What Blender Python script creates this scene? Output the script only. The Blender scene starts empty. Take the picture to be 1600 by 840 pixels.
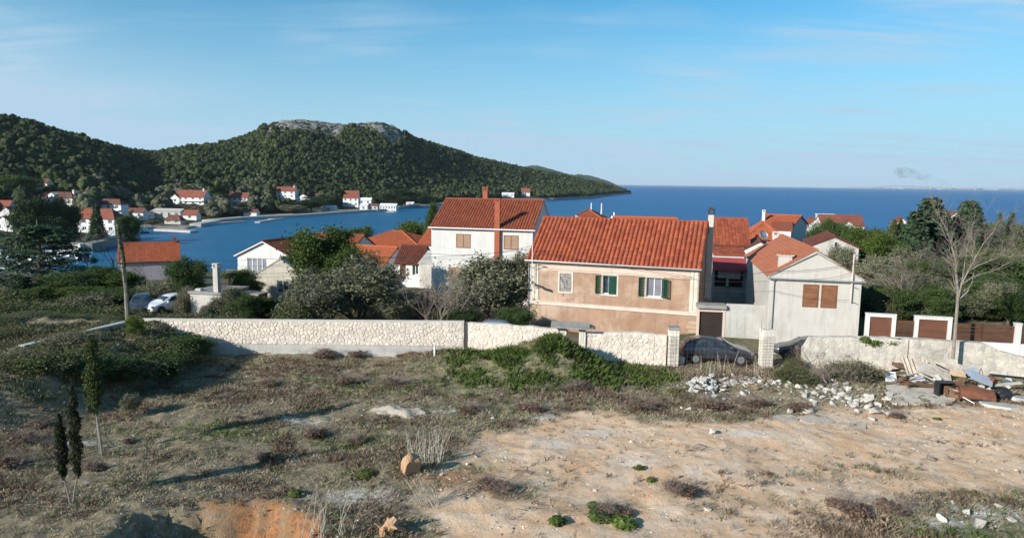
import bpy, bmesh, math, random
import numpy as np
from mathutils import Vector, Matrix
R = math.radians
SC = bpy.context.scene
COL = SC.collection
# ------------------------------------------------------------------ camera, sun, sky, exposure
CAM_Z, FOCAL, PITCH, ROLL = 11.4, 1080.0, R(7.07), 0.0129
cd = bpy.data.cameras.new('camera'); cam = bpy.data.objects.new('camera', cd); COL.objects.link(cam)
cd.sensor_width = 36.0; cd.lens = 36.0 * FOCAL / 1600.0; cd.clip_start = 0.1; cd.clip_end = 200000
cam.matrix_world = Matrix.Translation((0, 0, CAM_Z)) @ Matrix.Rotation(math.pi / 2 - PITCH, 4, 'X') @ Matrix.Rotation(ROLL, 4, 'Z')
SC.camera = cam
SUN_EL = R(22.5); SUN_H = Vector((-0.79, -0.61, 0)).normalized()
sd = bpy.data.lights.new('sun', 'SUN'); sd.energy = 4.8; sd.angle = R(0.5); sd.color = (1.0, 0.945, 0.86)
sun = bpy.data.objects.new('sun', sd); COL.objects.link(sun)
to_sun = SUN_H * math.cos(SUN_EL) + Vector((0, 0, math.sin(SUN_EL)))
sun.rotation_euler = to_sun.to_track_quat('Z', 'Y').to_euler()
W = bpy.data.worlds.new('World'); SC.world = W; W.use_nodes = True
def build_world():
    nt = W.node_tree; N = nt.nodes; L = nt.links; N.clear()
    out = N.new('ShaderNodeOutputWorld'); bg = N.new('ShaderNodeBackground'); bg.inputs[1].default_value = 0.093
    sky = N.new('ShaderNodeTexSky'); sky.sky_type = 'NISHITA'; sky.sun_disc = False
    sky.sun_elevation = SUN_EL; sky.sun_rotation = math.atan2(SUN_H.x, SUN_H.y) % (2 * math.pi)
    sky.altitude = 0; sky.air_density = 1.0; sky.dust_density = 0.3; sky.ozone_density = 3.0
    # thin cirrus: noise on the sky direction projected onto a high flat layer
    tc = N.new('ShaderNodeTexCoord'); sep = N.new('ShaderNodeSeparateXYZ'); L.new(tc.outputs['Generated'], sep.inputs[0])
    def mth(op, a, b=None, clamp=False):
        m = N.new('ShaderNodeMath'); m.operation = op; m.use_clamp = clamp
        for i, v in enumerate((a, b)):
            if v is None: continue
            if isinstance(v, (int, float)): m.inputs[i].default_value = v
            else: L.new(v, m.inputs[i])
        return m.outputs[0]
    z = mth('ADD', mth('MAXIMUM', sep.outputs['Z'], 0.0), 0.10)
    cx = mth('DIVIDE', sep.outputs['X'], z); cy = mth('DIVIDE', sep.outputs['Y'], z)
    comb = N.new('ShaderNodeCombineXYZ'); L.new(cx, comb.inputs[0]); L.new(cy, comb.inputs[1])
    def noise(scale, rot, sx, sy, det, dist):
        mp = N.new('ShaderNodeMapping'); L.new(comb.outputs[0], mp.inputs[0])
        mp.inputs['Rotation'].default_value = (0, 0, rot); mp.inputs['Scale'].default_value = (sx, sy, 1)
        n = N.new('ShaderNodeTexNoise'); n.inputs['Scale'].default_value = scale; n.inputs['Detail'].default_value = det
        n.inputs['Roughness'].default_value = 0.62; n.inputs['Distortion'].default_value = dist
        L.new(mp.outputs[0], n.inputs['Vector']); return n.outputs[0]
    def ramp(v, a, b):
        r = N.new('ShaderNodeMapRange'); r.interpolation_type = 'SMOOTHSTEP'
        L.new(v, r.inputs[0]); r.inputs[1].default_value = a; r.inputs[2].default_value = b; return r.outputs[0]
    streak = ramp(noise(1.5, R(-25), 0.35, 1.5, 9, 0.7), 0.38, 0.70)
    patch = ramp(noise(0.42, R(20), 0.8, 1.0, 3, 0.3), 0.44, 0.66)
    wisps = mth('MULTIPLY', mth('MULTIPLY', streak, patch), 1.0)
    # a wide veil bank lying to the north-west, low over the hills
    veil = mth('MULTIPLY', ramp(mth('ADD', cx, mth('MULTIPLY', cy, 0.18)), -0.4, -3.0), ramp(noise(0.5, R(-20), 0.45, 1.3, 6, 0.5), 0.25, 0.68))
    veil = mth('MULTIPLY', veil, ramp(sep.outputs['Z'], 0.30, 0.10))
    # low horizon whiteness all round
    low = mth('MULTIPLY', ramp(sep.outputs['Z'], 0.30, -0.02), 0.95)
    fac = mth('ADD', mth('ADD', wisps, mth('MULTIPLY', veil, 0.75)), low, True)
    tint = N.new('ShaderNodeMix'); tint.data_type = 'RGBA'; tint.blend_type = 'MULTIPLY'; tint.inputs[0].default_value = 1
    L.new(sky.outputs[0], tint.inputs[6]); tint.inputs[7].default_value = (0.35, 0.97, 1.11, 1)
    mix = N.new('ShaderNodeMix'); mix.data_type = 'RGBA'; L.new(fac, mix.inputs[0])
    L.new(tint.outputs[2], mix.inputs[6]); mix.inputs[7].default_value = (3.5, 5.0, 6.3, 1)
    L.new(mix.outputs[2], bg.inputs[0]); L.new(bg.outputs[0], out.inputs[0])
build_world()
SC.view_settings.view_transform = 'Standard'; SC.view_settings.look = 'None'
SC.view_settings.exposure = 0.5; SC.view_settings.gamma = 1.0
SC.view_settings.use_curve_mapping = False
SC.render.engine = 'CYCLES'
SC.cycles.max_bounces = 6; SC.cycles.transparent_max_bounces = 8; SC.cycles.volume_bounces = 0
random.seed(7); RNG = np.random.default_rng(7)

# ------------------------------------------------------------------ helpers
cr_, sr_, cp_, sp_ = math.cos(ROLL), math.sin(ROLL), math.cos(PITCH), math.sin(PITCH)
def ray(px, py):
    a = (px - 800) / FOCAL; b = -(py - 420) / FOCAL
    x = a * cr_ - b * sr_; y = a * sr_ + b * cr_
    return Vector((x, cp_ + y * sp_, -sp_ + y * cp_))
def at_z(px, py, z=0.0):
    r = ray(px, py); return Vector((0, 0, CAM_Z)) + r * ((z - CAM_Z) / r.z)
def at_y(px, py, y):
    r = ray(px, py); return Vector((0, 0, CAM_Z)) + r * (y / r.y)
def hit(px, py, y0=15.0, y1=3000.0, f=None):
    """first place where a sight line meets the land"""
    f = f or land
    r = ray(px, py); y = y0; prev = y0
    while y < y1:
        p = Vector((0, 0, CAM_Z)) + r * (y / r.y)
        if p.z <= f(p.x, p.y):
            lo, hi = prev, y
            for _ in range(18):
                m = (lo + hi) / 2; p = Vector((0, 0, CAM_Z)) + r * (m / r.y)
                if p.z <= f(p.x, p.y): hi = m
                else: lo = m
            return p
        prev = y; y *= 1.01
    return Vector((0, 0, CAM_Z)) + r * (y1 / r.y)

def link(name, data, parent=None, loc=None, rot=None):
    o = bpy.data.objects.new(name, data); COL.objects.link(o)
    if parent is not None: o.parent = parent
    if loc is not None: o.location = loc
    if rot is not None: o.rotation_euler = rot
    return o
def tag(o, label, cat, group=None):
    o['label'] = label; o['category'] = cat
    if group: o['group'] = group
    return o
def thing(name, label, cat, loc, rz=0.0, group=None):
    return tag(link(name, None, None, loc, (0, 0, rz)), label, cat, group)
def structure(o): o['kind'] = 'structure'; return o
def stuff(o): o['kind'] = 'stuff'; return o
def mesh_np(name, V, F, mats=(), mi=None, smooth=False, smooths=None):
    """mesh from numpy arrays; F is (n,4) or (n,3)"""
    V = np.asarray(V, dtype=np.float32); F = np.asarray(F, dtype=np.int32); k = F.shape[1]; n = len(F)
    me = bpy.data.meshes.new(name); me.vertices.add(len(V)); me.vertices.foreach_set('co', V.ravel())
    me.loops.add(n * k); me.loops.foreach_set('vertex_index', F.ravel()); me.polygons.add(n)
    me.polygons.foreach_set('loop_start', np.arange(0, n * k, k, dtype=np.int32))
    for m in mats: me.materials.append(m)
    if mi is not None: me.polygons.foreach_set('material_index', np.asarray(mi, dtype=np.int32))
    me.polygons.foreach_set('use_smooth', np.full(n, smooth, dtype=bool) if smooths is None else smooths)
    me.update(calc_edges=True); return me
class MB:
    """collects shapes and links them as one mesh object"""
    def __init__(s): s.v = []; s.f = []; s.m = []; s.mi = 0
    def poly(s, pts):
        n = len(s.v); s.v += [tuple(p) for p in pts]; s.f.append(tuple(range(n, n + len(pts)))); s.m.append(s.mi)
    def box(s, x0, x1, y0, y1, z0, z1, M=None):
        c = [Vector((x, y, z)) for z in (z0, z1) for y in (y0, y1) for x in (x0, x1)]
        if M is not None: c = [M @ p for p in c]
        n = len(s.v); s.v += [tuple(p) for p in c]
        for q in ((0, 2, 3, 1), (4, 5, 7, 6), (0, 1, 5, 4), (2, 6, 7, 3), (0, 4, 6, 2), (1, 3, 7, 5)):
            s.f.append(tuple(n + i for i in q)); s.m.append(s.mi)
    def tube(s, pts, rad, sides=6, cap=True):
        pts = [Vector(p) for p in pts]; n0 = len(s.v); k = len(pts)
        if not isinstance(rad, (list, tuple)): rad = [rad] * k
        for i, p in enumerate(pts):
            t = (pts[min(i + 1, k - 1)] - pts[max(i - 1, 0)])
            if t.length < 1e-9: t = Vector((0, 0, 1))
            t.normalize(); a = t.cross(Vector((0, 0, 1)) if abs(t.z) < 0.9 else Vector((1, 0, 0))).normalized(); b = t.cross(a)
            for j in range(sides):
                w = 2 * math.pi * j / sides
                s.v.append(tuple(p + (a * math.cos(w) + b * math.sin(w)) * rad[i]))
        for i in range(k - 1):
            for j in range(sides):
                j2 = (j + 1) % sides
                s.f.append((n0 + i * sides + j, n0 + (i + 1) * sides + j, n0 + (i + 1) * sides + j2, n0 + i * sides + j2)); s.m.append(s.mi)
        if cap:
            s.f.append(tuple(n0 + j for j in range(sides))); s.m.append(s.mi)
            s.f.append(tuple(n0 + (k - 1) * sides + j for j in reversed(range(sides)))); s.m.append(s.mi)
    def lathe(s, prof, cx=0, cy=0, sides=12, sq=False):
        n0 = len(s.v)
        for r, z in prof:
            for j in range(sides):
                w = 2 * math.pi * (j + 0.5) / sides; s.v.append((cx + r * math.cos(w), cy + r * math.sin(w), z))
        for i in range(len(prof) - 1):
            for j in range(sides):
                j2 = (j + 1) % sides
                s.f.append((n0 + i * sides + j, n0 + i * sides + j2, n0 + (i + 1) * sides + j2, n0 + (i + 1) * sides + j)); s.m.append(s.mi)
        s.f.append(tuple(n0 + (len(prof) - 1) * sides + j for j in range(sides))); s.m.append(s.mi)
    def mesh(s, name, mats, smooth=False):
        me = bpy.data.meshes.new(name); me.from_pydata(s.v, [], s.f)
        for m in (mats if isinstance(mats, (list, tuple)) else [mats]): me.materials.append(m)
        me.polygons.foreach_set('material_index', s.m)
        if smooth: me.polygons.foreach_set('use_smooth', [True] * len(s.f))
        me.update(); return me
    def build(s, name, mats, parent=None, loc=None, rot=None, smooth=False):
        return link(name, s.mesh(name, mats, smooth), parent, loc, rot)

# value noise for relief
_G = np.random.default_rng(3).random((256, 256))
def vnoise(x, y):
    x = np.asarray(x, float); y = np.asarray(y, float)
    xi = np.floor(x).astype(int); yi = np.floor(y).astype(int); fx = x - xi; fy = y - yi
    fx = fx * fx * (3 - 2 * fx); fy = fy * fy * (3 - 2 * fy)
    g = lambda a, b: _G[a % 256, b % 256]
    return (g(xi, yi) * (1 - fx) + g(xi + 1, yi) * fx) * (1 - fy) + (g(xi, yi + 1) * (1 - fx) + g(xi + 1, yi + 1) * fx) * fy
def fbm(x, y, o=4):
    s = 0; a = 0.5; t = 0
    for i in range(o):
        s = s + a * vnoise(x * 2 ** i + 17.3 * i, y * 2 ** i + 9.1 * i); t += a; a *= 0.5
    return s / t
def sst(a, b, x):
    t = np.clip((np.asarray(x, float) - a) / (b - a), 0, 1); return t * t * (3 - 2 * t)

# ------------------------------------------------------------------ materials
def nt_new(name):
    m = bpy.data.materials.new(name); m.use_nodes = True
    nt = m.node_tree; nt.nodes.clear()
    out = nt.nodes.new('ShaderNodeOutputMaterial'); b = nt.nodes.new('ShaderNodeBsdfPrincipled')
    nt.links.new(b.outputs[0], out.inputs[0]); return m, nt, b
class NT:
    def __init__(s, nt): s.nt = nt
    def node(s, t, **kw):
        n = s.nt.nodes.new(t)
        for k, v in kw.items(): setattr(n, k, v)
        return n
    def put(s, sock, v):
        if hasattr(v, 'is_output'): s.nt.links.new(v, sock)
        elif isinstance(v, (tuple, list)) and len(v) == 3 and sock.type == 'RGBA': sock.default_value = (*v, 1)
        else: sock.default_value = v
    def pos(s): return s.node('ShaderNodeNewGeometry').outputs['Position']
    def objc(s): return s.node('ShaderNodeTexCoord').outputs['Object']
    def island(s): return s.node('ShaderNodeNewGeometry').outputs['Random Per Island']
    def orand(s): return s.node('ShaderNodeObjectInfo').outputs['Random']
    def noise(s, vec, scale, detail=4, rough=0.6, dist=0.0, sc=None):
        if sc is not None:
            mp = s.node('ShaderNodeMapping'); s.put(mp.inputs[0], vec); mp.inputs['Scale'].default_value = sc; vec = mp.outputs[0]
        n = s.node('ShaderNodeTexNoise'); s.put(n.inputs['Vector'], vec); n.inputs['Scale'].default_value = scale
        n.inputs['Detail'].default_value = detail; n.inputs['Roughness'].default_value = rough; n.inputs['Distortion'].default_value = dist
        return n.outputs[0]
    def range(s, v, a, b, c=0.0, d=1.0):
        r = s.node('ShaderNodeMapRange'); s.put(r.inputs[0], v); r.inputs[1].default_value = a; r.inputs[2].default_value = b
        r.inputs[3].default_value = c; r.inputs[4].default_value = d; return r.outputs[0]
    def mix(s, f, a, b, blend='MIX'):
        m = s.node('ShaderNodeMix', data_type='RGBA', blend_type=blend); s.put(m.inputs[0], f); s.put(m.inputs[6], a); s.put(m.inputs[7], b); return m.outputs[2]
    def math(s, op, a, b=0.0, clamp=False):
        m = s.node('ShaderNodeMath', operation=op, use_clamp=clamp); s.put(m.inputs[0], a); s.put(m.inputs[1], b); return m.outputs[0]
    def bump(s, h, strength, dist, bsdf):
        b = s.node('ShaderNodeBump'); b.inputs['Strength'].default_value = strength; b.inputs['Distance'].default_value = dist
        s.put(b.inputs['Height'], h); s.put(bsdf.inputs['Normal'], b.outputs[0])
    def inst(s, name): return s.node('ShaderNodeAttribute', attribute_type='INSTANCER', attribute_name=name).outputs['Fac']
    def attr(s, name): return s.node('ShaderNodeAttribute', attribute_name=name).outputs['Fac']
def mul(c, k): return tuple(min(1, x * k) for x in c)
def surface(name, c1, c2=None, scale=2.0, rough=0.85, bump=0.3, bscale=25.0, bdist=0.02, streak=None, grime=None, rnd=0.0, spec=0.3, metal=0.0, sc=None):
    """rough weathered surface: two tones by noise, optional vertical streaks and blotches of another tone"""
    m, t, b = nt_new(name); n = NT(t); p = n.pos(); c2 = c2 or mul(c1, 0.75)
    c = n.mix(n.range(n.noise(p, scale, 6, 0.65, 0.4, sc), 0.35, 0.65), c1, c2)
    if grime:
        c = n.mix(n.math('MULTIPLY', n.range(n.noise(p, scale * 0.45, 5, 0.7, 0.6), 0.5, 0.72), grime[1]), c, grime[0])
    if streak:
        c = n.mix(n.math('MULTIPLY', n.range(n.noise(p, 1.0, 5, 0.65, 0.2, (3.2, 3.2, 0.35)), 0.5, 0.75), streak[1]), c, streak[0])
    if rnd:
        r = n.math('FRACT', n.math('ADD', n.orand(), n.island()))
        c = n.mix(1.0, c, n.mix(r, mul((1, 1, 1), 1 - rnd), (1, 1, 1)), 'MULTIPLY')
    n.put(b.inputs['Base Color'], c); b.inputs['Roughness'].default_value = rough; b.inputs['Metallic'].default_value = metal
    b.inputs['Specular IOR Level'].default_value = spec
    if bump: n.bump(n.noise(p, bscale, 5, 0.7), bump, bdist, b)
    return m
def foliage(name, c1, c2, c3=None, trans=0.15, rough=0.7):
    """leaves: tone varies from leaf to leaf and clump to clump"""
    m, t, b = nt_new(name); n = NT(t)
    c = n.mix(n.island(), c1, c2)
    if c3: c = n.mix(n.range(n.noise(n.pos(), 0.9, 3), 0.48, 0.66), c, c3)
    c = n.mix(1.0, c, n.mix(n.orand(), (0.72, 0.74, 0.72), (1.12, 1.1, 1.05)), 'MULTIPLY')
    n.put(b.inputs['Base Color'], c); b.inputs['Roughness'].default_value = rough; b.inputs['Specular IOR Level'].default_value = 0.18
    if trans:
        tr = n.node('ShaderNodeBsdfTranslucent'); n.put(tr.inputs[0], c); mx = n.node('ShaderNodeMixShader'); mx.inputs[0].default_value = trans
        t.links.new(b.outputs[0], mx.inputs[1]); t.links.new(tr.outputs[0], mx.inputs[2])
        t.links.new(mx.outputs[0], t.nodes['Material Output'].inputs[0])
    return m
def plain(name, c, rough=0.5, metal=0.0, spec=0.4):
    return surface(name, c, mul(c, 0.86), 4.0, rough, 0.05, 40.0, 0.005, spec=spec, metal=metal)
def glass(name, c=(0.02, 0.028, 0.035)):
    m, t, b = nt_new(name); n = NT(t)
    n.put(b.inputs['Base Color'], n.mix(n.range(n.noise(n.pos(), 1.5, 3), 0.4, 0.6), c, mul(c, 2.2)))
    b.inputs['Roughness'].default_value = 0.08; b.inputs['Specular IOR Level'].default_value = 0.6; return m
def tile_mat(name, c1, c2, c3, rnd=0.35, moss=0.3):
    m, t, b = nt_new(name); n = NT(t); p = n.pos()
    r = n.math('FRACT', n.math('ADD', n.orand(), n.island()))
    c = n.mix(r, c1, c2); c = n.mix(n.math('MULTIPLY', n.range(n.noise(p, 1.1, 6, 0.7, 0.5), 0.5, 0.72), moss), c, c3)
    c = n.mix(n.math('MULTIPLY', n.range(n.noise(p, 14, 3), 0.55, 0.75), 0.35), c, mul(c2, 0.55))
    n.put(b.inputs['Base Color'], c); b.inputs['Roughness'].default_value = 0.85; b.inputs['Specular IOR Level'].default_value = 0.2
    n.bump(n.noise(p, 40, 3), 0.2, 0.01, b); return m
MT = dict(
 plaster_white=surface('white_plaster', (0.62, 0.605, 0.58), (0.55, 0.535, 0.51), 0.8, 0.9, 0.15, 30, streak=((0.38, 0.365, 0.335), 0.5)),
 plaster_cream=surface('cream_plaster', (0.52, 0.485, 0.44), (0.47, 0.435, 0.39), 0.8, 0.9, 0.2, 30, streak=((0.29, 0.27, 0.24), 0.6), grime=((0.34, 0.32, 0.29), 0.6)),
 plaster_far=surface('limewash', (0.66, 0.66, 0.65), (0.57, 0.57, 0.56), 0.4, 0.9, 0.0),
 plaster_yellow=surface('yellow_plaster', (0.75, 0.58, 0.32), (0.68, 0.52, 0.28), 0.5, 0.9, 0.0),
 plaster_lilac=surface('lilac_plaster', (0.42, 0.37, 0.40), (0.37, 0.32, 0.36), 0.6, 0.9, 0.2, 30, streak=((0.28, 0.25, 0.27), 0.4)),
 plaster_grey=surface('grey_render', (0.46, 0.42, 0.35), (0.37, 0.34, 0.28), 1.2, 0.95, 0.5, 22, streak=((0.26, 0.24, 0.20), 0.6), grime=((0.30, 0.27, 0.23), 0.5)),
 concrete=surface('concrete', (0.50, 0.48, 0.44), (0.40, 0.38, 0.35), 0.9, 0.92, 0.3, 30, streak=((0.26, 0.25, 0.23), 0.6), grime=((0.34, 0.32, 0.29), 0.5)),
 concrete_dark=surface('weathered_concrete', (0.34, 0.32, 0.29), (0.24, 0.23, 0.21), 1.5, 0.95, 0.4, 25, streak=((0.16, 0.15, 0.14), 0.6)),
 peach=surface('peach_plaster', (0.39, 0.25, 0.17), (0.295, 0.178, 0.118), 0.7, 0.92, 0.25, 35, streak=((0.24, 0.155, 0.11), 0.7), grime=((0.52, 0.395, 0.305), 0.95)),
 peach_pale=surface('pale_pink_plaster', (0.62, 0.48, 0.395), (0.55, 0.42, 0.34), 0.7, 0.92, 0.15, 35, streak=((0.44, 0.34, 0.28), 0.4)),
 trim=surface('cream_trim', (0.60, 0.535, 0.455), (0.52, 0.445, 0.36), 1.2, 0.9, 0.15, 30, streak=((0.48, 0.41, 0.33), 0.4)),
 quoin=surface('quoin_stone', (0.46, 0.34, 0.235), (0.40, 0.29, 0.20), 1.5, 0.92, 0.4, 25, rnd=0.25),
 tile_red=tile_mat('red_clay_tile', (0.355, 0.092, 0.044), (0.225, 0.055, 0.029), (0.27, 0.115, 0.07), moss=0.5),
 tile_orange=tile_mat('orange_clay_tile', (0.42, 0.115, 0.05), (0.33, 0.085, 0.038), (0.28, 0.11, 0.06), moss=0.4),
 tile_old=tile_mat('old_clay_tile', (0.31, 0.085, 0.043), (0.22, 0.06, 0.032), (0.20, 0.11, 0.07), moss=0.5),
 tile_brown=tile_mat('brown_clay_tile', (0.17, 0.052, 0.034), (0.11, 0.036, 0.025), (0.15, 0.09, 0.065), moss=0.5),
 tile_salmon=tile_mat('salmon_clay_tile', (0.40, 0.145, 0.078), (0.33, 0.11, 0.06), (0.33, 0.155, 0.095), moss=0.4),
 tile_far=surface('far_clay_tile', (0.15, 0.07, 0.052), (0.115, 0.052, 0.04), 0.5, 0.9, 0.0),
 tile_far_red=surface('far_red_tile', (0.235, 0.078, 0.05), (0.185, 0.06, 0.04), 0.5, 0.9, 0.0),
 brick=surface('brick_red_render', (0.36, 0.105, 0.058), (0.29, 0.085, 0.047), 2.0, 0.9, 0.3, 30, streak=((0.30, 0.10, 0.06), 0.4)),
 wood_brown=surface('brown_slat_wood', (0.30, 0.135, 0.065), (0.22, 0.095, 0.048), 2.0, 0.7, 0.3, 20, rnd=0.25),
 wood_dark=surface('dark_plank_wood', (0.115, 0.05, 0.028), (0.07, 0.032, 0.02), 1.0, 0.75, 0.4, 18, rnd=0.4, grime=((0.17, 0.09, 0.05), 0.6)),
 wood_panel=surface('brown_panel', (0.17, 0.072, 0.042), (0.135, 0.058, 0.035), 1.0, 0.6, 0.3, 18, rnd=0.2),
 wood_grey=surface('grey_weathered_wood', (0.36, 0.33, 0.29), (0.24, 0.22, 0.20), 1.5, 0.9, 0.4, 18, rnd=0.3),
 shutter_green=surface('green_shutter_paint', (0.012, 0.075, 0.045), (0.009, 0.05, 0.032), 2.0, 0.55, 0.1, 30),
 shutter_tan=surface('tan_shutter_paint', (0.42, 0.28, 0.19), (0.36, 0.23, 0.155), 2.0, 0.7, 0.1, 30),
 frame_brown=plain('brown_frame_paint', (0.20, 0.085, 0.045), 0.6),
 shutter_peel=surface('peeling_shutter_paint', (0.50, 0.47, 0.43), (0.07, 0.06, 0.055), 5.0, 0.9, 0.4, 30, sc=(2.2, 2.2, 0.5)),
 shutter_dark=surface('dark_roller_slat', (0.05, 0.036, 0.03), (0.035, 0.026, 0.022), 2.0, 0.55, 0.1, 30),
 white_paint=plain('white_paint', (0.80, 0.79, 0.77), 0.5), white_pvc=plain('white_frame', (0.82, 0.82, 0.82), 0.4),
 metal_grey=plain('galvanised_metal', (0.38, 0.39, 0.40), 0.45, 0.6), metal_dark=plain('dark_metal', (0.05, 0.05, 0.052), 0.5, 0.5),
 rust=surface('rusty_iron', (0.20, 0.075, 0.04), (0.11, 0.045, 0.028), 3.0, 0.9, 0.4, 40), rebar=surface('rusted_wire', (0.16, 0.11, 0.085), (0.11, 0.075, 0.06), 3.0, 0.8, 0.0),
 glass=glass('window_glass'), glass_blue=glass('blue_shutter_glass', (0.10, 0.18, 0.33)), dark=plain('unlit_interior', (0.018, 0.018, 0.02), 0.9),
 awning=surface('dark_red_awning', (0.34, 0.055, 0.055), (0.29, 0.045, 0.048), 1.0, 0.8, 0.2, 15),
 curtain=surface('curtain_cloth', (0.25, 0.255, 0.285), (0.16, 0.165, 0.19), 1.0, 0.9, 0.2, 10),
 bark=surface('bark', (0.17, 0.13, 0.10), (0.10, 0.08, 0.065), 3.0, 0.95, 0.6, 18), bark_red=surface('reddish_bark', (0.26, 0.13, 0.08), (0.16, 0.09, 0.06), 3.0, 0.95, 0.6, 18),
 bark_grey=surface('pale_bark', (0.27, 0.24, 0.20), (0.20, 0.175, 0.145), 3.0, 0.95, 0.4, 18), twig=surface('bare_twigs', (0.30, 0.245, 0.20), (0.20, 0.16, 0.135), 2.0, 0.95, 0.0),
 twig_dark=surface('dark_bare_twigs', (0.15, 0.115, 0.105), (0.10, 0.08, 0.075), 2.0, 0.95, 0.0),
 tyre=plain('tyre_rubber', (0.022, 0.022, 0.023), 0.85), rim=plain('alloy_rim', (0.30, 0.305, 0.315), 0.45, 0.5),
)
# ------------------------------------------------------------------ the land
SEA = -10.0
def hy(u): return 286.1 + (np.asarray(u, float) - 800) * 0.0129
_ds = ([-1500, -700, -300, 0, 100, 130, 215, 290, 350, 450, 560, 640, 690, 760, 865, 920, 975, 985], [110, 150, 180, 205, 222, 226, 300, 298, 352, 420, 518, 612, 655, 745, 896, 1045, 1560, 1700])
_dr = ([-1500, -700, 0, 160, 240, 400, 520, 640, 800, 900, 975, 985], [330, 420, 540, 600, 780, 830, 880, 930, 1200, 1440, 1640, 1760])
_sil = ([-1500, -700, -300, 0, 60, 100, 140, 180, 210, 245, 270, 300, 340, 375, 400, 415, 432, 470, 520, 545, 565, 600, 625, 640, 680, 740, 800, 850, 900, 940, 975, 985],
        [215, 190, 165, 178, 190, 203, 214, 223, 230, 236, 231, 226, 223, 215, 207, 199, 192, 189, 194, 197, 194, 193, 203, 212, 225, 247, 261, 271, 280, 288, 299, 303])
def hill(x, y):
    x = np.asarray(x, float); y = np.asarray(y, float)
    u = 800 + 1080 * x / np.maximum(y, 1)
    ds = np.interp(u, *_ds); dr = np.interp(u, *_dr)
    th = np.interp(u, [0, 640, 800, 985], [10.0, 8.0, 7.0, 6.0]) - 6.0 * sst(405, 425, u) * sst(640, 622, u)
    zr = CAM_Z + (hy(u) - np.interp(u, *_sil)) / 1080 * dr - th
    t = (y - ds) / (dr - ds)
    f = sst(0, 1, t) ** 1.45
    z = SEA + 0.5 + (zr - SEA - 0.5) * f + (fbm(x * 0.012, y * 0.012) - 0.5) * 16 * np.clip(t, 0, 1) * np.clip(1.0 - t, 0, 1) * 2
    z = np.where(t > 1, zr - (t - 1) ** 2 * 60 - (t - 1) * 8, z)
    z = z + 2.8 * sst(0, 7, y - ds) * sst(670, 720, u)
    z = np.where(t < 0, SEA + 0.5 + np.maximum(t * (dr - ds) * 0.35, -4), z)
    return np.where(u > 984, SEA - 4, z)
def shore_y(x): return np.interp(x, [-400, -150, -100, -60, 0, 60, 200, 400], [150, 156, 146, 156, 190, 215, 255, 300])
BANK_Y = [10, 24, 28.8, 32.4, 43, 47]
BANK_F = [-33, -27, -22.6, -19.6, -19.6, -20.5]
BANK_T = [-38, -30.5, -26.6, -23.0, -22.9, -23.5]
MOUND = (2.3, 40.7)
def near(x, y):
    x = np.asarray(x, float); y = np.asarray(y, float)
    t = np.clip((y - 57) / (shore_y(x) - 57), 0, 1.3)
    z = -9.4 * sst(0, 1.15, t) - np.where(t > 1, (t - 1) * 20, 0)
    # raised ground left of the return wall
    f = np.interp(y, BANK_Y, BANK_F); tp = np.interp(y, BANK_Y, BANK_T)
    bank = 2.0 * sst(0, 1, (f - x) / (f - tp)) + (fbm(x * 0.5, y * 0.5) - 0.5) * 0.8 * sst(0, 1, (f - x) / (f - tp))
    z = z + bank * sst(54, 44.7, y)
    # ground behind the right wall lies higher
    z = z + 1.3 * sst(20.0, 22.5, x) * sst(42.6, 44.0, y) * sst(75, 55, y)
    z = z + 0.75 * sst(10.5, 13, x) * sst(46.6, 48.3, y) * sst(70, 55, y)
    # earth heap by the gate
    mx, my = MOUND
    r = np.sqrt(((x - mx) / np.where(x < mx, 5.4, 3.9)) ** 2 + ((y - my) / 2.7) ** 2)
    z = z + (2.1 * np.exp(-1.9 * r * r) + 0.7 * np.exp(-((x + 4) / 3.2) ** 2 - ((y - 42.6) / 1.7) ** 2)) * sst(43.6, 43.2, y) * (0.8 + 0.4 * fbm(x * 0.7, y * 0.7))
    # rubble spread and the dug pit
    z = z + 0.35 * np.exp(-((x - 15) / 4.2) ** 2 - ((y - 37.8) / 1.8) ** 2)
    q = np.sqrt(((x + 9.4) / 3.3) ** 2 + ((y - 20.7) / 2.6) ** 2) + (fbm(x * 0.9, y * 0.9) - 0.5) * 0.45
    z = z - 1.6 * sst(1.05, 0.80, q) + 0.22 * np.exp(-((x + 13.3) / 0.9) ** 2 - ((y - 21.3) / 1.9) ** 2)
    z = z + 0.25 * np.exp(-((x + 4.6) / 2.2) ** 2 - ((y - 26.3) / 1.4) ** 2)
    lot = sst(46, 44, y)
    z = z + lot * ((fbm(x * 0.22, y * 0.22, 3) - 0.5) * 0.45 + (fbm(x * 1.3, y * 1.3, 4) - 0.5) * 0.06)
    return z
def land(x, y): return float(max(near(x, y), hill(x, y) if y > 140 else -99))
def gz(x, y): return float(near(x, y))

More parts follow.
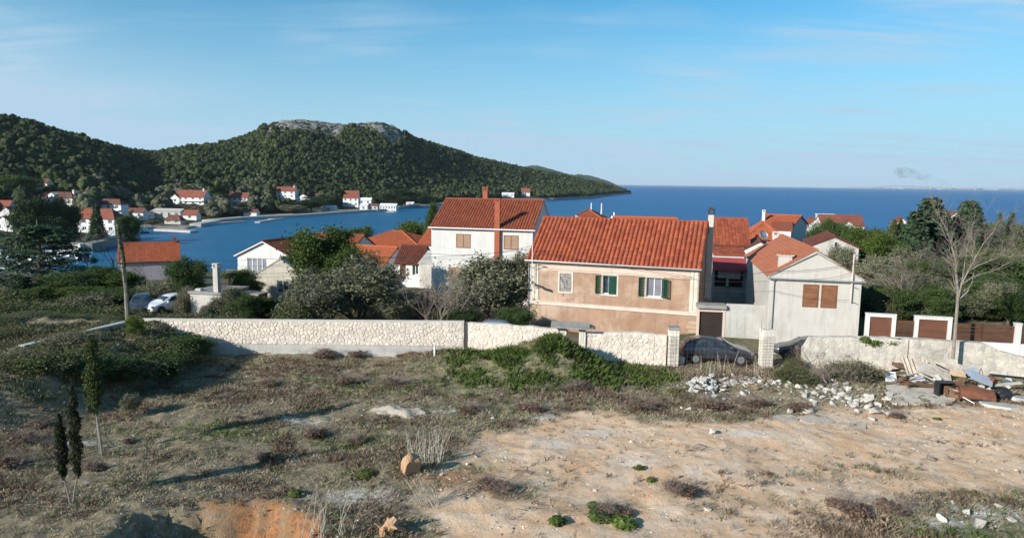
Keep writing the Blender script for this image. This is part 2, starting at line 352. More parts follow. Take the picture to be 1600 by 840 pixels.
def poly_mask(x, y, poly, soft=0.8):
    """signed smooth mask of a polygon in world metres"""
    inside = np.zeros(x.shape, bool); dmin = np.full(x.shape, 1e9)
    n = len(poly)
    for i in range(n):
        x1, y1 = poly[i][:2]; x2, y2 = poly[(i + 1) % n][:2]
        c = ((y1 > y) != (y2 > y)) & (x < (x2 - x1) * (y - y1) / (y2 - y1 + 1e-12) + x1)
        inside ^= c
        t = np.clip(((x - x1) * (x2 - x1) + (y - y1) * (y2 - y1)) / ((x2 - x1) ** 2 + (y2 - y1) ** 2 + 1e-12), 0, 1)
        dmin = np.minimum(dmin, np.hypot(x - x1 - t * (x2 - x1), y - y1 - t * (y2 - y1)))
    sd = np.where(inside, dmin, -dmin) + (fbm(x * 0.6, y * 0.6) - 0.5) * 3.0
    return sst(-soft, soft, sd)
BARE = [at_z(*p) for p in ((655, 900), (668, 800), (690, 745), (720, 700), (835, 655), (900, 643), (1000, 652), (1130, 668), (1210, 648), (1300, 640), (1400, 632), (1500, 636), (1700, 640), (1750, 760), (1480, 772), (1400, 786), (1310, 796), (1270, 830), (1260, 900))]
SLAB = [at_z(*p) for p in ((1385, 602), (1440, 596), (1500, 600), (1490, 628), (1475, 634), (1395, 630))]
GREENS = [(1.0, 40.2, 4.6, 2.2), (-3.5, 41.5, 2.5, 1.4), (6.2, 40.0, 2.2, 1.6), (-6.5, 37.5, 3.5, 1.3), (16.5, 21.5, 3.0, 1.2), (-1.6, 26.5, 1.2, .9), (9.5, 37.4, 1.4, 1.0), (-12.5, 30.5, 2.6, .9), (-7, 29.5, 2.2, .7), (13.8, 40.6, 3.5, .8)]
def masks(x, y):
    bare = poly_mask(x, y, BARE)
    for px, py, a, b, k in ((790, 768, 1.5, .9, .85), (1080, 770, 1.2, .9, .6), (1400, 735, 2.2, .7, .5), (1250, 745, 2.0, .6, .45), (880, 800, 1.2, .7, .5), (1180, 790, 2.0, .8, .7)):
        p = at_z(px, py); bare = bare * (1 - k * np.exp(-((x - p.x) / a) ** 2 - ((y - p.y) / b) ** 2) * sst(.35, .55, fbm(x * 1.2, y * 1.2)))
    green = np.zeros(x.shape)
    for gx, gy, a, b in GREENS: green = np.maximum(green, np.exp(-((x - gx) / a) ** 2 - ((y - gy) / b) ** 2))
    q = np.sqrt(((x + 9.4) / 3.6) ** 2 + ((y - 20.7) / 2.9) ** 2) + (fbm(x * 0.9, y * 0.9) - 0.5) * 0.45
    red = sst(1.10, 0.96, q) * sst(-11.6, -10.2, x) * (0.35 + 0.65 * sst(0.38, 0.56, fbm(x * 1.1 + 4, y * 1.1)))  # pit's shaded left side put into the colour: red only on the right
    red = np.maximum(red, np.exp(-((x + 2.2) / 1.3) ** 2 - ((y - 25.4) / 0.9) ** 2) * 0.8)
    chalk = np.zeros(x.shape)
    for px, py, a, b in ((610, 640, 1.0, .5), (560, 775, 1.6, .6), (130, 690, 1.8, .4), (60, 630, 1.5, .6), (460, 655, 1.2, .5), (850, 650, .7, .5), (930, 672, 1.3, .5), (1085, 740, .35, .5), (1000, 720, 1.2, .6), (870, 690, 1.2, .5), (1540, 800, 1.6, .6), (1480, 820, 1, .4), (1300, 655, 2.4, .45), (700, 640, 1.0, .4), (1180, 680, 1.5, .5)):
        p = at_z(px, py); chalk = np.maximum(chalk, np.exp(-((x - p.x) / a) ** 2 - ((y - p.y) / b) ** 2))
    return bare, green, red, chalk
def ground_mat():
    m, t, b = nt_new('lot_earth'); n = NT(t); p = n.pos()
    f1 = n.noise(p, 0.55, 5, 0.65, 0.5); f2 = n.noise(p, 2.6, 6, 0.7); f3 = n.noise(p, 5.5, 6, 0.75); f4 = n.noise(p, 15, 5, 0.75)
    f2s = n.noise(p, 1.1, 8, 0.76, 1.0)
    dry = n.mix(n.range(f1, 0.38, 0.62), (0.205, 0.165, 0.10), (0.315, 0.255, 0.165))
    dry = n.mix(n.range(f2s, 0.5, 0.66), dry, (0.145, 0.105, 0.075))
    dry = n.mix(n.math('MULTIPLY', n.range(f2, 0.52, 0.66), 0.6), dry, (0.115, 0.125, 0.048))
    dry = n.mix(n.math('MULTIPLY', n.range(f3, 0.53, 0.64), 0.85), dry, (0.44, 0.39, 0.32))
    dry = n.mix(n.math('MULTIPLY', n.range(f4, 0.54, 0.64), 0.75), dry, (0.075, 0.062, 0.046))
    earth = n.mix(n.range(f1, 0.4, 0.6), (0.69, 0.435, 0.255), (0.73, 0.54, 0.375))
    earth = n.mix(n.math('MULTIPLY', n.range(f2s, 0.52, 0.68), 0.75), earth, (0.70, 0.57, 0.43))
    earth = n.mix(n.math('MULTIPLY', n.range(n.noise(p, 0.75, 8, 0.78, 1.6), 0.53, 0.66), 0.8), earth, (0.36, 0.265, 0.19))
    earth = n.mix(n.math('MULTIPLY', n.range(f3, 0.56, 0.68), 0.4), earth, (0.80, 0.70, 0.57))
    earth = n.mix(n.math('MULTIPLY', n.range(f4, 0.56, 0.68), 0.7), earth, (0.27, 0.18, 0.12))
    c = n.mix(n.attr('bare'), dry, earth)
    c = n.mix(n.math('MULTIPLY', n.attr('green'), n.range(f2, 0.35, 0.6)), c, (0.075, 0.115, 0.03))
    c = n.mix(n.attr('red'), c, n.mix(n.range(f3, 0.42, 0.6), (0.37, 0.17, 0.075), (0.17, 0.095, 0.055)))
    c = n.mix(n.math('MULTIPLY', n.attr('chalk'), n.range(f3, 0.40, 0.56)), c, (0.66, 0.62, 0.55))
    n.put(b.inputs['Base Color'], c); b.inputs['Roughness'].default_value = 0.95; b.inputs['Specular IOR Level'].default_value = 0.1
    n.bump(n.math('ADD', f3, n.math('MULTIPLY', f4, 0.6)), 1.0, 0.05, b); return m
def build_ground():
    xs = np.arange(-46, 46.01, 0.17); ys = np.arange(12, 46.01, 0.15)
    X, Y = np.meshgrid(xs, ys); Z = near(X, Y)
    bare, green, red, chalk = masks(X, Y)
    Z = Z + (fbm(X * 2.1, Y * 2.1, 4) - 0.5) * (0.04 + 0.22 * (1 - bare)) + red * (fbm(X * 1.9, Y * 1.9, 4) - 0.5) * 0.5 + bare * (fbm(X * 4.0, Y * 4.0, 2) - 0.5) * 0.09
    V = np.stack([X, Y, Z], -1).reshape(-1, 3); nx = len(xs); i = np.arange(len(ys) - 1)[:, None] * nx + np.arange(nx - 1)[None]
    F = np.stack([i, i + 1, i + nx + 1, i + nx], -1).reshape(-1, 4)
    me = mesh_np('ground', V, F, [ground_mat()], smooth=True)
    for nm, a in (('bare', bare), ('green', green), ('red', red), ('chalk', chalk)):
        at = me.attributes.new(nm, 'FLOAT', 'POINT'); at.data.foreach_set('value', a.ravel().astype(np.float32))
    structure(link('ground', me))
build_ground()
def terrain_mat():
    m, t, b = nt_new('village_earth'); n = NT(t); p = n.pos()
    c = n.mix(n.range(n.noise(p, 0.12, 6, 0.7, 0.5), 0.4, 0.6), (0.075, 0.085, 0.042), (0.16, 0.13, 0.09))
    c = n.mix(n.math('MULTIPLY', n.range(n.noise(p, 1.5, 5, 0.7), 0.5, 0.7), 0.6), c, (0.24, 0.21, 0.16))
    n.put(b.inputs['Base Color'], c); b.inputs['Roughness'].default_value = 0.95; b.inputs['Specular IOR Level'].default_value = 0.1
    n.bump(n.noise(p, 3, 5, 0.7), 0.6, 0.2, b); return m
def build_terrain():
    xs = np.concatenate([np.arange(-420, -60, 6), np.arange(-60, 60, 1.5), np.arange(60, 420, 6)])
    ys = np.concatenate([np.arange(-160, 6, 6), np.arange(6, 80, 1.0), np.arange(80, 320, 4)])
    X, Y = np.meshgrid(xs, ys); Z = near(X, Y)
    Z = Z - 2.4 * ((X > -44.6) & (X < 44.6) & (Y > 13) & (Y < 44.9)) - 0.03
    V = np.stack([X, Y, Z], -1).reshape(-1, 3); nx = len(xs); i = np.arange(len(ys) - 1)[:, None] * nx + np.arange(nx - 1)[None]
    F = np.stack([i, i + 1, i + nx + 1, i + nx], -1).reshape(-1, 4)
    structure(link('terrain', mesh_np('terrain', V, F, [terrain_mat()], smooth=True)))
build_terrain()
def hill_mat():
    m, t, b = nt_new('hill_ground'); n = NT(t); p = n.pos()
    c = n.mix(n.range(n.noise(p, 0.04, 6, 0.7, 0.5), 0.4, 0.6), (0.045, 0.052, 0.030), (0.10, 0.09, 0.06))
    rock = n.mix(n.range(n.noise(p, 0.22, 8, 0.8, 0.8), 0.42, 0.56), (0.34, 0.315, 0.30), (0.085, 0.085, 0.065))
    rock = n.mix(n.range(n.noise(p, 0.5, 5, 0.7), 0.5, 0.6), rock, (0.44, 0.41, 0.39))
    c = n.mix(n.attr('rock'), c, rock); c = n.mix(n.attr('beach'), c, n.mix(n.range(n.noise(p, 0.3, 6, 0.7), 0.4, 0.6), (0.40, 0.35, 0.29), (0.20, 0.17, 0.13)))
    n.put(b.inputs['Base Color'], c); b.inputs['Roughness'].default_value = 0.95; b.inputs['Specular IOR Level'].default_value = 0.1
    n.bump(n.noise(p, 0.25, 6, 0.75), 0.8, 2.0, b); return m
def rock_mask(u, t): return sst(413, 428, u) * sst(636, 622, u) * sst(0.70, 0.77, t + (fbm(u * 0.06, t * 9) - 0.5) * 0.22 - 0.16 * np.exp(-((u - 548) / 13) ** 2))
def build_hill():
    us = np.concatenate([np.arange(-1500, -60, 24), np.arange(-60, 986, 4)]); ts = np.concatenate([np.linspace(-0.06, 0.1, 14), np.linspace(0.115, 1.05, 66), np.linspace(1.08, 2.2, 12)])
    U, T = np.meshgrid(us, ts); ds = np.interp(U, *_ds); dr = np.interp(U, *_dr)
    Y = ds + T * (dr - ds); X = (U - 800) / 1080 * Y; Z = hill(X, Y)
    rk = rock_mask(U, T); Z = Z + rk * (fbm(X * 0.11, Y * 0.11, 5) - 0.5) * 11
    beach = sst(24, 12, (Y - ds) + (fbm(X * 0.1, Y * 0.1) - 0.5) * 10) * sst(120, 140, U); beach = np.maximum(beach, sst(640, 660, U) * sst(740, 700, U) * sst(0.10, 0.05, T))
    V = np.stack([X, Y, Z], -1).reshape(-1, 3); nx = len(us); i = np.arange(len(ts) - 1)[:, None] * nx + np.arange(nx - 1)[None]
    F = np.stack([i, i + 1, i + nx + 1, i + nx], -1).reshape(-1, 4)
    me = mesh_np('hill', V, F, [hill_mat()], smooth=True)
    for nm, a in (('rock', rk), ('beach', beach)):
        at = me.attributes.new(nm, 'FLOAT', 'POINT'); at.data.foreach_set('value', a.ravel().astype(np.float32))
    structure(link('hill', me))
build_hill()
def sea_mat():
    m, t, b = nt_new('sea_water'); n = NT(t); p = n.pos()
    big = n.noise(p, 0.004, 5, 0.6, 0.4, (0.5, 1.6, 1)); mid = n.noise(p, 0.05, 6, 0.7, 0.3, (0.6, 1.5, 1)); rip = n.noise(p, 0.45, 5, 0.7, 0.0, (0.7, 1.3, 1))
    c = n.mix(n.range(big, 0.38, 0.62), (0.002, 0.092, 0.255), (0.003, 0.122, 0.31))
    c = n.mix(n.range(mid, 0.35, 0.65), c, (0.003, 0.060, 0.20))
    c = n.mix(n.math('MULTIPLY', n.range(rip, 0.5, 0.7), 0.35), c, (0.03, 0.20, 0.38))
    sx = n.node('ShaderNodeSeparateXYZ'); n.put(sx.inputs[0], p); c = n.mix(n.math('MULTIPLY', n.range(sx.outputs['X'], 160, -60), 0.65), c, n.mix(n.range(n.noise(p, 0.03, 5, 0.7, 0.4, (0.5, 1.4, 1)), .38, .62), (0.014, 0.105, 0.185), (0.03, 0.145, 0.235)))
    n.put(b.inputs['Base Color'], c); b.inputs['Roughness'].default_value = 0.35; b.inputs['Specular IOR Level'].default_value = 0.08
    n.bump(n.math('ADD', rip, n.math('MULTIPLY', mid, 2.0)), 0.5, 0.6, b); return m
me = mesh_np('sea', [(-90000, -3000, SEA), (90000, -3000, SEA), (90000, 120000, SEA), (-90000, 120000, SEA)], [(0, 1, 2, 3)], [sea_mat()]); structure(link('sea', me))
def ridge_strip(name, pts, y, depth, mat, zb=SEA - 1):
    """a far ridge seen across the water, with a body behind its crest"""
    V = []; F = []
    xs = np.linspace(pts[0][0], pts[-1][0], 90); zs = np.interp(xs, [p[0] for p in pts], [p[1] for p in pts])
    for i, px in enumerate(xs):
        top = at_y(px, zs[i] + (vnoise(px * 0.6, 3.1) - 0.5) * 1.2, y)
        V += [(top.x * (1 - depth / y * 0.4), y - depth, zb), (top.x, y - depth * 0.3, zb + (top.z - zb) * 0.62), (top.x, y, top.z), (top.x, y + depth, zb)]
    for i in range(len(xs) - 1):
        for k in range(3): F.append((i * 4 + k, (i + 1) * 4 + k, (i + 1) * 4 + k + 1, i * 4 + k + 1))
    return structure(link(name, mesh_np(name, V, F, [mat], smooth=True)))
far_wood = surface('far_wooded_hill', (0.055, 0.085, 0.055), (0.08, 0.115, 0.07), 0.02, 0.95, 0.5, 0.05, 8.0)
ridge_strip('far_hill', [(800, 266), (818, 260), (835, 258), (850, 261), (885, 271), (900, 274), (915, 278), (950, 287), (962, 292)], 2100, 260, far_wood)
ridge_strip('far_hill', [(868, 282), (885, 275), (905, 272), (925, 275), (945, 281), (962, 288), (970, 292)], 2600, 260, far_wood)
coast = surface('hazed_coast_land', (0.30, 0.36, 0.38), (0.36, 0.40, 0.40), 0.002, 0.95, 0.0)  # land paled towards blue, distance haze put into the colour
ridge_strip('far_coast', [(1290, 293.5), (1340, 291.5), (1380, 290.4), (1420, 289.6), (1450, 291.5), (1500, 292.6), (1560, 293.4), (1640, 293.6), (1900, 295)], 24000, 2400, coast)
mb = MB()
for i in range(130):
    px = random.uniform(1470, 1640) if i < 95 else random.uniform(1360, 1480)
    p = at_y(px, hy(px), 21500); w = random.uniform(30, 110); h = random.uniform(8, 34)
    mb.box(p.x - w, p.x + w, 21500, 21560, SEA, SEA + 8 + h)
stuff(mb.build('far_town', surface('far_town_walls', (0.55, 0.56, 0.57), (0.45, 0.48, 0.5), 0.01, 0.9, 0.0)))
# ------------------------------------------------------------------ house builder
def wall_grid(mb, o, u, n, W_, H_, holes, depth):
    """wall face with real openings and their reveals; o lower-left, u along, n outward"""
    o = Vector(o); u = Vector(u); n = Vector(n); z = Vector((0, 0, 1))
    us = sorted({0.0, W_} | {h[0] for h in holes} | {h[0] + h[2] for h in holes}); vs = sorted({0.0, H_} | {h[1] for h in holes} | {h[1] + h[3] for h in holes})
    for i in range(len(us) - 1):
        for j in range(len(vs) - 1):
            cu = (us[i] + us[i + 1]) / 2; cv = (vs[j] + vs[j + 1]) / 2
            if any(h[0] < cu < h[0] + h[2] and h[1] < cv < h[1] + h[3] for h in holes): continue
            mb.poly([o + u * a + z * b for a, b in ((us[i], vs[j]), (us[i + 1], vs[j]), (us[i + 1], vs[j + 1]), (us[i], vs[j + 1]))])
    for a, b, w, h in holes:
        c = [o + u * p + z * q for p, q in ((a, b), (a + w, b), (a + w, b + h), (a, b + h))]; d = [p - n * depth for p in c]
        for k in range(4): mb.poly([c[k], d[k], d[(k + 1) % 4], c[(k + 1) % 4]])
def slopes(W_, D, H, rise, kind, ov, og):
    """roof planes: (corner, along, up, polygon in along/up metres)"""
    out = []
    if kind == 'x':
        a = math.atan2(rise, D / 2); c, s = math.cos(a), math.sin(a); L = (D / 2 + ov) / c; w = W_ + 2 * og; z0 = H - ov * s / c
        rect = [(0, 0), (w, 0), (w, L), (0, L)]
        out = [(Vector((-og, -ov, z0)), Vector((1, 0, 0)), Vector((0, c, s)), rect), (Vector((W_ + og, D + ov, z0)), Vector((-1, 0, 0)), Vector((0, -c, s)), rect)]
    elif kind == 'y':
        a = math.atan2(rise, W_ / 2); c, s = math.cos(a), math.sin(a); L = (W_ / 2 + ov) / c; w = D + 2 * og; z0 = H - ov * s / c
        rect = [(0, 0), (w, 0), (w, L), (0, L)]
        out = [(Vector((-ov, D + og, z0)), Vector((0, -1, 0)), Vector((c, 0, s)), rect), (Vector((W_ + ov, -og, z0)), Vector((0, 1, 0)), Vector((-c, 0, s)), rect)]
    elif kind == 'shed':
        a = math.atan2(rise, D); c, s = math.cos(a), math.sin(a); L = (D + ov * 2) / c
        out = [(Vector((-og, -ov, H - ov * s / c)), Vector((1, 0, 0)), Vector((0, c, s)), [(0, 0), (W_ + 2 * og, 0), (W_ + 2 * og, L), (0, L)])]
    elif kind == 'hip':
        m = min(W_, D) / 2 + ov; a = math.atan2(rise, min(W_, D) / 2); c, s = math.cos(a), math.sin(a); L = m / c; z0 = H - ov * s / c
        for p, u, v, w in (((-ov, -ov), (1, 0), (0, 1), W_), ((W_ + ov, -ov), (0, 1), (-1, 0), D), ((W_ + ov, D + ov), (-1, 0), (0, -1), W_), ((-ov, D + ov), (0, -1), (1, 0), D)):
            ww = w + 2 * ov
            out.append((Vector((*p, z0)), Vector((*u, 0)), Vector((v[0] * c, v[1] * c, s)), [(0, 0), (ww, 0), (ww - m, L), (m, L)]))
    return out
def vrange(poly, u):
    lo, hi = 1e9, -1e9; n = len(poly)
    for i in range(n):
        (a, b), (c, d) = poly[i], poly[(i + 1) % n]
        if abs(a - c) < 1e-6: continue
        if min(a, c) <= u <= max(a, c):
            v = b + (d - b) * (u - a) / (c - a); lo = min(lo, v); hi = max(hi, v)
    return lo, hi
def tile_shape(tw, tl, amp, seg=6):
    """one curved clay tile in (along, up, out): body and front lip"""
    x = np.concatenate([[0, .07], np.linspace(.10, .90, max(2, seg - 2)), [.93, 1]])[:None]; seg = len(x) - 1; h = amp * np.sqrt(np.clip(1 - ((x - .5) / .42) ** 2, 0, 1))
    lo = np.stack([x * tw, 0 * x, h + 0.045], 1); hi = np.stack([x * tw, 0 * x + tl * 1.06, h + 0.012], 1); lip = np.stack([x * tw, 0 * x + 0.004, h * 0.85 - 0.01], 1)
    V = np.concatenate([lip, lo, hi]); k = seg + 1; F = []
    for r in range(2):
        for i in range(seg): F.append((r * k + i, r * k + i + 1, (r + 1) * k + i + 1, (r + 1) * k + i))
    return V, np.array(F)
def tile_slots(poly, tw, tl):
    w = max(p[0] for p in poly); nc = max(1, round(w / tw)); tw = w / nc
    for i in range(nc):
        lo, hi = vrange(poly, (i + 0.5) * tw)
        if hi - lo < tl * 0.4: continue
        nr = max(1, round((hi - lo) / tl)); t = (hi - lo) / nr
        for j in range(nr): yield i * tw, lo + j * t, tw, t, i, j, nr
def tile_arrays(pl, tw, tl, amp, seg=6, rng=None):
    P, U, V_, poly = pl; N = U.cross(V_); Vs = []; Fs = []; n = 0
    Bm = np.array([U, V_, N])
    for u, v, w, t, i, j, nr in tile_slots(poly, tw, tl):
        sv, sf = tile_shape(w, t, amp, seg); sv = sv + np.array([u + random.uniform(-.008, .008), v + random.uniform(-.015, .015), random.uniform(0, .012)])
        Vs.append(np.array(P) + sv @ Bm); Fs.append(sf + n); n += len(sv)
    return np.concatenate(Vs), np.concatenate(Fs)
def slab(mb, pl, th):
    P, U, V_, poly = pl; N = U.cross(V_); a = [P + U * u + V_ * v for u, v in poly]; b = [p - N * th for p in a]
    mb.poly(a); mb.poly(b[::-1])
    for i in range(len(a)):
        j = (i + 1) % len(a); mb.poly([a[i], b[i], b[j], a[j]])
def side_matrix(side, W_, D):
    if side == 'f': o, u, n = (0, 0, 0), (1, 0, 0), (0, -1, 0)
    elif side == 'r': o, u, n = (W_, 0, 0), (0, 1, 0), (1, 0, 0)
    elif side == 'l': o, u, n = (0, D, 0), (0, -1, 0), (-1, 0, 0)
    else: o, u, n = (W_, D, 0), (-1, 0, 0), (0, 1, 0)
    M = Matrix.Identity(4)
    for k in range(3): M[k][0] = u[k]; M[k][1] = -n[k]; M[k][2] = (0, 0, 1)[k]; M[k][3] = o[k]
    return M, o, u, n
def louver(w, h, n, th=0.035):
    mb = MB(); f = 0.05
    mb.box(0, f, -th, 0, 0, h); mb.box(w - f, w, -th, 0, 0, h); mb.box(f, w - f, -th, 0, 0, f); mb.box(f, w - f, -th, 0, h - f, h)
    for i in range(n):
        z = f + (h - 2 * f) * (i + 0.5) / n
        mb.box(f, w - f, -0.005, 0.005, -(h / n) * 0.55, (h / n) * 0.55, Matrix.Translation((0, -th / 2, z)) @ Matrix.Rotation(R(-38), 4, 'X'))
    return mb
def opening(root, M, e):
    """window or door in the wall frame: local x along the wall, y inward, z up"""
    u, v, w, h, kind = e[:5]; opt = e[5] if len(e) > 5 else {}
    T = M @ Matrix.Translation((u, 0, v)); d = opt.get('d', 0.12); fm = opt.get('frame', MT['white_pvc'])
    def put(mb, name, mats, parent):
        o = mb.build(name, mats, parent)
        if parent is root: o.matrix_local = T
        return o
    fw = opt.get('fw', 0.06); mb = MB()
    mb.box(0.002, fw, d - 0.04, d + 0.02, 0.002, h - .002); mb.box(w - fw, w - .002, d - 0.04, d + 0.02, 0.002, h - .002); mb.box(fw, w - fw, d - 0.04, d + 0.02, 0.002, fw); mb.box(fw, w - fw, d - 0.04, d + 0.02, h - fw, h - .002)
    for k in range(opt.get('mull', 1)):
        x = w * (k + 1) / (opt.get('mull', 1) + 1); mb.box(x - fw / 2, x + fw / 2, d - 0.035, d + 0.015, fw, h - fw)
    if kind == 'window':
        o = put(mb, 'window', fm, root); p = MB(); p.box(fw * .5, w - fw * .5, d + 0.022, d + 0.035, fw * .5, h - fw * .5); put(p, 'pane', opt.get('glass', MT['glass']), o)
        if opt.get('sill'):
            s = MB(); s.box(-0.06, w + 0.06, -0.06, 0.04, -0.07, -0.002); put(s, 'sill', MT['trim'], o)
    elif kind == 'closed':
        o = put(mb, 'window', fm, root)
        for k in range(2):
            s = louver(w / 2 - 0.012, h - 0.02, opt.get('n', 12)); q = s.build('shutter', opt['m'], o); q.location = (0.006 + k * (w / 2), d - 0.05, 0.01)
        s = MB(); s.box(-.07, 0, -.025, -.002, -.06, h + .07); s.box(w, w + .07, -.025, -.002, -.06, h + .07); s.box(0, w, -.025, -.002, h, h + .07); s.box(0, w, -.045, -.002, -.06, 0); s.box(w / 2 - .03, w / 2 + .03, -.02, d - .06, 0, h); put(s, 'window_surround', fm, o)
    elif kind == 'door':
        mb = MB(); mb.box(0.002, w - .002, d, d + 0.05, 0, h - .002); o = put(mb, 'door', opt.get('m', MT['wood_dark']), root)
        s = MB(); s.box(w * .82, w * .86, d - 0.06, d, h * .45, h * .52); put(s, 'handle', MT['metal_grey'], o)
    elif kind == 'dark':
        mb = MB(); mb.box(0.002, w - .002, d, d + 0.05, 0.002, h - .002); put(mb, 'window', MT['dark'], root)  # near-black panel, its colour stands for the shade inside the opening
    return
def chimney(root, x, y, z0, z1, w, d, mat, cap=None, name='chimney', pots=0, roof=None):
    mb = MB(); mb.box(x - w / 2, x + w / 2, y - d / 2, y + d / 2, z0, z1); o = mb.build(name, mat, root)
    c = MB(); c.box(x - w * .62, x + w * .62, y - d * .62, y + d * .62, z1 + .001, z1 + 0.09)
    if pots == 0:
        for sx in (-1, 1):
            for sy in (-1, 1): c.box(x + sx * w * .42 - .05, x + sx * w * .42 + .05, y + sy * d * .42 - .05, y + sy * d * .42 + .05, z1 + .091, z1 + .3)
        c.box(x - w * .6, x + w * .6, y - d * .6, y + d * .6, z1 + 0.301, z1 + 0.38)
    c.build('chimney_cap', cap or mat, o)
    for k in range(pots):
        px = x - w / 2 + w * (k + .5) / pots; p = MB()
        p.tube([(px, y - d * .5, z1 + .22), (px, y + d * .5, z1 + .22)], w / pots * .52, 8); p.build('chimney_tile', MT['tile_orange'], o)
    return o
def house(name, label, origin, rz, W_, D, H, rise=1.5, kind='x', wall='plaster_white', roof='tile_old', holes=(), ov=0.3, og=0.15, tiles=(0.26, 0.38, 0.07, 4), cat='house', group=None, fascia=None, gable=True, ridge=True):
    root = thing(name, label, cat, origin, rz, group); wm = MT[wall]; rm = MT[roof] if roof else None
    mb = MB()
    for side, w in (('f', W_), ('r', D), ('b', W_), ('l', D)):
        M, o, u, n = side_matrix(side, W_, D)
        hs = [(e[1], e[2], e[3], e[4]) for e in holes if e[0] == side]
        wall_grid(mb, o, u, n, w, H, hs, 0.2)
        for e in holes:
            if e[0] == side: opening(root, M, e[1:])
    if kind == 'x' and gable:
        mb.poly([(W_, 0, H), (W_, D, H), (W_, D / 2, H + rise)]); mb.poly([(0, D, H), (0, 0, H), (0, D / 2, H + rise)])
    if kind == 'y' and gable:
        mb.poly([(0, 0, H), (W_, 0, H), (W_ / 2, 0, H + rise)]); mb.poly([(W_, D, H), (0, D, H), (W_ / 2, D, H + rise)])
    if kind == 'shed':
        mb.poly([(W_, 0, H), (W_, D, H), (W_, D, H + rise)]); mb.poly([(0, D, H), (0, 0, H), (0, D, H + rise)]); mb.poly([(W_, D, H), (0, D, H), (0, D, H + rise), (W_, D, H + rise)])
    if kind == 'flat':
        pass
    mb.build('wall', wm, root)
    if kind == 'flat':
        s = MB(); s.box(-ov, W_ + ov, -ov, D + ov, H + .003, H + 0.18); s.build('roof', MT[roof], root); return root
    pls = slopes(W_, D, H + 0.02, rise, kind, ov, og); s = MB()
    for pl in pls: slab(s, pl, 0.10)
    ro = s.build('roof', [MT[fascia] if fascia else rm], root)
    if tiles:
        tw, tl, amp, seg = tiles; Vs = []; Fs = []; n = 0
        for pl in pls:
            v, f = tile_arrays(pl, tw, tl, amp, seg); Vs.append(v); Fs.append(f + n); n += len(v)
        stuff(link('roof_tile', mesh_np('roof_tile', np.concatenate(Vs), np.concatenate(Fs), [rm], smooth=False), ro))
    if ridge:
        r = MB(); rr = 0.11 if tiles else 0.14
        if kind == 'x': r.tube([(-og, D / 2, H + rise + .06), (W_ + og, D / 2, H + rise + .06)], rr, 8)
        if kind == 'y': r.tube([(W_ / 2, -og, H + rise + .06), (W_ / 2, D + og, H + rise + .06)], rr, 8)
        if kind == 'hip':
            m = min(W_, D) / 2; a, b = ((m, D / 2), (W_ - m, D / 2)) if W_ >= D else ((W_ / 2, m), (W_ / 2, D - m))
            zt = H + rise + .06; k = 1 + ov / m; ze = H - ov * rise / m + .06
            r.tube([(*a, zt), (b[0] + .001, b[1] + .001, zt)], rr, 8)
            for (x, y), t in (((-ov, -ov), a), ((W_ + ov, -ov), b if W_ >= D else a), ((W_ + ov, D + ov), b), ((-ov, D + ov), a if W_ >= D else b)): r.tube([(x, y, ze), (*t, zt)], rr, 8)
        if r.v: r.build('ridge_tile', rm, ro)
    return root
def span(pxL, pyL, pxR, d, rz):
    """front wall from its two picture ends: left corner at depth d, then length along rz to reach pxR"""
    p = at_y(pxL, pyL, d); c, s = math.cos(rz), math.sin(rz); lo, hi = 0.2, 60
    def pxof(q):
        z = q.z - CAM_Z; f = q.y * cp_ - z * sp_; up = q.y * sp_ + z * cp_; a = q.x / f; b = up / f
        return 800 + (a * cr_ + b * sr_) * FOCAL
    for _ in range(40):
        m = (lo + hi) / 2
        if pxof(p + Vector((c * m, s * m, 0))) < pxR: lo = m
        else: hi = m
    return p, lo

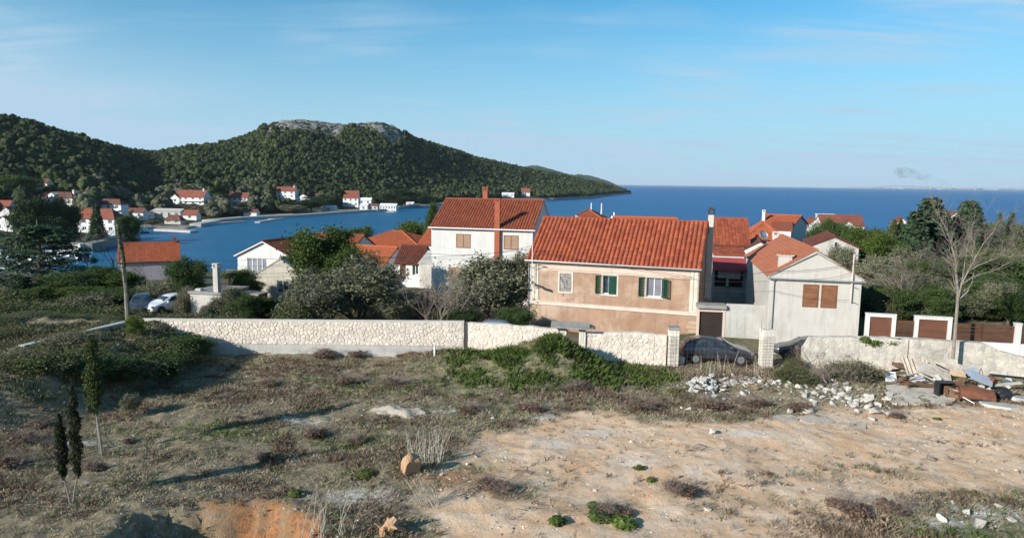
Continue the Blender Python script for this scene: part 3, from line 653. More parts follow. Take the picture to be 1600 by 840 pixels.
# ------------------------------------------------------------------ the peach house in the middle
A20 = R(-20.05)
def main_house():
    MW, MD, MH, RISE = 13.0, 8.4, 5.55, 3.0
    base = Vector((1.32, 54.03, 0.0))
    root = thing('house', 'large two-storey peach plastered house with a long bright red tiled roof', 'house', base, A20)
    wins = [(2.55, 3.12, 0.95, 1.42), (5.95, 3.14, 1.08, 1.42), (9.25, 3.16, 1.12, 1.42)]
    m = MB()
    for side, w in (('f', MW), ('r', MD), ('b', MW), ('l', MD)):
        M, o, u, n = side_matrix(side, MW, MD); wall_grid(m, o, u, n, w, MH, wins if side == 'f' else ([(3.0, 3.4, .9, 1.3)] if side == 'r' else []), 0.22)
    m.poly([(MW, 0, MH), (MW, MD, MH), (MW, MD / 2, MH + RISE)]); m.poly([(0, MD, MH), (0, 0, MH), (0, MD / 2, MH + RISE)])
    m.build('wall', MT['peach'], root)
    # pale bands, pilasters, quoins and string course stand proud of the wall
    b = MB(); b.box(0.9, MW - 0.62, -0.025, -0.002, 4.66, MH - .16); b.build('frieze', MT['peach_pale'], root)
    b = MB(); b.box(-0.05, MW + 0.05, -0.09, -0.003, 1.98, 2.21); b.box(-.05, MW + .05, -.12, -.003, 2.211, 2.27); b.build('string_course', MT['trim'], root)
    for x0, x1 in ((-0.02, 0.88), (MW - 0.6, MW + 0.02)):
        b = MB(); b.box(x0, x1, -0.03, -0.002, 2.275, MH - .16)
        k = 3 if x1 < 2 else 2
        for i in range(k):
            xa = x0 + (x1 - x0) * (i + .14) / k; xb = x0 + (x1 - x0) * (i + .80) / k; b.box(xa, xb, -0.075, -0.031, 2.38, MH - .3)
        b.build('pilaster', MT['trim'], root)
    for side in (0, 1):
        for i in range(6):
            w = 0.75 if i % 2 else 0.6; x0 = -0.02 if side == 0 else MW - w + .02
            b = MB(); b.box(x0, x0 + w, -0.045, -0.002, 0.02 + i * 0.325, 0.315 + i * 0.325); b.build('quoin', MT['quoin'], root)
    b = MB(); b.box(-.12, MW + .12, -0.16, -.001, MH - .155, MH - .05); b.build('cornice', MT['concrete_dark'], root)
    for i, (u, v, w, h) in enumerate(wins):
        s = MB(); t = 0.13
        s.box(u - t, u, -0.035, -.002, v - t, v + h + t); s.box(u + w, u + w + t, -0.035, -.002, v - t, v + h + t); s.box(u, u + w, -0.035, -.002, v + h, v + h + t); s.box(u, u + w, -0.06, -.002, v - t, v)
        s.build('window_surround', MT['trim'], root)
    M, *_ = side_matrix('f', MW, MD)
    def leaf(par, w, h, mat, x, y, ang, hinge_right, n=10):
        sh = louver(w, h, n, 0.045)
        if hinge_right: sh.v = [(p[0] - w, p[1], p[2]) for p in sh.v]
        o = sh.build('shutter', mat, par, (x, y, 0.01), (0, 0, ang)); return o
    # left window: closed shutters, paint peeling
    u, v, w, h = wins[0]; f = MB(); f.box(0, .05, .05, .12, 0, h); f.box(w - .05, w, .05, .12, 0, h); f.box(.05, w - .05, .05, .12, h - .05, h); f.box(.05, w - .05, .05, .12, 0, .05)
    o = f.build('window', MT['wood_grey'], root); o.matrix_local = M @ Matrix.Translation((u, 0, v)); o['label'] = 'window with closed shutters of peeling grey paint'
    for k in range(2):
        s = MB(); hw = w / 2
        for q in range(5): s.box(.004 + hw * q / 5, hw * (q + 1) / 5 - .008, -.03, random.uniform(-.008, 0), 0.01, h - .02)
        s.build('shutter', MT['shutter_peel'], o, (k * hw, .05, 0)); 
        for zz in (.2, h - .28): s = MB(); s.box(.03, hw - .03, -.055, -.031, zz, zz + .09); s.build('shutter_rail', MT['wood_grey'], o, (k * hw, .05, 0))
    s = MB(); s.tube([(.28, -.02, .02), (.30, -.03, -.35)], .02, 6); s.build('shutter_bar', MT['rust'], o)
    for i in (1, 2):
        u, v, w, h = wins[i]; f = MB()
        f.box(0, .06, .12, .19, 0, h); f.box(w - .06, w, .12, .19, 0, h); f.box(.06, w - .06, .12, .19, h - .06, h); f.box(.06, w - .06, .12, .19, 0, .06); f.box(w / 2 - .03, w / 2 + .03, .13, .18, .06, h - .06)
        o = f.build('window', MT['white_pvc'], root); o.matrix_local = M @ Matrix.Translation((u, 0, v)); o['label'] = ['', 'window whose right green shutter is shut', 'window with both green shutters open'][i]
        p = MB(); p.box(.03, w - .03, .182, .19, .03, h - .03); p.build('pane', MT['glass'], o)
        c = MB()
        if i == 2:
            for k in range(14): x = .07 + k * (w - .16) / 14; c.box(x, x + (w - .16) / 14 - .008, .172 - .012 * (k % 2), .18, .05, h - .05)
        else:
            for k in range(4): x = .36 + k * .045; c.box(x, x + .035, .168 - .01 * (k % 2), .18, .05, h - .05)
        c.build('curtain', MT['curtain'], o)
        hw = w / 2
        leaf(o, hw, h - .02, MT['shutter_green'], 0.0, -.045, R(-172), False).location = (-.02, -.03, .01)
        if i == 1: leaf(o, hw + .06, h - .02, MT['shutter_green'], w, .06, R(6), True)
        else: leaf(o, hw, h - .02, MT['shutter_green'], w, -.06, R(148), True)
    M2, *_ = side_matrix('r', MW, MD); opening(root, M2, (3.0, 3.4, .9, 1.3, 'window', dict(frame=MT['frame_brown'])))
    # roof: every tile of the street-side slope is its own piece (up to 300), the rest is joined
    pls = slopes(MW, MD, MH + 0.02, RISE, 'x', 0.32, 0.2); s = MB()
    for pl in pls: slab(s, pl, 0.10)
    ro = s.build('roof', MT['wood_grey'], root)
    P, U, V_, poly = pls[0]; N = U.cross(V_); slots = list(tile_slots(poly, 0.345, 0.44))
    tw, tl = slots[0][2], slots[0][3]; sv, sf = tile_shape(tw, tl, 0.145, 7); tm = mesh_np('roof_tile', sv, sf, [MT['tile_red']], smooth=True)
    slots.sort(key=lambda q: -(q[0] * 0.9 - q[1] * 0.25)); rest = slots[300:]
    for u, v, *_r in slots[:300]:
        o = link('roof_tile', tm, ro); p = P + U * (u + random.uniform(-.006, .006)) + V_ * (v + random.uniform(-.012, .012)) + N * random.uniform(0, .012)
        Mx = Matrix.Identity(4)
        for k in range(3): Mx[k][0] = U[k]; Mx[k][1] = V_[k]; Mx[k][2] = N[k]; Mx[k][3] = p[k]
        o.matrix_local = Mx @ Matrix.Rotation(R(random.uniform(-.7, .7)), 4, 'Z')
    Bm = np.array([U, V_, N]); Vs = []; Fs = []; n = 0
    for u, v, *_r in rest: Vs.append(np.array(P) + (sv + np.array([u + random.uniform(-.006, .006), v + random.uniform(-.012, .012), random.uniform(0, .012)])) @ Bm); Fs.append(sf + n); n += len(sv)
    v2, f2 = tile_arrays(pls[1], 0.345, 0.9, 0.10, 4)
    stuff(link('roof_tile', mesh_np('roof_tile', np.concatenate(Vs), np.concatenate(Fs), [MT['tile_red']], smooth=True), ro))
    stuff(link('roof_tile', mesh_np('roof_tile', v2, f2, [MT['tile_red']]), ro))
    for k in range(34):
        r = MB(); x0 = -.2 + k * 13.4 / 34; r.tube([(x0 - .03, MD / 2, MH + RISE + .055), (x0 + 13.4 / 34, MD / 2, MH + RISE + .035)], [.125, .11], 8); r.build('ridge_tile', MT['tile_red'], ro)
    g = MB(); zg = MH - .12
    g.tube([(-.2, -.40, zg), (MW + .2, -.40, zg - .03)], .065, 8); g.build('gutter', MT['metal_grey'], root)
    d = MB(); d.tube([(.06, -.38, zg), (.06, -.12, zg - .3), (.06, -.12, .2)], .045, 6); d.build('downpipe', MT['metal_grey'], root)
    # tall whitewashed chimney on the right gable with a dark vented cap
    o = MB(); o.box(MW + .05, MW + .48, 5.3, 5.75, 2.5, 9.15); o = o.build('chimney', MT['plaster_cream'], root)
    c = MB(); x0, x1, y0, y1 = MW + .0, MW + .53, 5.25, 5.8; c.box(x0, x1, y0, y1, 9.151, 9.22)
    for a in (x0 + .03, x1 - .12):
        for b_ in (y0 + .03, y1 - .12): c.box(a, a + .09, b_, b_ + .09, 9.221, 9.45)
    c.box(x0 - .02, x1 + .02, y0 - .02, y1 + .02, 9.451, 9.53); c.box(x0 + .08, x1 - .08, y0 + .08, y1 - .08, 9.531, 9.70); c.build('chimney_cap', MT['metal_dark'], o)
    # mast with two brackets and a street lantern at the left corner
    t = thing('service_mast', 'thin white service mast with black lantern brackets at the left corner of the peach house', 'mast', root.matrix_basis @ Vector((.42, -.42, 3.1)), A20)
    q = MB(); q.tube([(0, 0, .2), (0, 0, 3.6)], .035, 8); q.build('pole', MT['white_paint'], t)
    q = MB(); q.tube([(-.45, .25, 1.95), (0, 0, 1.75), (.55, -.05, 2.05), (1.1, .35, 1.85)], .025, 5); q.build('bracket', MT['metal_dark'], t)
    q = MB(); q.tube([(-.4, .3, 1.0), (.05, -.1, .55), (.45, -.3, .50)], .03, 5); q.build('lamp_arm', MT['metal_dark'], t)
    q = MB(); q.box(-.38, .38, -.13, .13, -.07, .05, Matrix.Translation((.72, -.3, .42)) @ Matrix.Rotation(R(14), 4, 'Y')); q.build('lamp_head', MT['metal_dark'], t)
    return root
main_house()
# ------------------------------------------------------------------ other near houses
T_MID = (0.26, 0.40, 0.075, 4)
# white two-storey house behind the olives
p, w = span(674, 353, 834, 67.0, R(-13)); zb = -1.8; WH = p.z - zb
cl = lambda u, v, a, b, n=12: ('f', u, v, a, b, 'closed', dict(m=MT['shutter_tan'], frame=MT['frame_brown'], n=n, d=0.08))
def pcu(px): return (px - 674) / (834 - 674) * w
white_house = house('house', 'white two-storey house with closed tan shutters and two tall brick-red chimneys', (p.x, p.y, zb), R(-13), w, 9.4, WH, 2.5, 'x', 'plaster_white', 'tile_old',
    [cl(pcu(715), WH - 1.95, 1.3, 1.2), cl(pcu(789.5), WH - 1.95, 1.3, 1.2), cl(pcu(703), WH - 5.3, 1.2, 1.3)], 0.3, 0.12, (0.27, 0.42, 0.085, 5), fascia='white_paint')
chimney(white_house, pcu(779), -0.16, 0.2, WH + 2.4, 0.50, 0.30, MT['brick']); chimney(white_house, 3.9, 5.6, WH + 1.2, WH + 3.4, 0.5, 0.5, MT['brick'])
g = MB(); g.tube([(-.2, -.36, WH - .12), (w + .2, -.36, WH - .15)], .06, 8); g.build('gutter', MT['white_paint'], white_house)
g = MB(); g.tube([(w - .1, -.34, WH - .12), (w - .1, -.08, WH - .4), (w - .1, -.08, .2)], .045, 6); g.build('downpipe', MT['white_paint'], white_house)
# cream gable house on the right
GR = R(-12.5); p, w = span(1203, 430, 1347, 46.5, GR); zb = -0.1; GH = p.z - zb
gable_house = house('house', 'cream rendered gable house with brown louvred shutters and salmon tiled roof', (p.x, p.y, zb), GR, w, 14.5, GH, 1.75, 'y', 'plaster_cream', 'tile_salmon',
    [], 0.16, 0.06, (0.22, 0.36, 0.055, 4), fascia='concrete')
M, o_, u_, n_ = side_matrix('f', w, 14.5)
for i, uu in enumerate((w * .385, w * .585)):
    f = MB(); ww, hh = w * .152, 1.42; f.box(-.06, 0, -.03, -.002, -.06, hh + .06); f.box(ww, ww + .06, -.03, -.002, -.06, hh + .06); f.box(0, ww, -.03, -.002, hh, hh + .06); f.box(0, ww, -.03, -.002, -.06, 0)
    o = f.build('window', MT['frame_brown'], gable_house); o.matrix_local = M @ Matrix.Translation((uu, 0, GH - 1.98)); louver(ww - .01, hh - .01, 11, .045).build('shutter', MT['wood_brown'], o, (.005, -.002, .005))
g = MB(); g.tube([(-.1, -.22, GH - .18), (w + .22, -.22, GH - .2)], .055, 8); g.build('gutter', MT['metal_grey'], gable_house)
g = MB(); g.tube([(.28, -.22, GH - .18), (.28, -.07, GH - .4), (.28, -.07, .1)], .05, 6); g.build('downpipe', MT['metal_grey'], gable_house)
g = MB(); g.tube([(-.1, -.09, GH - .02), (w / 2, -.09, GH + 1.62)], .035, 5); g.tube([(w / 2, -.09, GH + 1.62), (w + .1, -.09, GH - .02)], .035, 5); g.build('verge_trim', MT['concrete_dark'], gable_house)
chimney(gable_house, w * .19, 1.2, GH + .2, GH + 1.25, .85, .5, MT['plaster_cream'], pots=4)
t = thing('service_mast', 'slim pale service mast bracketed to the right corner of the cream gable house', 'mast', gable_house.matrix_basis @ Vector((w - .62, -.14, GH - 1.6)), GR)
q = MB(); q.tube([(0, 0, 0), (0, 0, 3.2)], .045, 8); q.build('pole', MT['trim'], t)
for z in (.1, 1.1): q = MB(); q.tube([(0, 0, z), (.0, .13, z)], .03, 5); q.tube([(0, 0, z), (.35, -.05, z - .12)], .02, 5); q.build('bracket', MT['metal_grey'], t)
q = MB(); q.tube([(0, 0, 3.15), (.35, -.1, 3.22)], .02, 5); q.build('arm', MT['metal_grey'], t)
# garage forecourt wall between the two
p0 = Vector((13.35, 48.75, 0)); rz = R(-9)
ga = thing('garage', 'low concrete garage with dark slatted roller door and flat ledge roof beside the peach house', 'garage', (p0.x, p0.y, 0), rz)
gw, gh = 4.9, 3.02
m = MB(); wall_grid(m, (0, 0, 0), (1, 0, 0), (0, -1, 0), gw, gh - .28, [(0.12, 0.3, 1.62, 2.18)], .2); m.box(0, gw, .21, .4, gh - .279, gh - .28 + .001); m.build('wall', MT['concrete'], ga)
m = MB(); m.box(1.95, gw, -.012, .2, gh - .279, gh + .08); m.build('parapet', MT['concrete'], ga)
m = MB(); m.box(-.1, 1.93, -.28, .9, gh - .27, gh - .02); m.build('ledge', MT['concrete_dark'], ga)
m = MB(); m.box(-.08, .118, -.03, -.002, 0, 2.74); m.box(1.742, 1.9, -.03, -.002, 0, 2.74); m.box(.118, 1.742, -.03, -.002, 2.482, 2.74); m.build('door_surround', MT['peach_pale'], ga)
dr = MB(); dr.box(.122, 1.738, .13, .16, .3, 2.478); dr = dr.build('roller_door', MT['metal_dark'], ga)
sl = MB(); sl.box(.13, 1.73, -.014, .0, -.062, .062, Matrix.Rotation(R(12), 4, 'X')); sm = sl.mesh('slat', [MT['shutter_dark']])
for i in range(15): link('slat', sm, dr, (0, .118, .40 + i * .142))
# house number plate: white enamel, blue figures
pl = thing('number_plate', 'small white house number plate with dark blue figures above the garage door', 'number plate', ga.matrix_basis @ Vector((1.62, -.06, 2.56)), rz)
q = MB(); q.box(0, .30, 0, .012, 0, .2); q.build('plate', MT['white_paint'], pl)
blue = plain('number_blue', (0.03, 0.03, 0.16))
fc = bpy.data.curves.new('figures', 'FONT'); fc.body = '12'; fc.size = .19; fc.extrude = .002; fo = bpy.data.objects.new('figures', fc)
dg = bpy.data.meshes.new_from_object(fo); bpy.data.objects.remove(fo); dg.materials.clear(); dg.materials.append(blue); link('figures', dg, pl, (.055, -.004, .035), (R(90), 0, 0))
# awning porch, steps of red roofs behind the garage
p, w = span(1115, 413, 1168, 61.0, R(-14))
pw = house('outbuilding', 'shaded grey block porch under a dark red awning between the peach and cream houses', (p.x, p.y, -0.2), R(-14), w, 5.0, p.z + .2, .1, 'flat', 'concrete_dark', 'concrete_dark',
    [('f', .15, p.z - 1.75, w - .5, 1.6, 'dark')], -0.05, cat='outbuilding')
a = MB(); zt = p.z + .2; a.poly([(-.1, -1.1, zt - .25), (w + .1, -1.1, zt - .25), (w + .1, .8, zt + .55), (-.1, .8, zt + .55)]); a.poly([(-.1, -1.1, zt - .42), (w + .1, -1.1, zt - .42), (w + .1, -1.1, zt - .25), (-.1, -1.1, zt - .25)]); a.poly([(w + .1, -1.1, zt - .27), (w + .1, .8, zt + .53), (-.1, .8, zt + .53), (-.1, -1.1, zt - .27)]); a.build('awning', MT['awning'], pw)
q = MB(); q.box(w * .40, w * .47, -.02, .1, zt - 1.9, zt - .4); q.box(w * .15, w * .40, -.05, .3, zt - 1.15, zt - .6); q.box(w * .47, w * .82, -.05, .3, zt - 1.2, zt - .55); q.build('shelf', MT['concrete'], pw)
p, w = span(1117, 397.5, 1163, 66.0, R(-13)); house('outbuilding', 'low lean-to with a strip of red corrugated tiles behind the dark red awning', (p.x, p.y, -1.5), R(-13), w, 3.4, p.z + 1.5, .42, 'shed', 'plaster_white', 'tile_red', ov=.1, cat='outbuilding', tiles=(.3, .5, .09, 4), ridge=False)
p, w = span(1110, 379.5, 1171, 71.5, R(-12)); house('house', 'white house with a plain red roof rising behind the dark chimney of the peach house', (p.x, p.y, -2.2), R(-12), w, 8.2, p.z + 2.2, 2.35, 'x', 'plaster_white', 'tile_red', tiles=(.34, .55, .10, 4))
p, w = span(1164, 371, 1226, 82.0, R(-14)); ho = house('house', 'white house with bright orange hipped roof and satellite dish', (p.x, p.y, -2.6), R(-14), w, 6.0, p.z + 2.6, 1.7, 'hip', 'plaster_white', 'tile_orange', tiles=(.26, .42, .06, 4))
q, w2 = span(1150, 394, 1222, 70.5, R(-17)); hs = house('house', 'small white gable house with round attic hole below the orange hipped roof', (q.x, q.y, -1.6), R(-17), w2, 6.5, q.z + 1.6, 1.25, 'y', 'plaster_white', 'tile_brown', [], .2, tiles=None)
k = MB(); k.tube([(w2 / 2, -.03, q.z + 1.6 + .5), (w2 / 2, .05, q.z + 1.6 + .5)], .16, 12); k.build('vent_hole', MT['dark'], hs)  # dark disc on the wall face, its colour stands for the hole's shade
chimney(hs, w2 * .86, 1.6, q.z + 1.6, q.z + 1.6 + 1.75, .55, .5, MT['plaster_white'])
dt = thing('satellite_dish', 'grey satellite dish on a stub mast in front of the orange hipped roof', 'satellite dish', hs.matrix_basis @ Vector((w2 * .58, 1.0, q.z + 1.6 + 1.0)), R(20))
d_ = MB(); d_.lathe([(.02, 0), (.25, .02), (.42, .09), (.5, .16), (.49, .17), (.41, .10), (.24, .035), (.01, .015)], sides=16); o = d_.build('dish', MT['metal_grey'], dt, (0, 0, .75)); o.rotation_euler = (R(62), 0, 0)
d_ = MB(); d_.tube([(0, .05, -.2), (0, .05, .75)], .035, 6); d_.build('mast', MT['metal_grey'], dt); d_ = MB(); d_.tube([(0, -.02, .55), (0, -.48, .85)], .018, 5); d_.build('feed_arm', MT['metal_dark'], dt)
p, w = span(1186, 349, 1212, 96.0, R(-20)); hb = house('house', 'pale house with stepped white gables and a small orange roof standing before the sea', (p.x, p.y, -3.5), R(-38), 4.6, 6.4, p.z + 3.5, 1.1, 'x', 'plaster_white', 'tile_orange', tiles=(.28, .5, .06, 4))
chimney(hb, .3, 1.0, p.z + 3.0, p.z + 5.0, .4, .4, MT['plaster_white'])
p, w = span(1205, 362, 1236, 90.0, R(-22)); house('outbuilding', 'plain white mono-pitch annex right of the orange hipped roof', (p.x, p.y, -3.0), R(-22), w, 5, p.z + 3.2, .9, 'shed', 'plaster_white', 'tile_old', ov=.05, cat='outbuilding', tiles=None, ridge=False)
p, w = span(1264, 384, 1342, 78.0, R(-19)); hg = house('house', 'grey rendered gable house with a faded brown roof and a narrow attic slot', (p.x, p.y, -1.5), R(-19), w, 9.5, p.z + 1.5, 1.15, 'y', 'concrete', 'tile_brown', [], .15, tiles=(.26, .45, .06, 4))
k = MB(); k.box(w * .52, w * .57, -.02, .05, p.z + 1.4, p.z + 2.0); k.build('attic_slot', MT['dark'], hg)  # dark strip on the wall face, its colour stands for the slot's shade
# roofs seen over the peach house ridge and beside it
p, w = span(876, 349, 955, 92.0, R(-12)); h9 = house('house', 'white house with a brick-red hipped roof and white dormer looking over the peach house ridge', (p.x, p.y, -4), R(-12), w, 7.5, p.z + 4, 1.75, 'hip', 'plaster_white', 'tile_old', tiles=(.27, .45, .06, 4))
m = MB(); zc = p.z + 4
m.poly([(1.9, -.05, zc), (3.4, -.05, zc), (3.4, -.05, zc + .35), (1.95, -.05, zc + 1.15)]); m.poly([(1.9, -.05, zc), (1.95, -.05, zc + 1.15), (1.95, 2.4, zc + 1.2), (1.9, 2.4, zc)]); m.poly([(1.85, -.15, zc + 1.2), (3.5, -.15, zc + .33), (3.5, 2.5, zc + .33), (1.85, 2.6, zc + 1.2)]); m.build('dormer', MT['plaster_white'], h9)
for cx, cy, a in ((3.6, 4.2, 2.7), (5.1, 3.0, 2.7)):
    m = MB(); m.tube([(cx, cy, zc + 1.2), (cx, cy, zc + a)], [.1, .06], 6); m.build('chimney', MT['white_paint'], h9)
m = MB(); m.box(6.5, 7.2, .6, 1.2, zc + .2, zc + .9); m.box(6.6, 7.1, .7, 1.1, zc + .901, zc + 1.1); m.tube([(6.95, .9, zc + 1.1), (6.95, .9, zc + 1.6)], .1, 6); m.build('chimney', MT['white_paint'], h9)
p, w = span(955, 350, 1056, 88.0, R(-14)); house('house', 'long low orange roof just showing above the peach house ridge', (p.x, p.y, -4), R(-14), w, 6, p.z + 4.0, .75, 'x', 'plaster_white', 'tile_orange', tiles=None)
p, w = span(1118, 352, 1170, 100.0, R(-14)); house('house', 'far red ridge line peeping over the red roof behind the dark chimney', (p.x, p.y, -4), R(-14), w, 5, p.z + 3.3, 1.3, 'x', 'plaster_white', 'tile_red', tiles=None)
# left-hand centre group
p, w = span(617, 409.5, 657, 80.0, R(-13)); zb = -2.4; h_ = p.z - zb
hc = house('outbuilding', 'small white annex with brown tiled roof, brown door and dark window', (p.x, p.y, zb), R(-13), w, 4.6, h_, 1.75, 'x', 'plaster_white', 'tile_brown',
    [('f', w * .2, h_ - 2.0, .72, 1.9, 'door', dict(m=MT['wood_dark'])), ('f', w * .68, h_ - 1.35, .75, 1.15, 'window', dict(sill=True))], .22, .1, (.26, .42, .08, 5), cat='annex')
g = MB(); g.box(w * .42, w + .3, -1.0, -.05, 0, h_ - 2.1); g.build('step', MT['white_paint'], hc)
p, w = span(655, 411, 676, 77.5, R(-13)); house('outbuilding', 'cream lean-to with grey sheet roof squeezed between the brown annex and the white house', (p.x, p.y, -2.0), R(-13), w, 3.2, p.z + 2.0, 1.1, 'shed', 'plaster_cream', 'concrete', ov=.08, cat='outbuilding', tiles=None, ridge=False)
p, w = span(545, 412, 603, 84.5, R(-24)); zb = -2.6
hB = house('house', 'white house with orange-red gable roof and narrow gable window left of the brown annex', (p.x - 1.8, p.y + .8, zb), R(-24), w + 1.6, 6.0, p.z - zb, 2.0, 'x', 'plaster_white', 'tile_orange', [('r', 2.9, p.z - zb - .2 - .6, .5, .9, 'window')], .25, .1, T_MID, gable=True)
q = MB(); q.box(w + 1.65, w + 3.0, .6, 2.6, 1.9, 2.0); q.poly([(w + 1.6, .5, 2.5), (w + 3.1, .5, 2.02), (w + 3.1, 2.7, 2.02), (w + 1.6, 2.7, 2.5)]); q.build('porch_roof', MT['tile_red'], hB)
q = MB()
for xx, yy in ((w + 2.9, .65), (w + 2.9, 2.5)): q.box(xx - .06, xx + .06, yy - .06, yy + .06, 0, 1.9)
q.build('porch_post', MT['white_paint'], hB)
q = MB(); q.box(w - 1.2, w - 1.05, -1.0, -.85, 0, 2.3); q.box(w + .8, w + .95, -1.0, -.85, 0, 2.3); q.box(w - 1.3, w + 1.05, -1.05, -.8, 2.301, 2.45); q.build('pergola', MT['white_paint'], hB)
p, w = span(548, 381.5, 655, 100.0, R(-14)); house('house', 'broad orange-red hipped roof house rising behind the gable roof', (p.x, p.y, -4), R(-14), w, 9.0, p.z + 4, 1.75, 'hip', 'plaster_white', 'tile_orange', tiles=T_MID)
p, w = span(655, 380, 686, 90.0, R(-14)); house('house', 'orange roof tucked behind the left corner of the white house', (p.x, p.y, -4), R(-14), w, 7.0, p.z + 4, 1.7, 'x', 'plaster_white', 'tile_orange', tiles=T_MID)
p, w = span(371, 397.5, 456, 84.0, R(-16)); zb = -2.9; h_ = p.z - zb
hw = house('house', 'bright white gable house with glazed veranda and wooden balcony by the bay', (p.x, p.y, zb), R(-16), w, 13.0, h_, 1.75, 'y', 'plaster_white', 'tile_old',
    [('f', w * .18, h_ - 2.55, w * .36, 2.25, 'window', dict(mull=3, glass=MT['curtain'], fw=.08))], .32, .35, T_MID, fascia='white_paint')
q = MB(); q.box(-.4, w * .55, -1.6, -.02, h_ - 2.75, h_ - 2.6); hb_ = q.build('balcony', MT['wood_grey'], hw)
q = MB()
for zz in (.28, .55, .82): q.box(-.4, w * .55, -1.62, -1.56, h_ - 2.6 + zz, h_ - 2.6 + zz + .13)
for k in range(6): x = -.35 + k * (w * .55 + .3) / 5; q.box(x - .04, x + .04, -1.56, -1.5, h_ - 2.6, h_ - 1.65)
q.build('balcony_rail', MT['wood_grey'], hb_)
q = MB(); q.box(-1.0, -.02, 1.2, 4.6, 0, h_ - 1.7); q.build('side_block', MT['plaster_white'], hw)
p, w = span(470, 388, 548, 90.0, R(-16)); house('house', 'house with rust-brown roof half hidden behind the tall ivy-green tree', (p.x, p.y, -3.5), R(-16), w, 7.0, p.z + 3.5, 1.7, 'x', 'plaster_white', 'tile_old', tiles=T_MID)
p, w = span(400, 427.5, 478, 68.0, R(-18)); zb = -1.6; h_ = p.z - zb
house('house', 'derelict grey rendered gable house with one white framed window', (p.x, p.y, zb), R(-18), w, 8.0, h_, 1.65, 'y', 'plaster_grey', 'concrete_dark', [('f', w * .42, h_ - 1.75, 1.3, 1.25, 'window', dict(sill=True))], .1, .05, None)
# flat concrete hut with the tall chimney
p, w = span(297, 458, 346, 56.0, R(-12)); zb = -1.0; h_ = p.z - zb
hf = house('outbuilding', 'flat roofed concrete hut with a tall freestanding chimney stack', (p.x, p.y, zb), R(-12), w, 3.6, h_, 0, 'flat', 'plaster_cream', 'concrete_dark', [], .12, cat='hut')
chimney(hf, w * .80, .3, 0, h_ + 2.15, .42, .42, MT['plaster_cream'])
q = MB(); q.box(.25, .75, .3, .7, h_ + .18, h_ + .36); q.build('roof_vent', MT['concrete'], hf)
q = MB(); q.box(0, 1.7, 0, 1.3, 0, 1.55); t = thing('water_tank', 'small block tank with flat stone lid right of the concrete hut', 'tank', at_y(376, 470, 57.0) - Vector((0, 0, 1.0)), R(-15)); q.build('body', MT['brick'], t); q = MB(); q.box(-.1, 1.8, -.1, 1.4, 1.551, 1.68); q.build('lid', MT['concrete_dark'], t)
# lilac house at left
p, w = span(184, 409, 281, 86.0, R(26)); zb = -4; h_ = p.z - zb
hl = house('house', 'lilac walled house with orange tiled roof and pale blue shutter on the bay shore', (p.x, p.y, zb), R(26), w, 6.6, h_, 2.0, 'x', 'plaster_lilac', 'tile_orange', [('f', w * .74, h_ - 2.1, 1.0, 1.0, 'window', dict(glass=MT['glass_blue'], fw=.03))], .25, .1, T_MID)
chimney(hl, w - .5, 3.3, h_ + 1.5, h_ + 2.5, .42, .42, MT['brick'])
# right: red roofed shed in the grove
p, w = span(1566, 468, 1640, 62.0, R(-15)); house('outbuilding', 'low shed with dull red roof half hidden in the grove at the right edge', (p.x, p.y, 0), R(-15), w, 3.5, p.z, .9, 'shed', 'brick', 'awning', ov=.1, cat='shed', tiles=None, ridge=False)
# houses among the trees before the open sea
def fhouse(label, pxL, pyE, pxR, d, rz, base, D=7, rise=1.6, kind='x', wall='plaster_far', roof='tile_far_red', holes=(), name='house', cat='house', **k):
    p, w = span(pxL, pyE, pxR, d, rz); return house(name, label, (p.x, p.y, base), rz, w, D, p.z - base, rise, kind, wall, roof, holes, .3, .15, None, cat, **k), w, p.z - base
fhouse('white gable house at the left end of the white cluster before the sea', 1259, 354, 1286, 132, R(-16), -6, 8, 1.5, 'y')
fhouse('white gable house with a small dark attic window at the right of the white cluster', 1308, 357, 1343, 130, R(-18), -6, 8, 1.5, 'y')
fhouse('long red roofed house in the middle of the white cluster before the sea', 1284, 350, 1351, 142, R(-12), -6, 7, 1.7, 'x', holes=[('f', 3.5, 7.6, .8, .9, 'dark'), ('f', 6.5, 7.6, .8, .9, 'dark')])
fhouse('flat topped white upper house rising above the long red roof by the sea', 1281, 342, 1311, 152, R(-15), -6, 6, .9, 'shed', roof='plaster_far', ridge=False)
fhouse('small white house with red roof beside two dark cypresses before the sea', 1397, 350, 1422, 150, R(-20), -6, 6, 1.3, 'y')
fhouse('tiny white gable between the conifers against the sea', 1484, 338, 1503, 150, R(-20), -6, 6, .9, 'y')
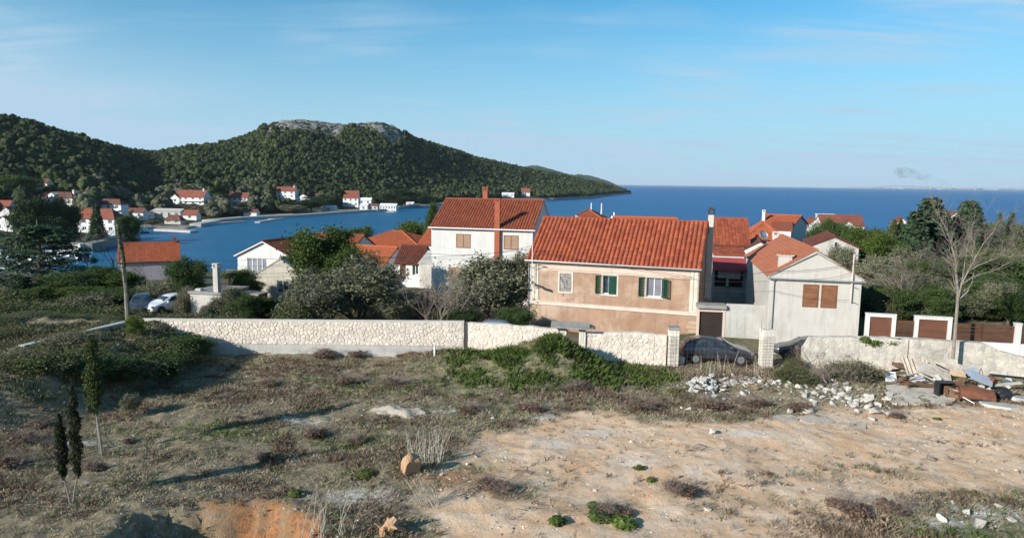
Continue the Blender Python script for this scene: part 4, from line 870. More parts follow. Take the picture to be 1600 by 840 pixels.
# ------------------------------------------------------------------ houses across the bay, each standing on the slope
SPOTS = []
def shore_house(label, pxL, pxR, pyB, pyE, pyR, rz=R(-8), D=None, kind='x', wall='plaster_far', roof='tile_far', nwin=3, floors=1, name='house', cat='house', balc=False, chim=False, dormer=False, group=None):
    b = hit(pxL, pyB, 140, f=lambda x, y: max(float(hill(x, y)), SEA + .6))
    q, w = span(pxL, pyE, pxR, b.y, rz); H = max(1.8, q.z - b.z); top = at_y((pxL + pxR) / 2, pyR, b.y + 2).z; rise = max(.5, top - q.z); D = D or max(4.0, w * .38)
    hs = []
    for f_ in range(floors):
        fh = H / floors
        for i in range(nwin):
            ww = min(1.5, w / nwin * .5); u = w * (i + .5) / nwin - ww / 2
            if fh > 1.4: hs.append(('f', u, f_ * fh + fh * .32, ww, fh * .48, 'window', dict(fw=.09)))
    r = house(name, label, (b.x, b.y, b.z - 1.2), rz, w, D, H + 1.2, rise, kind, wall, roof, [(h[0], h[1], h[2] + 1.2, *h[3:]) for h in hs], .35, .2, None, cat, group)
    if balc:
        for f_ in range(1, floors + 0):
            m = MB(); z = 1.2 + H / floors * f_; m.box(w * .25, w - .1, -1.3, -.02, z - .1, z + .1); m.box(w * .25, w - .1, -1.32, -1.25, z + .101, z + .9); m.build('balcony', MT['white_paint'], r)
    if chim: chimney(r, w * .88, D * .5, H + 1.2 + rise * .3, H + 1.2 + rise + .9, .8, .8, MT['plaster_far'])
    if dormer:
        m = MB(); m.box(w * .42, w * .56, -.1, D * .4, H + 1.0, H + 2.6); m.build('dormer', MT['plaster_far'], r)
        m = MB(); m.poly([(w * .40, -.2, H + 2.6), (w * .49, -.2, H + 3.5), (w * .49, D * .5, H + 3.5), (w * .40, D * .5, H + 2.6)]); m.poly([(w * .49, -.2, H + 3.5), (w * .58, -.2, H + 2.6), (w * .58, D * .5, H + 2.6), (w * .49, D * .5, H + 3.5)]); m.poly([(w * .42, -.105, H + 2.6), (w * .56, -.105, H + 2.6), (w * .49, -.105, H + 3.4)]); m.build('dormer_roof', MT['plaster_far'], r)
    SPOTS.append((pxL - 4, pxR + 6, b.y, b.x, w)); return r
shore_house('ochre yellow walled house with red roof highest on the left slope', 44, 74, 294, 285, 279, kind='x', wall='plaster_yellow', nwin=2)
shore_house('wide white villa with brown hipped roof and central white dormer on the left slope', 50, 114, 321, 308, 300, kind='hip', nwin=6, dormer=True, chim=True)
shore_house('white house with red roof at the far left edge above another white gable', -6, 27, 346, 336, 323, R(-5), kind='y', roof='tile_far_red', nwin=2)
shore_house('white gable house nearest the quay at the far left edge', -8, 20, 360, 348, 337, R(-12), kind='y', roof='tile_far_red', nwin=2)
shore_house('red roof behind the white gables at the far left edge', -10, 14, 336, 324, 313, roof='tile_far_red', nwin=1)
shore_house('shaded white house with red hipped roof behind the dark quayside conifer', 112, 180, 362, 340, 326, kind='hip', roof='tile_far_red', nwin=5, floors=2)
shore_house('tall white block house with low brown hipped roof behind the beach', 150, 190, 338, 318, 311, kind='hip', nwin=3, floors=2, balc=True)
shore_house('small white house with red roof right of the tall white block house', 191, 212, 330, 320, 315, nwin=2)
shore_house('white cottage with brown roof at the back of the beach', 198, 224, 342, 331, 325, roof='tile_far', nwin=2)
shore_house('little white annex with dark doorway at the back of the beach', 222, 234, 342, 332, 330, kind='x', nwin=1)
shore_house('long grey stone storehouse with white gable end behind the beach', 236, 282, 341, 329, 326, wall='concrete', roof='concrete', nwin=4)
shore_house('beach hut with pinkish hipped roof at the jetty', 257, 282, 349, 343, 336, kind='hip', wall='concrete', roof='tile_far', nwin=2, name='hut', cat='hut')
shore_house('boathouse with red roof and dark opening right of the stone storehouse', 286, 307, 343, 335, 328, kind='x', roof='tile_far_red', nwin=1, name='boathouse', cat='boathouse')
shore_house('three-storey white house with red roof and balconies at the pine edge', 274, 319, 326, 307, 297, R(-12), kind='x', roof='tile_far_red', nwin=4, floors=3, balc=True, chim=True)
shore_house('lower white gable wing on the left of the three-storey white house', 267, 281, 326, 309, 303, R(-12), kind='y', roof='tile_far_red', nwin=1, floors=2)
shore_house('white two-storey house with red roof right of the cypress clump', 355, 387, 322, 308, 301, kind='x', roof='tile_far_red', nwin=4, floors=2, balc=True)
shore_house('pale boathouse with tan roof and dark doorway on the waterfront road', 381, 401, 338, 331, 327, kind='x', wall='plaster_white', nwin=1, name='boathouse', cat='boathouse')
shore_house('white villa with chimney on the slope above the olive trees', 431, 461, 309, 298, 292, kind='x', roof='tile_far_red', nwin=3, floors=2, chim=True)
shore_house('white double gabled house just right of the villa above the olive trees', 463, 484, 315, 309, 303, kind='y', roof='tile_far_red', nwin=2)
shore_house('small white house showing between dark conifers above the promenade', 489, 503, 312, 306, 302, kind='x', nwin=2)
shore_house('white house with three stepped red roofs and cypresses at its door', 536, 560, 322, 309, 304, kind='x', roof='tile_far_red', nwin=3, floors=2)
shore_house('white upper wing with red roof behind the stepped roofs', 538, 560, 312, 303, 298, kind='x', roof='tile_far_red', nwin=1)
shore_house('low white terrace wing right of the stepped red roofs', 560, 580, 320, 312, 309, kind='x', roof='plaster_far', nwin=2)
shore_house('low white boathouse with pale roof on the promenade', 502, 524, 331, 324, 321, kind='x', roof='plaster_far', nwin=1, name='boathouse', cat='boathouse')
shore_house('white waterfront house below the stepped roofs', 562, 574, 329, 321, 319, kind='x', roof='plaster_far', nwin=1)
shore_house('tan stone waterfront house between two white ones', 575, 590, 329, 321, 318, kind='x', wall='concrete', nwin=2)
shore_house('glazed pale waterfront pavilion near the end of the promenade', 593, 619, 328, 321, 318, kind='x', wall='plaster_far', roof='plaster_far', nwin=6, name='pavilion', cat='pavilion')
shore_house('low pale hut on the bare bank at the end of the promenade', 634, 646, 320, 317, 315.5, kind='x', wall='plaster_far', roof='plaster_far', nwin=1, name='hut', cat='hut')
shore_house('lone house with red roof in the wood on the headland', 814, 828, 305, 300, 294, kind='x', roof='tile_far_red', nwin=1)
shore_house('low white building half hidden in the wood left of the lone headland house', 784, 803, 307, 303, 301, kind='x', roof='plaster_far', nwin=3)
# ------------------------------------------------------------------ stone walls, every large stone a piece of its own
def clip_half(poly, px, pz, nx, nz):
    out = []; k = len(poly)
    for i in range(k):
        a, b = poly[i], poly[(i + 1) % k]; da = (a[0] - px) * nx + (a[1] - pz) * nz; db = (b[0] - px) * nx + (b[1] - pz) * nz
        if da <= 0: out.append(a)
        if (da < 0) != (db < 0) and abs(da - db) > 1e-9: t = da / (da - db); out.append((a[0] + (b[0] - a[0]) * t, a[1] + (b[1] - a[1]) * t))
    return out
def stone_cells(zone, sx, sz, rng):
    xs = [p[0] for p in zone]; zs = [p[1] for p in zone]; pts = []
    nz = max(1, round((max(zs) - min(zs)) / sz)); nx = max(1, round((max(xs) - min(xs)) / sx))
    for j in range(nz):
        for i in range(nx):
            pts.append((min(xs) + (i + .5 + (j % 2) * .4 - .2 + rng.uniform(-.8, .8)) * (max(xs) - min(xs)) / nx, min(zs) + (j + .5 + rng.uniform(-.65, .65)) * (max(zs) - min(zs)) / nz))
    out = []
    for i, (x, z) in enumerate(pts):
        c = list(zone)
        for j, (a, b) in enumerate(pts):
            if i == j or abs(a - x) > sx * 3 or abs(b - z) > sz * 3: continue
            c = clip_half(c, (a + x) / 2, (b + z) / 2, a - x, b - z)
            if len(c) < 3: break
        if len(c) >= 3: out.append(c)
    return out
def stone_piece(poly, gap, proud, rng):
    cx = sum(p[0] for p in poly) / len(poly); cz = sum(p[1] for p in poly) / len(poly)
    area = abs(sum(poly[i][0] * poly[(i + 1) % len(poly)][1] - poly[(i + 1) % len(poly)][0] * poly[i][1] for i in range(len(poly)))) / 2
    if area < 0.004: return None
    k = max(.3, 1 - gap / math.sqrt(area)); pts = []
    n = len(poly)
    for i in range(n):                                  # rounded corners
        a, b, c = poly[i - 1], poly[i], poly[(i + 1) % n]
        pts += [(b[0] * .78 + a[0] * .22, b[1] * .78 + a[1] * .22), (b[0] * .78 + c[0] * .22, b[1] * .78 + c[1] * .22)]
    pts = [((p[0] - cx) * k, (p[1] - cz) * k) for p in pts]; n = len(pts); d = proud * rng.uniform(.55, 1.2); tx, tz = rng.uniform(-.05, .05), rng.uniform(-.05, .05)
    V = [(x, 0.03, z) for x, z in pts] + [(x * .93, -d * .88 + tx * x, z * .93) for x, z in pts] + [(x * .55, -d + tx * x + tz * z, z * .55) for x, z in pts]
    F = []
    for r in range(2): F += [(r * n + i, (r + 1) * n + i, (r + 1) * n + (i + 1) % n, r * n + (i + 1) % n)[::-1] for i in range(n)]
    F.append(tuple(2 * n + i for i in range(n)))
    return (cx, cz), V, F
MT['stone'] = surface('pale_limestone', (0.80, 0.71, 0.61), (0.72, 0.63, 0.535), 2.2, 0.92, 0.5, 28, 0.03, rnd=0.22, grime=((0.58, 0.51, 0.43), 0.5))
MT['mortar'] = surface('wall_mortar', (0.72, 0.64, 0.55), (0.62, 0.545, 0.465), 2.0, 0.95, 0.6, 22, 0.03, grime=((0.40, 0.35, 0.29), 0.5))
MT['mortar_dark'] = surface('open_joint_mortar', (0.40, 0.345, 0.285), (0.31, 0.265, 0.22), 2.5, 0.95, 0.6, 22, 0.03)
MT['stone_rough'] = surface('weathered_limestone', (0.70, 0.64, 0.555), (0.54, 0.49, 0.42), 1.3, 0.95, 0.7, 16, 0.05, rnd=0.2, grime=((0.27, 0.25, 0.22), 0.75), streak=((0.25, 0.235, 0.21), 0.5))
def stone_wall(name, label, p0, p1, tops, zb, zstone, sx, sz, gap, proud, mat='stone', mortar='mortar', cap=None, thick=.45, seed=1, cat='wall', plinth=False):
    """tops: [(distance along, height)] profile of the wall top"""
    rng = random.Random(seed); p0 = Vector((*p0, 0)); p1 = Vector((*p1, 0)); d = p1 - p0; Ln = d.length; rz = math.atan2(d.y, d.x)
    root = thing(name, label, cat, p0, rz); tops = [(a * Ln, z) for a, z in tops]
    m = MB(); xs = sorted({t[0] for t in tops} | set(np.linspace(0, Ln, int(Ln / .6) + 2))); tz = lambda x: float(np.interp(x, [t[0] for t in tops], [t[1] for t in tops]))
    jit = [0] + [rng.uniform(-.05, .05) if cap is None else 0 for _ in xs[1:]]
    for i in range(len(xs) - 1):
        a, b = xs[i], xs[i + 1]; za, zc = tz(a) + jit[i], tz(b) + jit[i + 1]
        m.poly([(a, 0, zb), (b, 0, zb), (b, 0, zc), (a, 0, za)]); m.poly([(b, thick, zb), (a, thick, zb), (a, thick, za), (b, thick, zc)]); m.poly([(a, 0, za), (b, 0, zc), (b, thick, zc), (a, thick, za)])
    m.poly([(0, thick, zb), (0, 0, zb), (0, 0, tz(0)), (0, thick, tz(0))]); m.poly([(Ln, 0, zb), (Ln, thick, zb), (Ln, thick, tz(Ln)), (Ln, 0, tz(Ln))])
    m.build('wall_core', MT[mortar], root)
    if cap:
        m = MB()
        for i in range(len(tops) - 1):
            (a, za), (b, zc) = tops[i], tops[i + 1]
            q = [(a, -.03, za + .002), (b, -.03, zc + .002), (b, thick + .03, zc + .002), (a, thick + .03, za + .002)]; t = [(x, y, z + .05) for x, y, z in q]
            m.poly(t)
            for k in range(4): m.poly([q[k], q[(k + 1) % 4], t[(k + 1) % 4], t[k]])
        m.build('coping', MT[cap], root)
    if plinth:
        m = MB(); n = 40
        for i in range(n):
            a, b = Ln * i / n, Ln * (i + 1) / n; y = -.07; m.box(a, b, y, -.002, zb, zstone - .012)
        m.build('plinth', MT['concrete'], root)
    cells = []
    for i in range(len(tops) - 1):
        (a, za), (b, zc) = tops[i], tops[i + 1]; cells += stone_cells([(a, zstone), (b, zstone), (b, zc - .01), (a, za - .01)], sx, sz, rng)
    pcs = [q for q in (stone_piece(c, gap, proud, rng) for c in cells) if q]
    pcs.sort(key=lambda q: -max(abs(v[0]) for v in q[1])); rest = pcs[300:]
    for (cx, cz), V, F in pcs[:300]:
        me = bpy.data.meshes.new('stone'); me.from_pydata(V, [], F); me.materials.append(MT[mat]); link('stone', me, root, (cx, 0, cz))
    if rest:
        m = MB()
        for (cx, cz), V, F in rest:
            k = len(m.v); m.v += [(v[0] + cx, v[1], v[2] + cz) for v in V]; m.f += [tuple(i + k for i in f) for f in F]; m.m += [0] * len(F)
        stuff(m.build('stone', MT[mat], root))
    return root
stone_wall('stone_wall', 'long pale limestone boundary wall on a grey concrete plinth, left of the dark joint', (-24.45, 44.5), (-3.1, 44.5), [(0, 2.18), (1, 2.30)], -.6, .72, .265, .225, .011, .05, cap='mortar', seed=2, plinth=True)
stone_wall('stone_wall', 'flush mortared limestone wall between the dark joint and the roofed gate', (-2.82, 44.45), (3.05, 43.5), [(0, 2.30), (.45, 2.28), (1, 2.15)], -.4, .05, .30, .24, .016, .035, seed=3)
stone_wall('stone_wall', 'flush mortared limestone wall with dipped top between the roofed gate and the mesh-covered pillar', (4.78, 43.25), (9.85, 42.85), [(0, 1.98), (.45, 2.12), (.85, 2.02), (1, 1.98)], -.3, .05, .32, .25, .016, .038, seed=4)
t = thing('post', 'dark concrete joint post closing the gap in the limestone boundary wall', 'post', (-2.96, 44.66, 0)); m = MB(); m.box(-.13, .13, 0, .25, -.3, 2.28); m.build('post', MT['concrete_dark'], t)
# thin concrete return wall down the left side
L0, L1 = Vector((-24.5, 44.6, 0)), Vector((-26.7, 37.0, 0)); dv = L1 - L0
t = thing('return_wall', 'low concrete return wall running from the boundary wall corner towards the left bank', 'wall', L0, math.atan2(dv.y, dv.x)); ln = dv.length
m = MB(); m.box(0, ln, -.30, 0, -.5, 2.16); m.build('wall_core', MT['concrete'], t); m = MB(); m.box(-.05, ln, -.36, .06, 2.161, 2.25); m.build('coping', MT['concrete'], t)
# right hand wall: old uneven masonry
rw = [at_y(px, py, Y) for px, py, Y in ((1256, 546, 43.3), (1268, 529, 43.1), (1345, 528, 42.8), (1420, 530, 42.5))]
def tops_of(pts): a = Vector((pts[0].x, pts[0].y, 0)); b = Vector((pts[-1].x, pts[-1].y, 0)); L_ = (b - a).length; return [((Vector((p.x, p.y, 0)) - a).length / L_, p.z) for p in pts]
stone_wall('stone_wall', 'old uneven limestone wall below the cream gable house, ivy on its top', (rw[0].x, rw[0].y), (rw[-1].x, rw[-1].y), tops_of(rw), -.3, -.1, .36, .28, .010, .022, 'stone_rough', 'stone_rough', seed=5, thick=.6)
rw2 = [at_y(px, py, Y) for px, py, Y in ((1421, 530, 42.5), (1494, 533, 42.2), (1537, 536, 42.0), (1569, 551, 41.8), (1605, 559, 41.6), (1680, 575, 41.1))]
stone_wall('stone_wall', 'rough lichened limestone wall with sloping top behind the scrap heap', (rw2[0].x + .03, rw2[0].y), (rw2[-1].x, rw2[-1].y), tops_of(rw2), -.3, -.1, .36, .28, .010, .020, 'stone_rough', 'stone_rough', seed=6, thick=.6)
# pillars of small white blocks
def block_pier(label, x, y, z0, z1, w, rz, cap=None, label_cat='pillar'):
    t = thing('gate_pillar', label, label_cat, (x, y, 0), rz); m = MB(); m.box(-w / 2 + .015, w / 2 - .015, -w / 2 + .015, w / 2 - .015, z0, z1 - .005); m.build('core', MT['mortar'], t)
    m = MB(); n = max(2, round((z1 - z0) / .2)); h = (z1 - z0) / n
    for i in range(n):
        for k in range(3):
            for s in (0, 1, 2, 3):
                a = -w / 2 + w * k / 3 + .012; b = -w / 2 + w * (k + 1) / 3 - .012; z = z0 + i * h + .012; zz = z0 + (i + 1) * h - .012; e = random.uniform(0, .012)
                M = Matrix.Rotation(s * math.pi / 2, 4, 'Z'); m.box(a, b, -w / 2 - e, -w / 2 + .014, z, zz, M)
    stuff(m.build('block', MT['white_block'], t))
    if cap: c = MB(); c.box(-w * .5 - cap, w * .5 + cap, -w * .5 - cap, w * .5 + cap, z1, z1 + .16); c.build('cap', MT['concrete_dark'], t)
    return t
MT['white_block'] = surface('white_block', (0.76, 0.70, 0.61), (0.66, 0.60, 0.52), 3.0, 0.9, 0.3, 30, rnd=0.15)
pa = at_y(871, 503, 43.5); pb = at_y(912, 506, 43.3); pd = at_y(1053, 514, 42.9); pe = at_y(1199, 514, 43.3)
GZ = 2.33
block_pier('left white block pillar of the small roofed gate', 3.34, 43.5, -.2, GZ, .42, R(-6)); block_pier('right white block pillar of the small roofed gate', 4.56, 43.35, -.2, GZ, .42, R(-6))
block_pier('white block pillar with wire mesh and small grey cap left of the dark parked car', pd.x, pd.y, -.2, pd.z, .62, R(-3), .05); block_pier('white block pillar with wire mesh hiding the bonnet of the dark parked car', pe.x, pe.y, -.2, pe.z, .70, R(2))
t = thing('gate_canopy', 'weathered concrete canopy slab over the small roofed gate', 'canopy', (3.0, 43.42, GZ), R(-6))
m = MB(); M = Matrix.Translation((-.45, 0, .02)) @ Matrix.Rotation(R(1.5), 4, 'Y'); m.box(0, 2.7, -.55, .5, .02, .13, M); m.build('slab', MT['concrete_dark'], t)
m = MB(); m.poly([(2.0, -.55, .16), (2.35, -.6, .02), (2.35, .45, .02), (2.0, .45, .17)]); m.poly([(-.45, -.56, .15), (2.0, -.56, .12), (2.0, .3, .30), (-.45, .3, .33)]); m.poly([(-.45, -.56, .15), (-.45, .3, .33), (-.45, .3, .1), (-.45, -.56, .1)]); m.build('covering', MT['concrete_dark'], t)
def wire_mesh(name, label, p0, p1, z0, z1, step, cat, r=.005, lean=0):
    p0 = Vector((*p0, 0)); p1 = Vector((*p1, 0)); d = p1 - p0; t = thing(name, label, cat, p0, math.atan2(d.y, d.x)); L_ = d.length; m = MB()
    nx = round(L_ / step)
    for i in range(nx + 1): x = L_ * i / nx; m.tube([(x, lean * random.uniform(-1, 1), z0), (x, lean * random.uniform(-1, 1), z1 + random.uniform(-.02, .02))], r, 4)
    k = MB(); nz = round((z1 - z0) / step)
    for i in range(nz + 1): z = z0 + (z1 - z0) * i / nz; k.tube([(0, .012, z), (L_ / 2, .012 + lean, z + random.uniform(-.02, .02)), (L_, .012, z)], r, 4)
    m.build('upright_wire', MT['rebar'], t); k.build('cross_wire', MT['rebar'], t); return t
wire_mesh('mesh_gate', 'rusty wire mesh gate between the two pillars under the concrete canopy', (3.6, 43.3), (4.32, 43.22), .25, 2.2, .17, 'gate')
wire_mesh('mesh_fence', 'rusty reinforcing mesh fence panel standing in front of the dark parked car', (pd.x - .5, pd.y - .42), (pe.x - .95, pe.y - .5), -.1, 2.0, .27, 'fence', .0042, .02)
wire_mesh('mesh_fence', 'dense wire mesh sheet wrapped on the pillar at the bonnet of the dark parked car', (pe.x - .75, pe.y - .47), (pe.x + .4, pe.y - .44), -.1, 1.95, .19, 'fence', .006, .02)
wire_mesh('mesh_fence', 'dense wire mesh sheet wrapped on the pillar left of the dark parked car', (pd.x - .45, pd.y - .50), (pd.x + .45, pd.y - .5), -.1, 2.0, .17, 'fence', .006, .02)
for n_, (px, q) in enumerate(((1046, pd), (1058, pd), (1190, pe), (1203, pe))):
    m = MB(); p = at_y(px, 505, q.y); m.tube([(p.x, q.y, q.z - .2), (p.x + .01, q.y, q.z + .55)], .012, 5)
    tag(m.build('reinforcing_bar', MT['rebar']), 'bare reinforcing bar, ' + ['left', 'right'][n_ % 2] + ' of two on the pillar ' + ('left of the dark car' if n_ < 2 else 'at the dark car bonnet'), 'bar')
# ------------------------------------------------------------------ brown fence on the right
F0 = at_y(1345, 527, 44.6); frz = R(-13.5)
def fx(px): return span(1345, 527, px, 44.6, frz)[1]
fe = thing('boundary_fence', 'white walled fence with dark brown plank infill right of the cream gable house', 'fence', (F0.x, F0.y, F0.z), frz)
def frame(xa, xb, za, zc, t, name='frame'):
    m = MB(); m.box(xa, xa + t, -.14, .14, za, zc); m.box(xb - t, xb, -.14, .14, za, zc); m.box(xa + t, xb - t, -.14, .14, zc - t * .7, zc); m.box(xa - .02, xb + .02, -.17, .17, zc + .001, zc + .05); return m.build(name, MT['plaster_white'], fe)
xA, xB, xC, xD, xE, xF, xG = (fx(q) for q in (1346, 1397, 1426, 1484, 1582, 1592, 1680))
for a, b in ((xA, xB), (xC, xD)):
    f = frame(a, b, 0, 1.62, .24); g = MB(); g.box(a + .242, b - .242, -.02, .02, .02, 1.45); gp = g.build('gate_panel', MT['wood_dark'], fe)
    for i in range(9):
        s = MB(); z = .04 + i * .157; s.box(a + .245, b - .245, -.05, -.021, z, z + .15); s.build('panel_board', MT['wood_panel'], gp)
for a, b in ((xB, xC), (xD, xE), (xF, xG)):
    s = MB(); s.box(a + .003, b - .003, -.13, .13, -.6, .20); s.build('base_wall', MT['plaster_white'], fe)
    n = max(1, round((b - a) / 1.9))
    for k in range(n):
        for i in range(5):
            xa, xb = a + (b - a) * k / n + .015, a + (b - a) * (k + 1) / n - .015; s = MB(); z = .26 + i * .215; s.box(xa, xb, -.045 + random.uniform(-.008, .008), -.01, z, z + .19 + random.uniform(-.012, .008)); s.build('plank', MT['wood_dark'], fe)
        if k: s = MB(); x = a + (b - a) * k / n; s.box(x - .05, x + .05, 0, .08, .2, 1.34); s.build('fence_post', MT['metal_dark'], fe)
s = MB(); s.box(xE, xF, -.16, .16, -.6, 1.45); s.box(xE - .03, xF + .03, -.19, .19, 1.451, 1.52); s.build('fence_pillar', MT['plaster_white'], fe)
# low balustrade by the white house
b0 = at_y(643, 492, 60); t = thing('balustrade', 'low white balustrade in the hedge left of the bare shrub', 'balustrade', (b0.x, 60, b0.z - .1), R(-4)); m = MB(); m.box(-.1, 3.3, -.1, .1, 1.25, 1.36); m.box(-.1, 3.3, -.12, .12, 0, .45); m.build('rail', MT['white_paint'], t)
bl = MB(); bl.lathe([(.05, .451), (.09, .55), (.06, .8), (.05, 1.0), (.08, 1.24)], sides=8); bm_ = bl.mesh('baluster', MT['white_paint'], True)
for k in range(11): link('baluster', bm_, t, (.1 + k * .3, 0, 0))
# ------------------------------------------------------------------ cars
def car(label, loc, rz, paint, simple=False, group=None):
    t = thing('parked_car', label, 'car', loc, rz, group)
    S = [(2.12, .34, .56, .60, .62, .58), (2.05, .24, .66, .70, .78, .70), (1.75, .22, .78, .83, .84, .76), (1.45, .22, .85, .90, .865, .78), (.98, .22, .92, .98, .875, .72), (.30, .22, .95, 1.40, .88, .60), (-.35, .22, .965, 1.475, .885, .615), (-1.15, .22, .985, 1.46, .88, .60), (-1.6, .24, 1.0, 1.34, .86, .585), (-1.98, .28, .98, 1.06, .81, .60), (-2.10, .34, .80, .84, .76, .66), (-2.13, .40, .58, .6, .70, .62)]
    V = []; F = []
    for x, zb, zm, zt, w, wt in S:
        half = [(w * .86, zb), (w * .985, zb + .10), (w, (zb + zm) / 2 + .05), (w * .975, zm), (wt + .01, zt - .035), (wt * .86, zt), (0, zt + .02)]
        ring = [(y, z) for y, z in half] + [(-y, z) for y, z in half[-2::-1]]; V += [(x, y, z) for y, z in ring]
    k = 13
    for i in range(len(S) - 1):
        for j in range(k - 1): F.append((i * k + j, i * k + j + 1, (i + 1) * k + j + 1, (i + 1) * k + j))
        F.append((i * k + k - 1, i * k, (i + 1) * k, (i + 1) * k + k - 1))
    F.append(tuple(range(k))); F.append(tuple((len(S) - 1) * k + j for j in reversed(range(k))))
    me = bpy.data.meshes.new('body'); me.from_pydata(V, [], F); me.materials.append(paint); bm = bmesh.new(); bm.from_mesh(me); bmesh.ops.recalc_face_normals(bm, faces=bm.faces); bm.to_mesh(me); bm.free(); me.polygons.foreach_set('use_smooth', [True] * len(me.polygons)); bo = link('body', me, t)
    md = bo.modifiers.new('smooth', 'SUBSURF'); md.levels = 1; md.render_levels = 1
    st = lambda x: [float(np.interp(x, [s[0] for s in S[::-1]], [s[i] for s in S[::-1]])) for i in range(6)]
    def pt(x, f, sgn, off=.014): _, zb, zm, zt, w, wt = st(x); y = w * .975 + (wt - w * .975) * f + off; return (x, sgn * y, zm + (zt - .03 - zm) * f + off * .3)
    for sgn in (1, -1):
        for a, b, sl in ((.62, -.27, .55), (-.33, -1.05, .0), (-1.11, -1.52, -.12)):
            m = MB(); n = 4; xs = [a + (b - a) * i / n for i in range(n + 1)]
            for i in range(n):
                x0, x1 = xs[i], xs[i + 1]; s0 = sl * (1 - i / n); s1 = sl * (1 - (i + 1) / n)
                m.poly([pt(x0, .10, sgn), pt(x1, .10, sgn), pt(x1 - s1 * .85, .86, sgn), pt(x0 - s0 * .85, .86, sgn)][::sgn])
            m.build('side_window', MT['glass'], t)
    def across(xa, xb, name, mat):
        m = MB(); ya = st(xa)[5] * .9; yb = st(xb)[5] * .86; za = st(xa)[3] + .03; zb_ = st(xb)[3] + .02; m.poly([(xa, -ya, za), (xa, ya, za), (xb, yb, zb_), (xb, -yb, zb_)]); m.build(name, mat, t)
    across(.96, .40, 'windscreen', MT['glass']); across(-1.92, -1.58, 'rear_window', MT['glass'])
    for sgn in (1, -1):
        m = MB(); m.box(1.92, 2.10, sgn * .70 - .13, sgn * .70 + .07, .60, .74); m.build('headlight', MT['rim'], t); m = MB(); m.box(-2.12, -1.96, sgn * .70 - .06, sgn * .70 + .1, .72, .95); m.build('tail_light', MT['lamp_red'], t)
        m = MB(); m.box(.62, .78, sgn * .99 - .1, sgn * .99 + .07, .93, 1.06); m.build('mirror', paint, t)
        for dx in (-.25, -1.0): m = MB(); m.box(dx - .1, dx + .06, sgn * .892 - .012, sgn * .892 + .012, .83, .86); m.build('door_handle', MT['metal_dark'], t)
        for x in (1.32, -1.32):
            q = MB(); q.tube([(0, -.11, 0), (0, -.09, 0), (0, .09, 0), (0, .11, 0)], [.27, .315, .315, .27], 20); wv = q.build('tyre', MT['tyre'], t, (x, sgn * .80, .315))
            q = MB(); ys = sgn * .115; q.tube([(0, ys - .03, 0), (0, ys - .014, 0)], [.21, .20], 16)
            for a in range(7): q.box(-.022, .022, ys - .012, ys, .05, .20, Matrix.Rotation(a * 2 * math.pi / 7, 4, 'Y'))
            q.build('rim', MT['rim'], wv); q = MB(); q.tube([(x, sgn * .72, .33), (x, sgn * .897, .33)], .375, 20); q.build('wheel_arch', MT['tyre'], t)
    m = MB(); m.box(2.07, 2.14, -.5, .5, .36, .52); m.build('grille', MT['metal_dark'], t)
    return t
MT['lamp_red'] = plain('tail_lamp_red', (0.30, 0.015, 0.012), .25)
def paint(name, c, rough=.22):
    m, t, b = nt_new(name); n = NT(t); p = n.pos(); n.put(b.inputs['Base Color'], n.mix(n.range(n.noise(p, 3, 4), .4, .65), c, tuple(x * .8 + .03 for x in c))); b.inputs['Roughness'].default_value = rough; b.inputs['Coat Weight'].default_value = .6; b.inputs['Coat Roughness'].default_value = .08; return m
cp = at_z(1130, 574, 0.0); car('dark blue hatchback parked behind the wire mesh, bonnet to the right', (cp.x - .05, 44.35, .0), R(-4), paint('dark_blue_paint', (0.026, 0.031, 0.046))).scale = (1.08, 1.08, 1.10)
c2 = at_y(1236, 575, 45.6); car('second dark car showing behind the pillar and bushes right of the hatchback', (c2.x + .9, 45.5, .0), R(168), paint('black_paint', (0.02, 0.024, 0.03), .3))
c3 = at_y(764, 500, 50.2); car('car of which only the pale blue roof shows above the boundary wall', (c3.x - .1, 50.2, c3.z - 1.45), R(172), paint('pale_blue_paint', (0.22, 0.27, 0.34), .3))
c4 = hit(257, 488, 48, f=gz); car('white hatchback parked on the lane beyond the boundary wall at left', (c4.x, c4.y + .8, c4.z), R(-118), paint('white_car_paint', (0.72, 0.73, 0.75), .3))
c5 = hit(212, 489, 48, f=gz); car('dark car parked left of the white hatchback behind the leaning ivy trunk', (c5.x, c5.y + 1.0, c5.z), R(-70), paint('dark_grey_paint', (0.03, 0.034, 0.045), .3))
# ------------------------------------------------------------------ poles and wires
def wire(label, pts, r=.014, sag=.4):
    m = MB(); P = []
    for i in range(len(pts) - 1):
        a, b = Vector(pts[i]), Vector(pts[i + 1])
        for k in range(9): t = k / 9; P.append(a.lerp(b, t) - Vector((0, 0, sag * 4 * t * (1 - t))))
    P.append(Vector(pts[-1])); m.tube(P, r, 4); tag(m.build('power_line', MT['metal_dark']), label, 'power line')
pp = at_y(135, 402, 72); t = thing('utility_pole', 'pale utility pole with short crossarm rising from ivy at the left by the bay', 'pole', (pp.x, 72, -1.6)); m = MB(); m.tube([(0, 0, -1), (0, 0, pp.z + 1.6)], [.13, .09], 8); m.build('pole', MT['wood_grey'], t)
m = MB(); m.box(-.45, .45, -.05, .05, pp.z + 1.25, pp.z + 1.35); m.build('crossarm', MT['wood_grey'], t)
for s in (-.35, 0.0, .35): m = MB(); m.tube([(s, 0, pp.z + 1.351), (s, 0, pp.z + 1.6)], [.06, .04], 6); m.build('insulator', MT['white_paint'], t)
mast = Vector((1.75, 53.5, 6.4)); q1 = at_y(0, 399, 74)
wire('upper power line crossing the bay from the utility pole to the peach house mast', [(pp.x - .35, 72, pp.z), at_y(420, 404, 66), at_y(677, 396, 60), mast + Vector((0, 0, .25))])
wire('lower power line from the utility pole past the white gable house', [(pp.x + .35, 72, pp.z), at_y(400, 416, 66), at_y(590, 401, 64), mast], sag=.3)
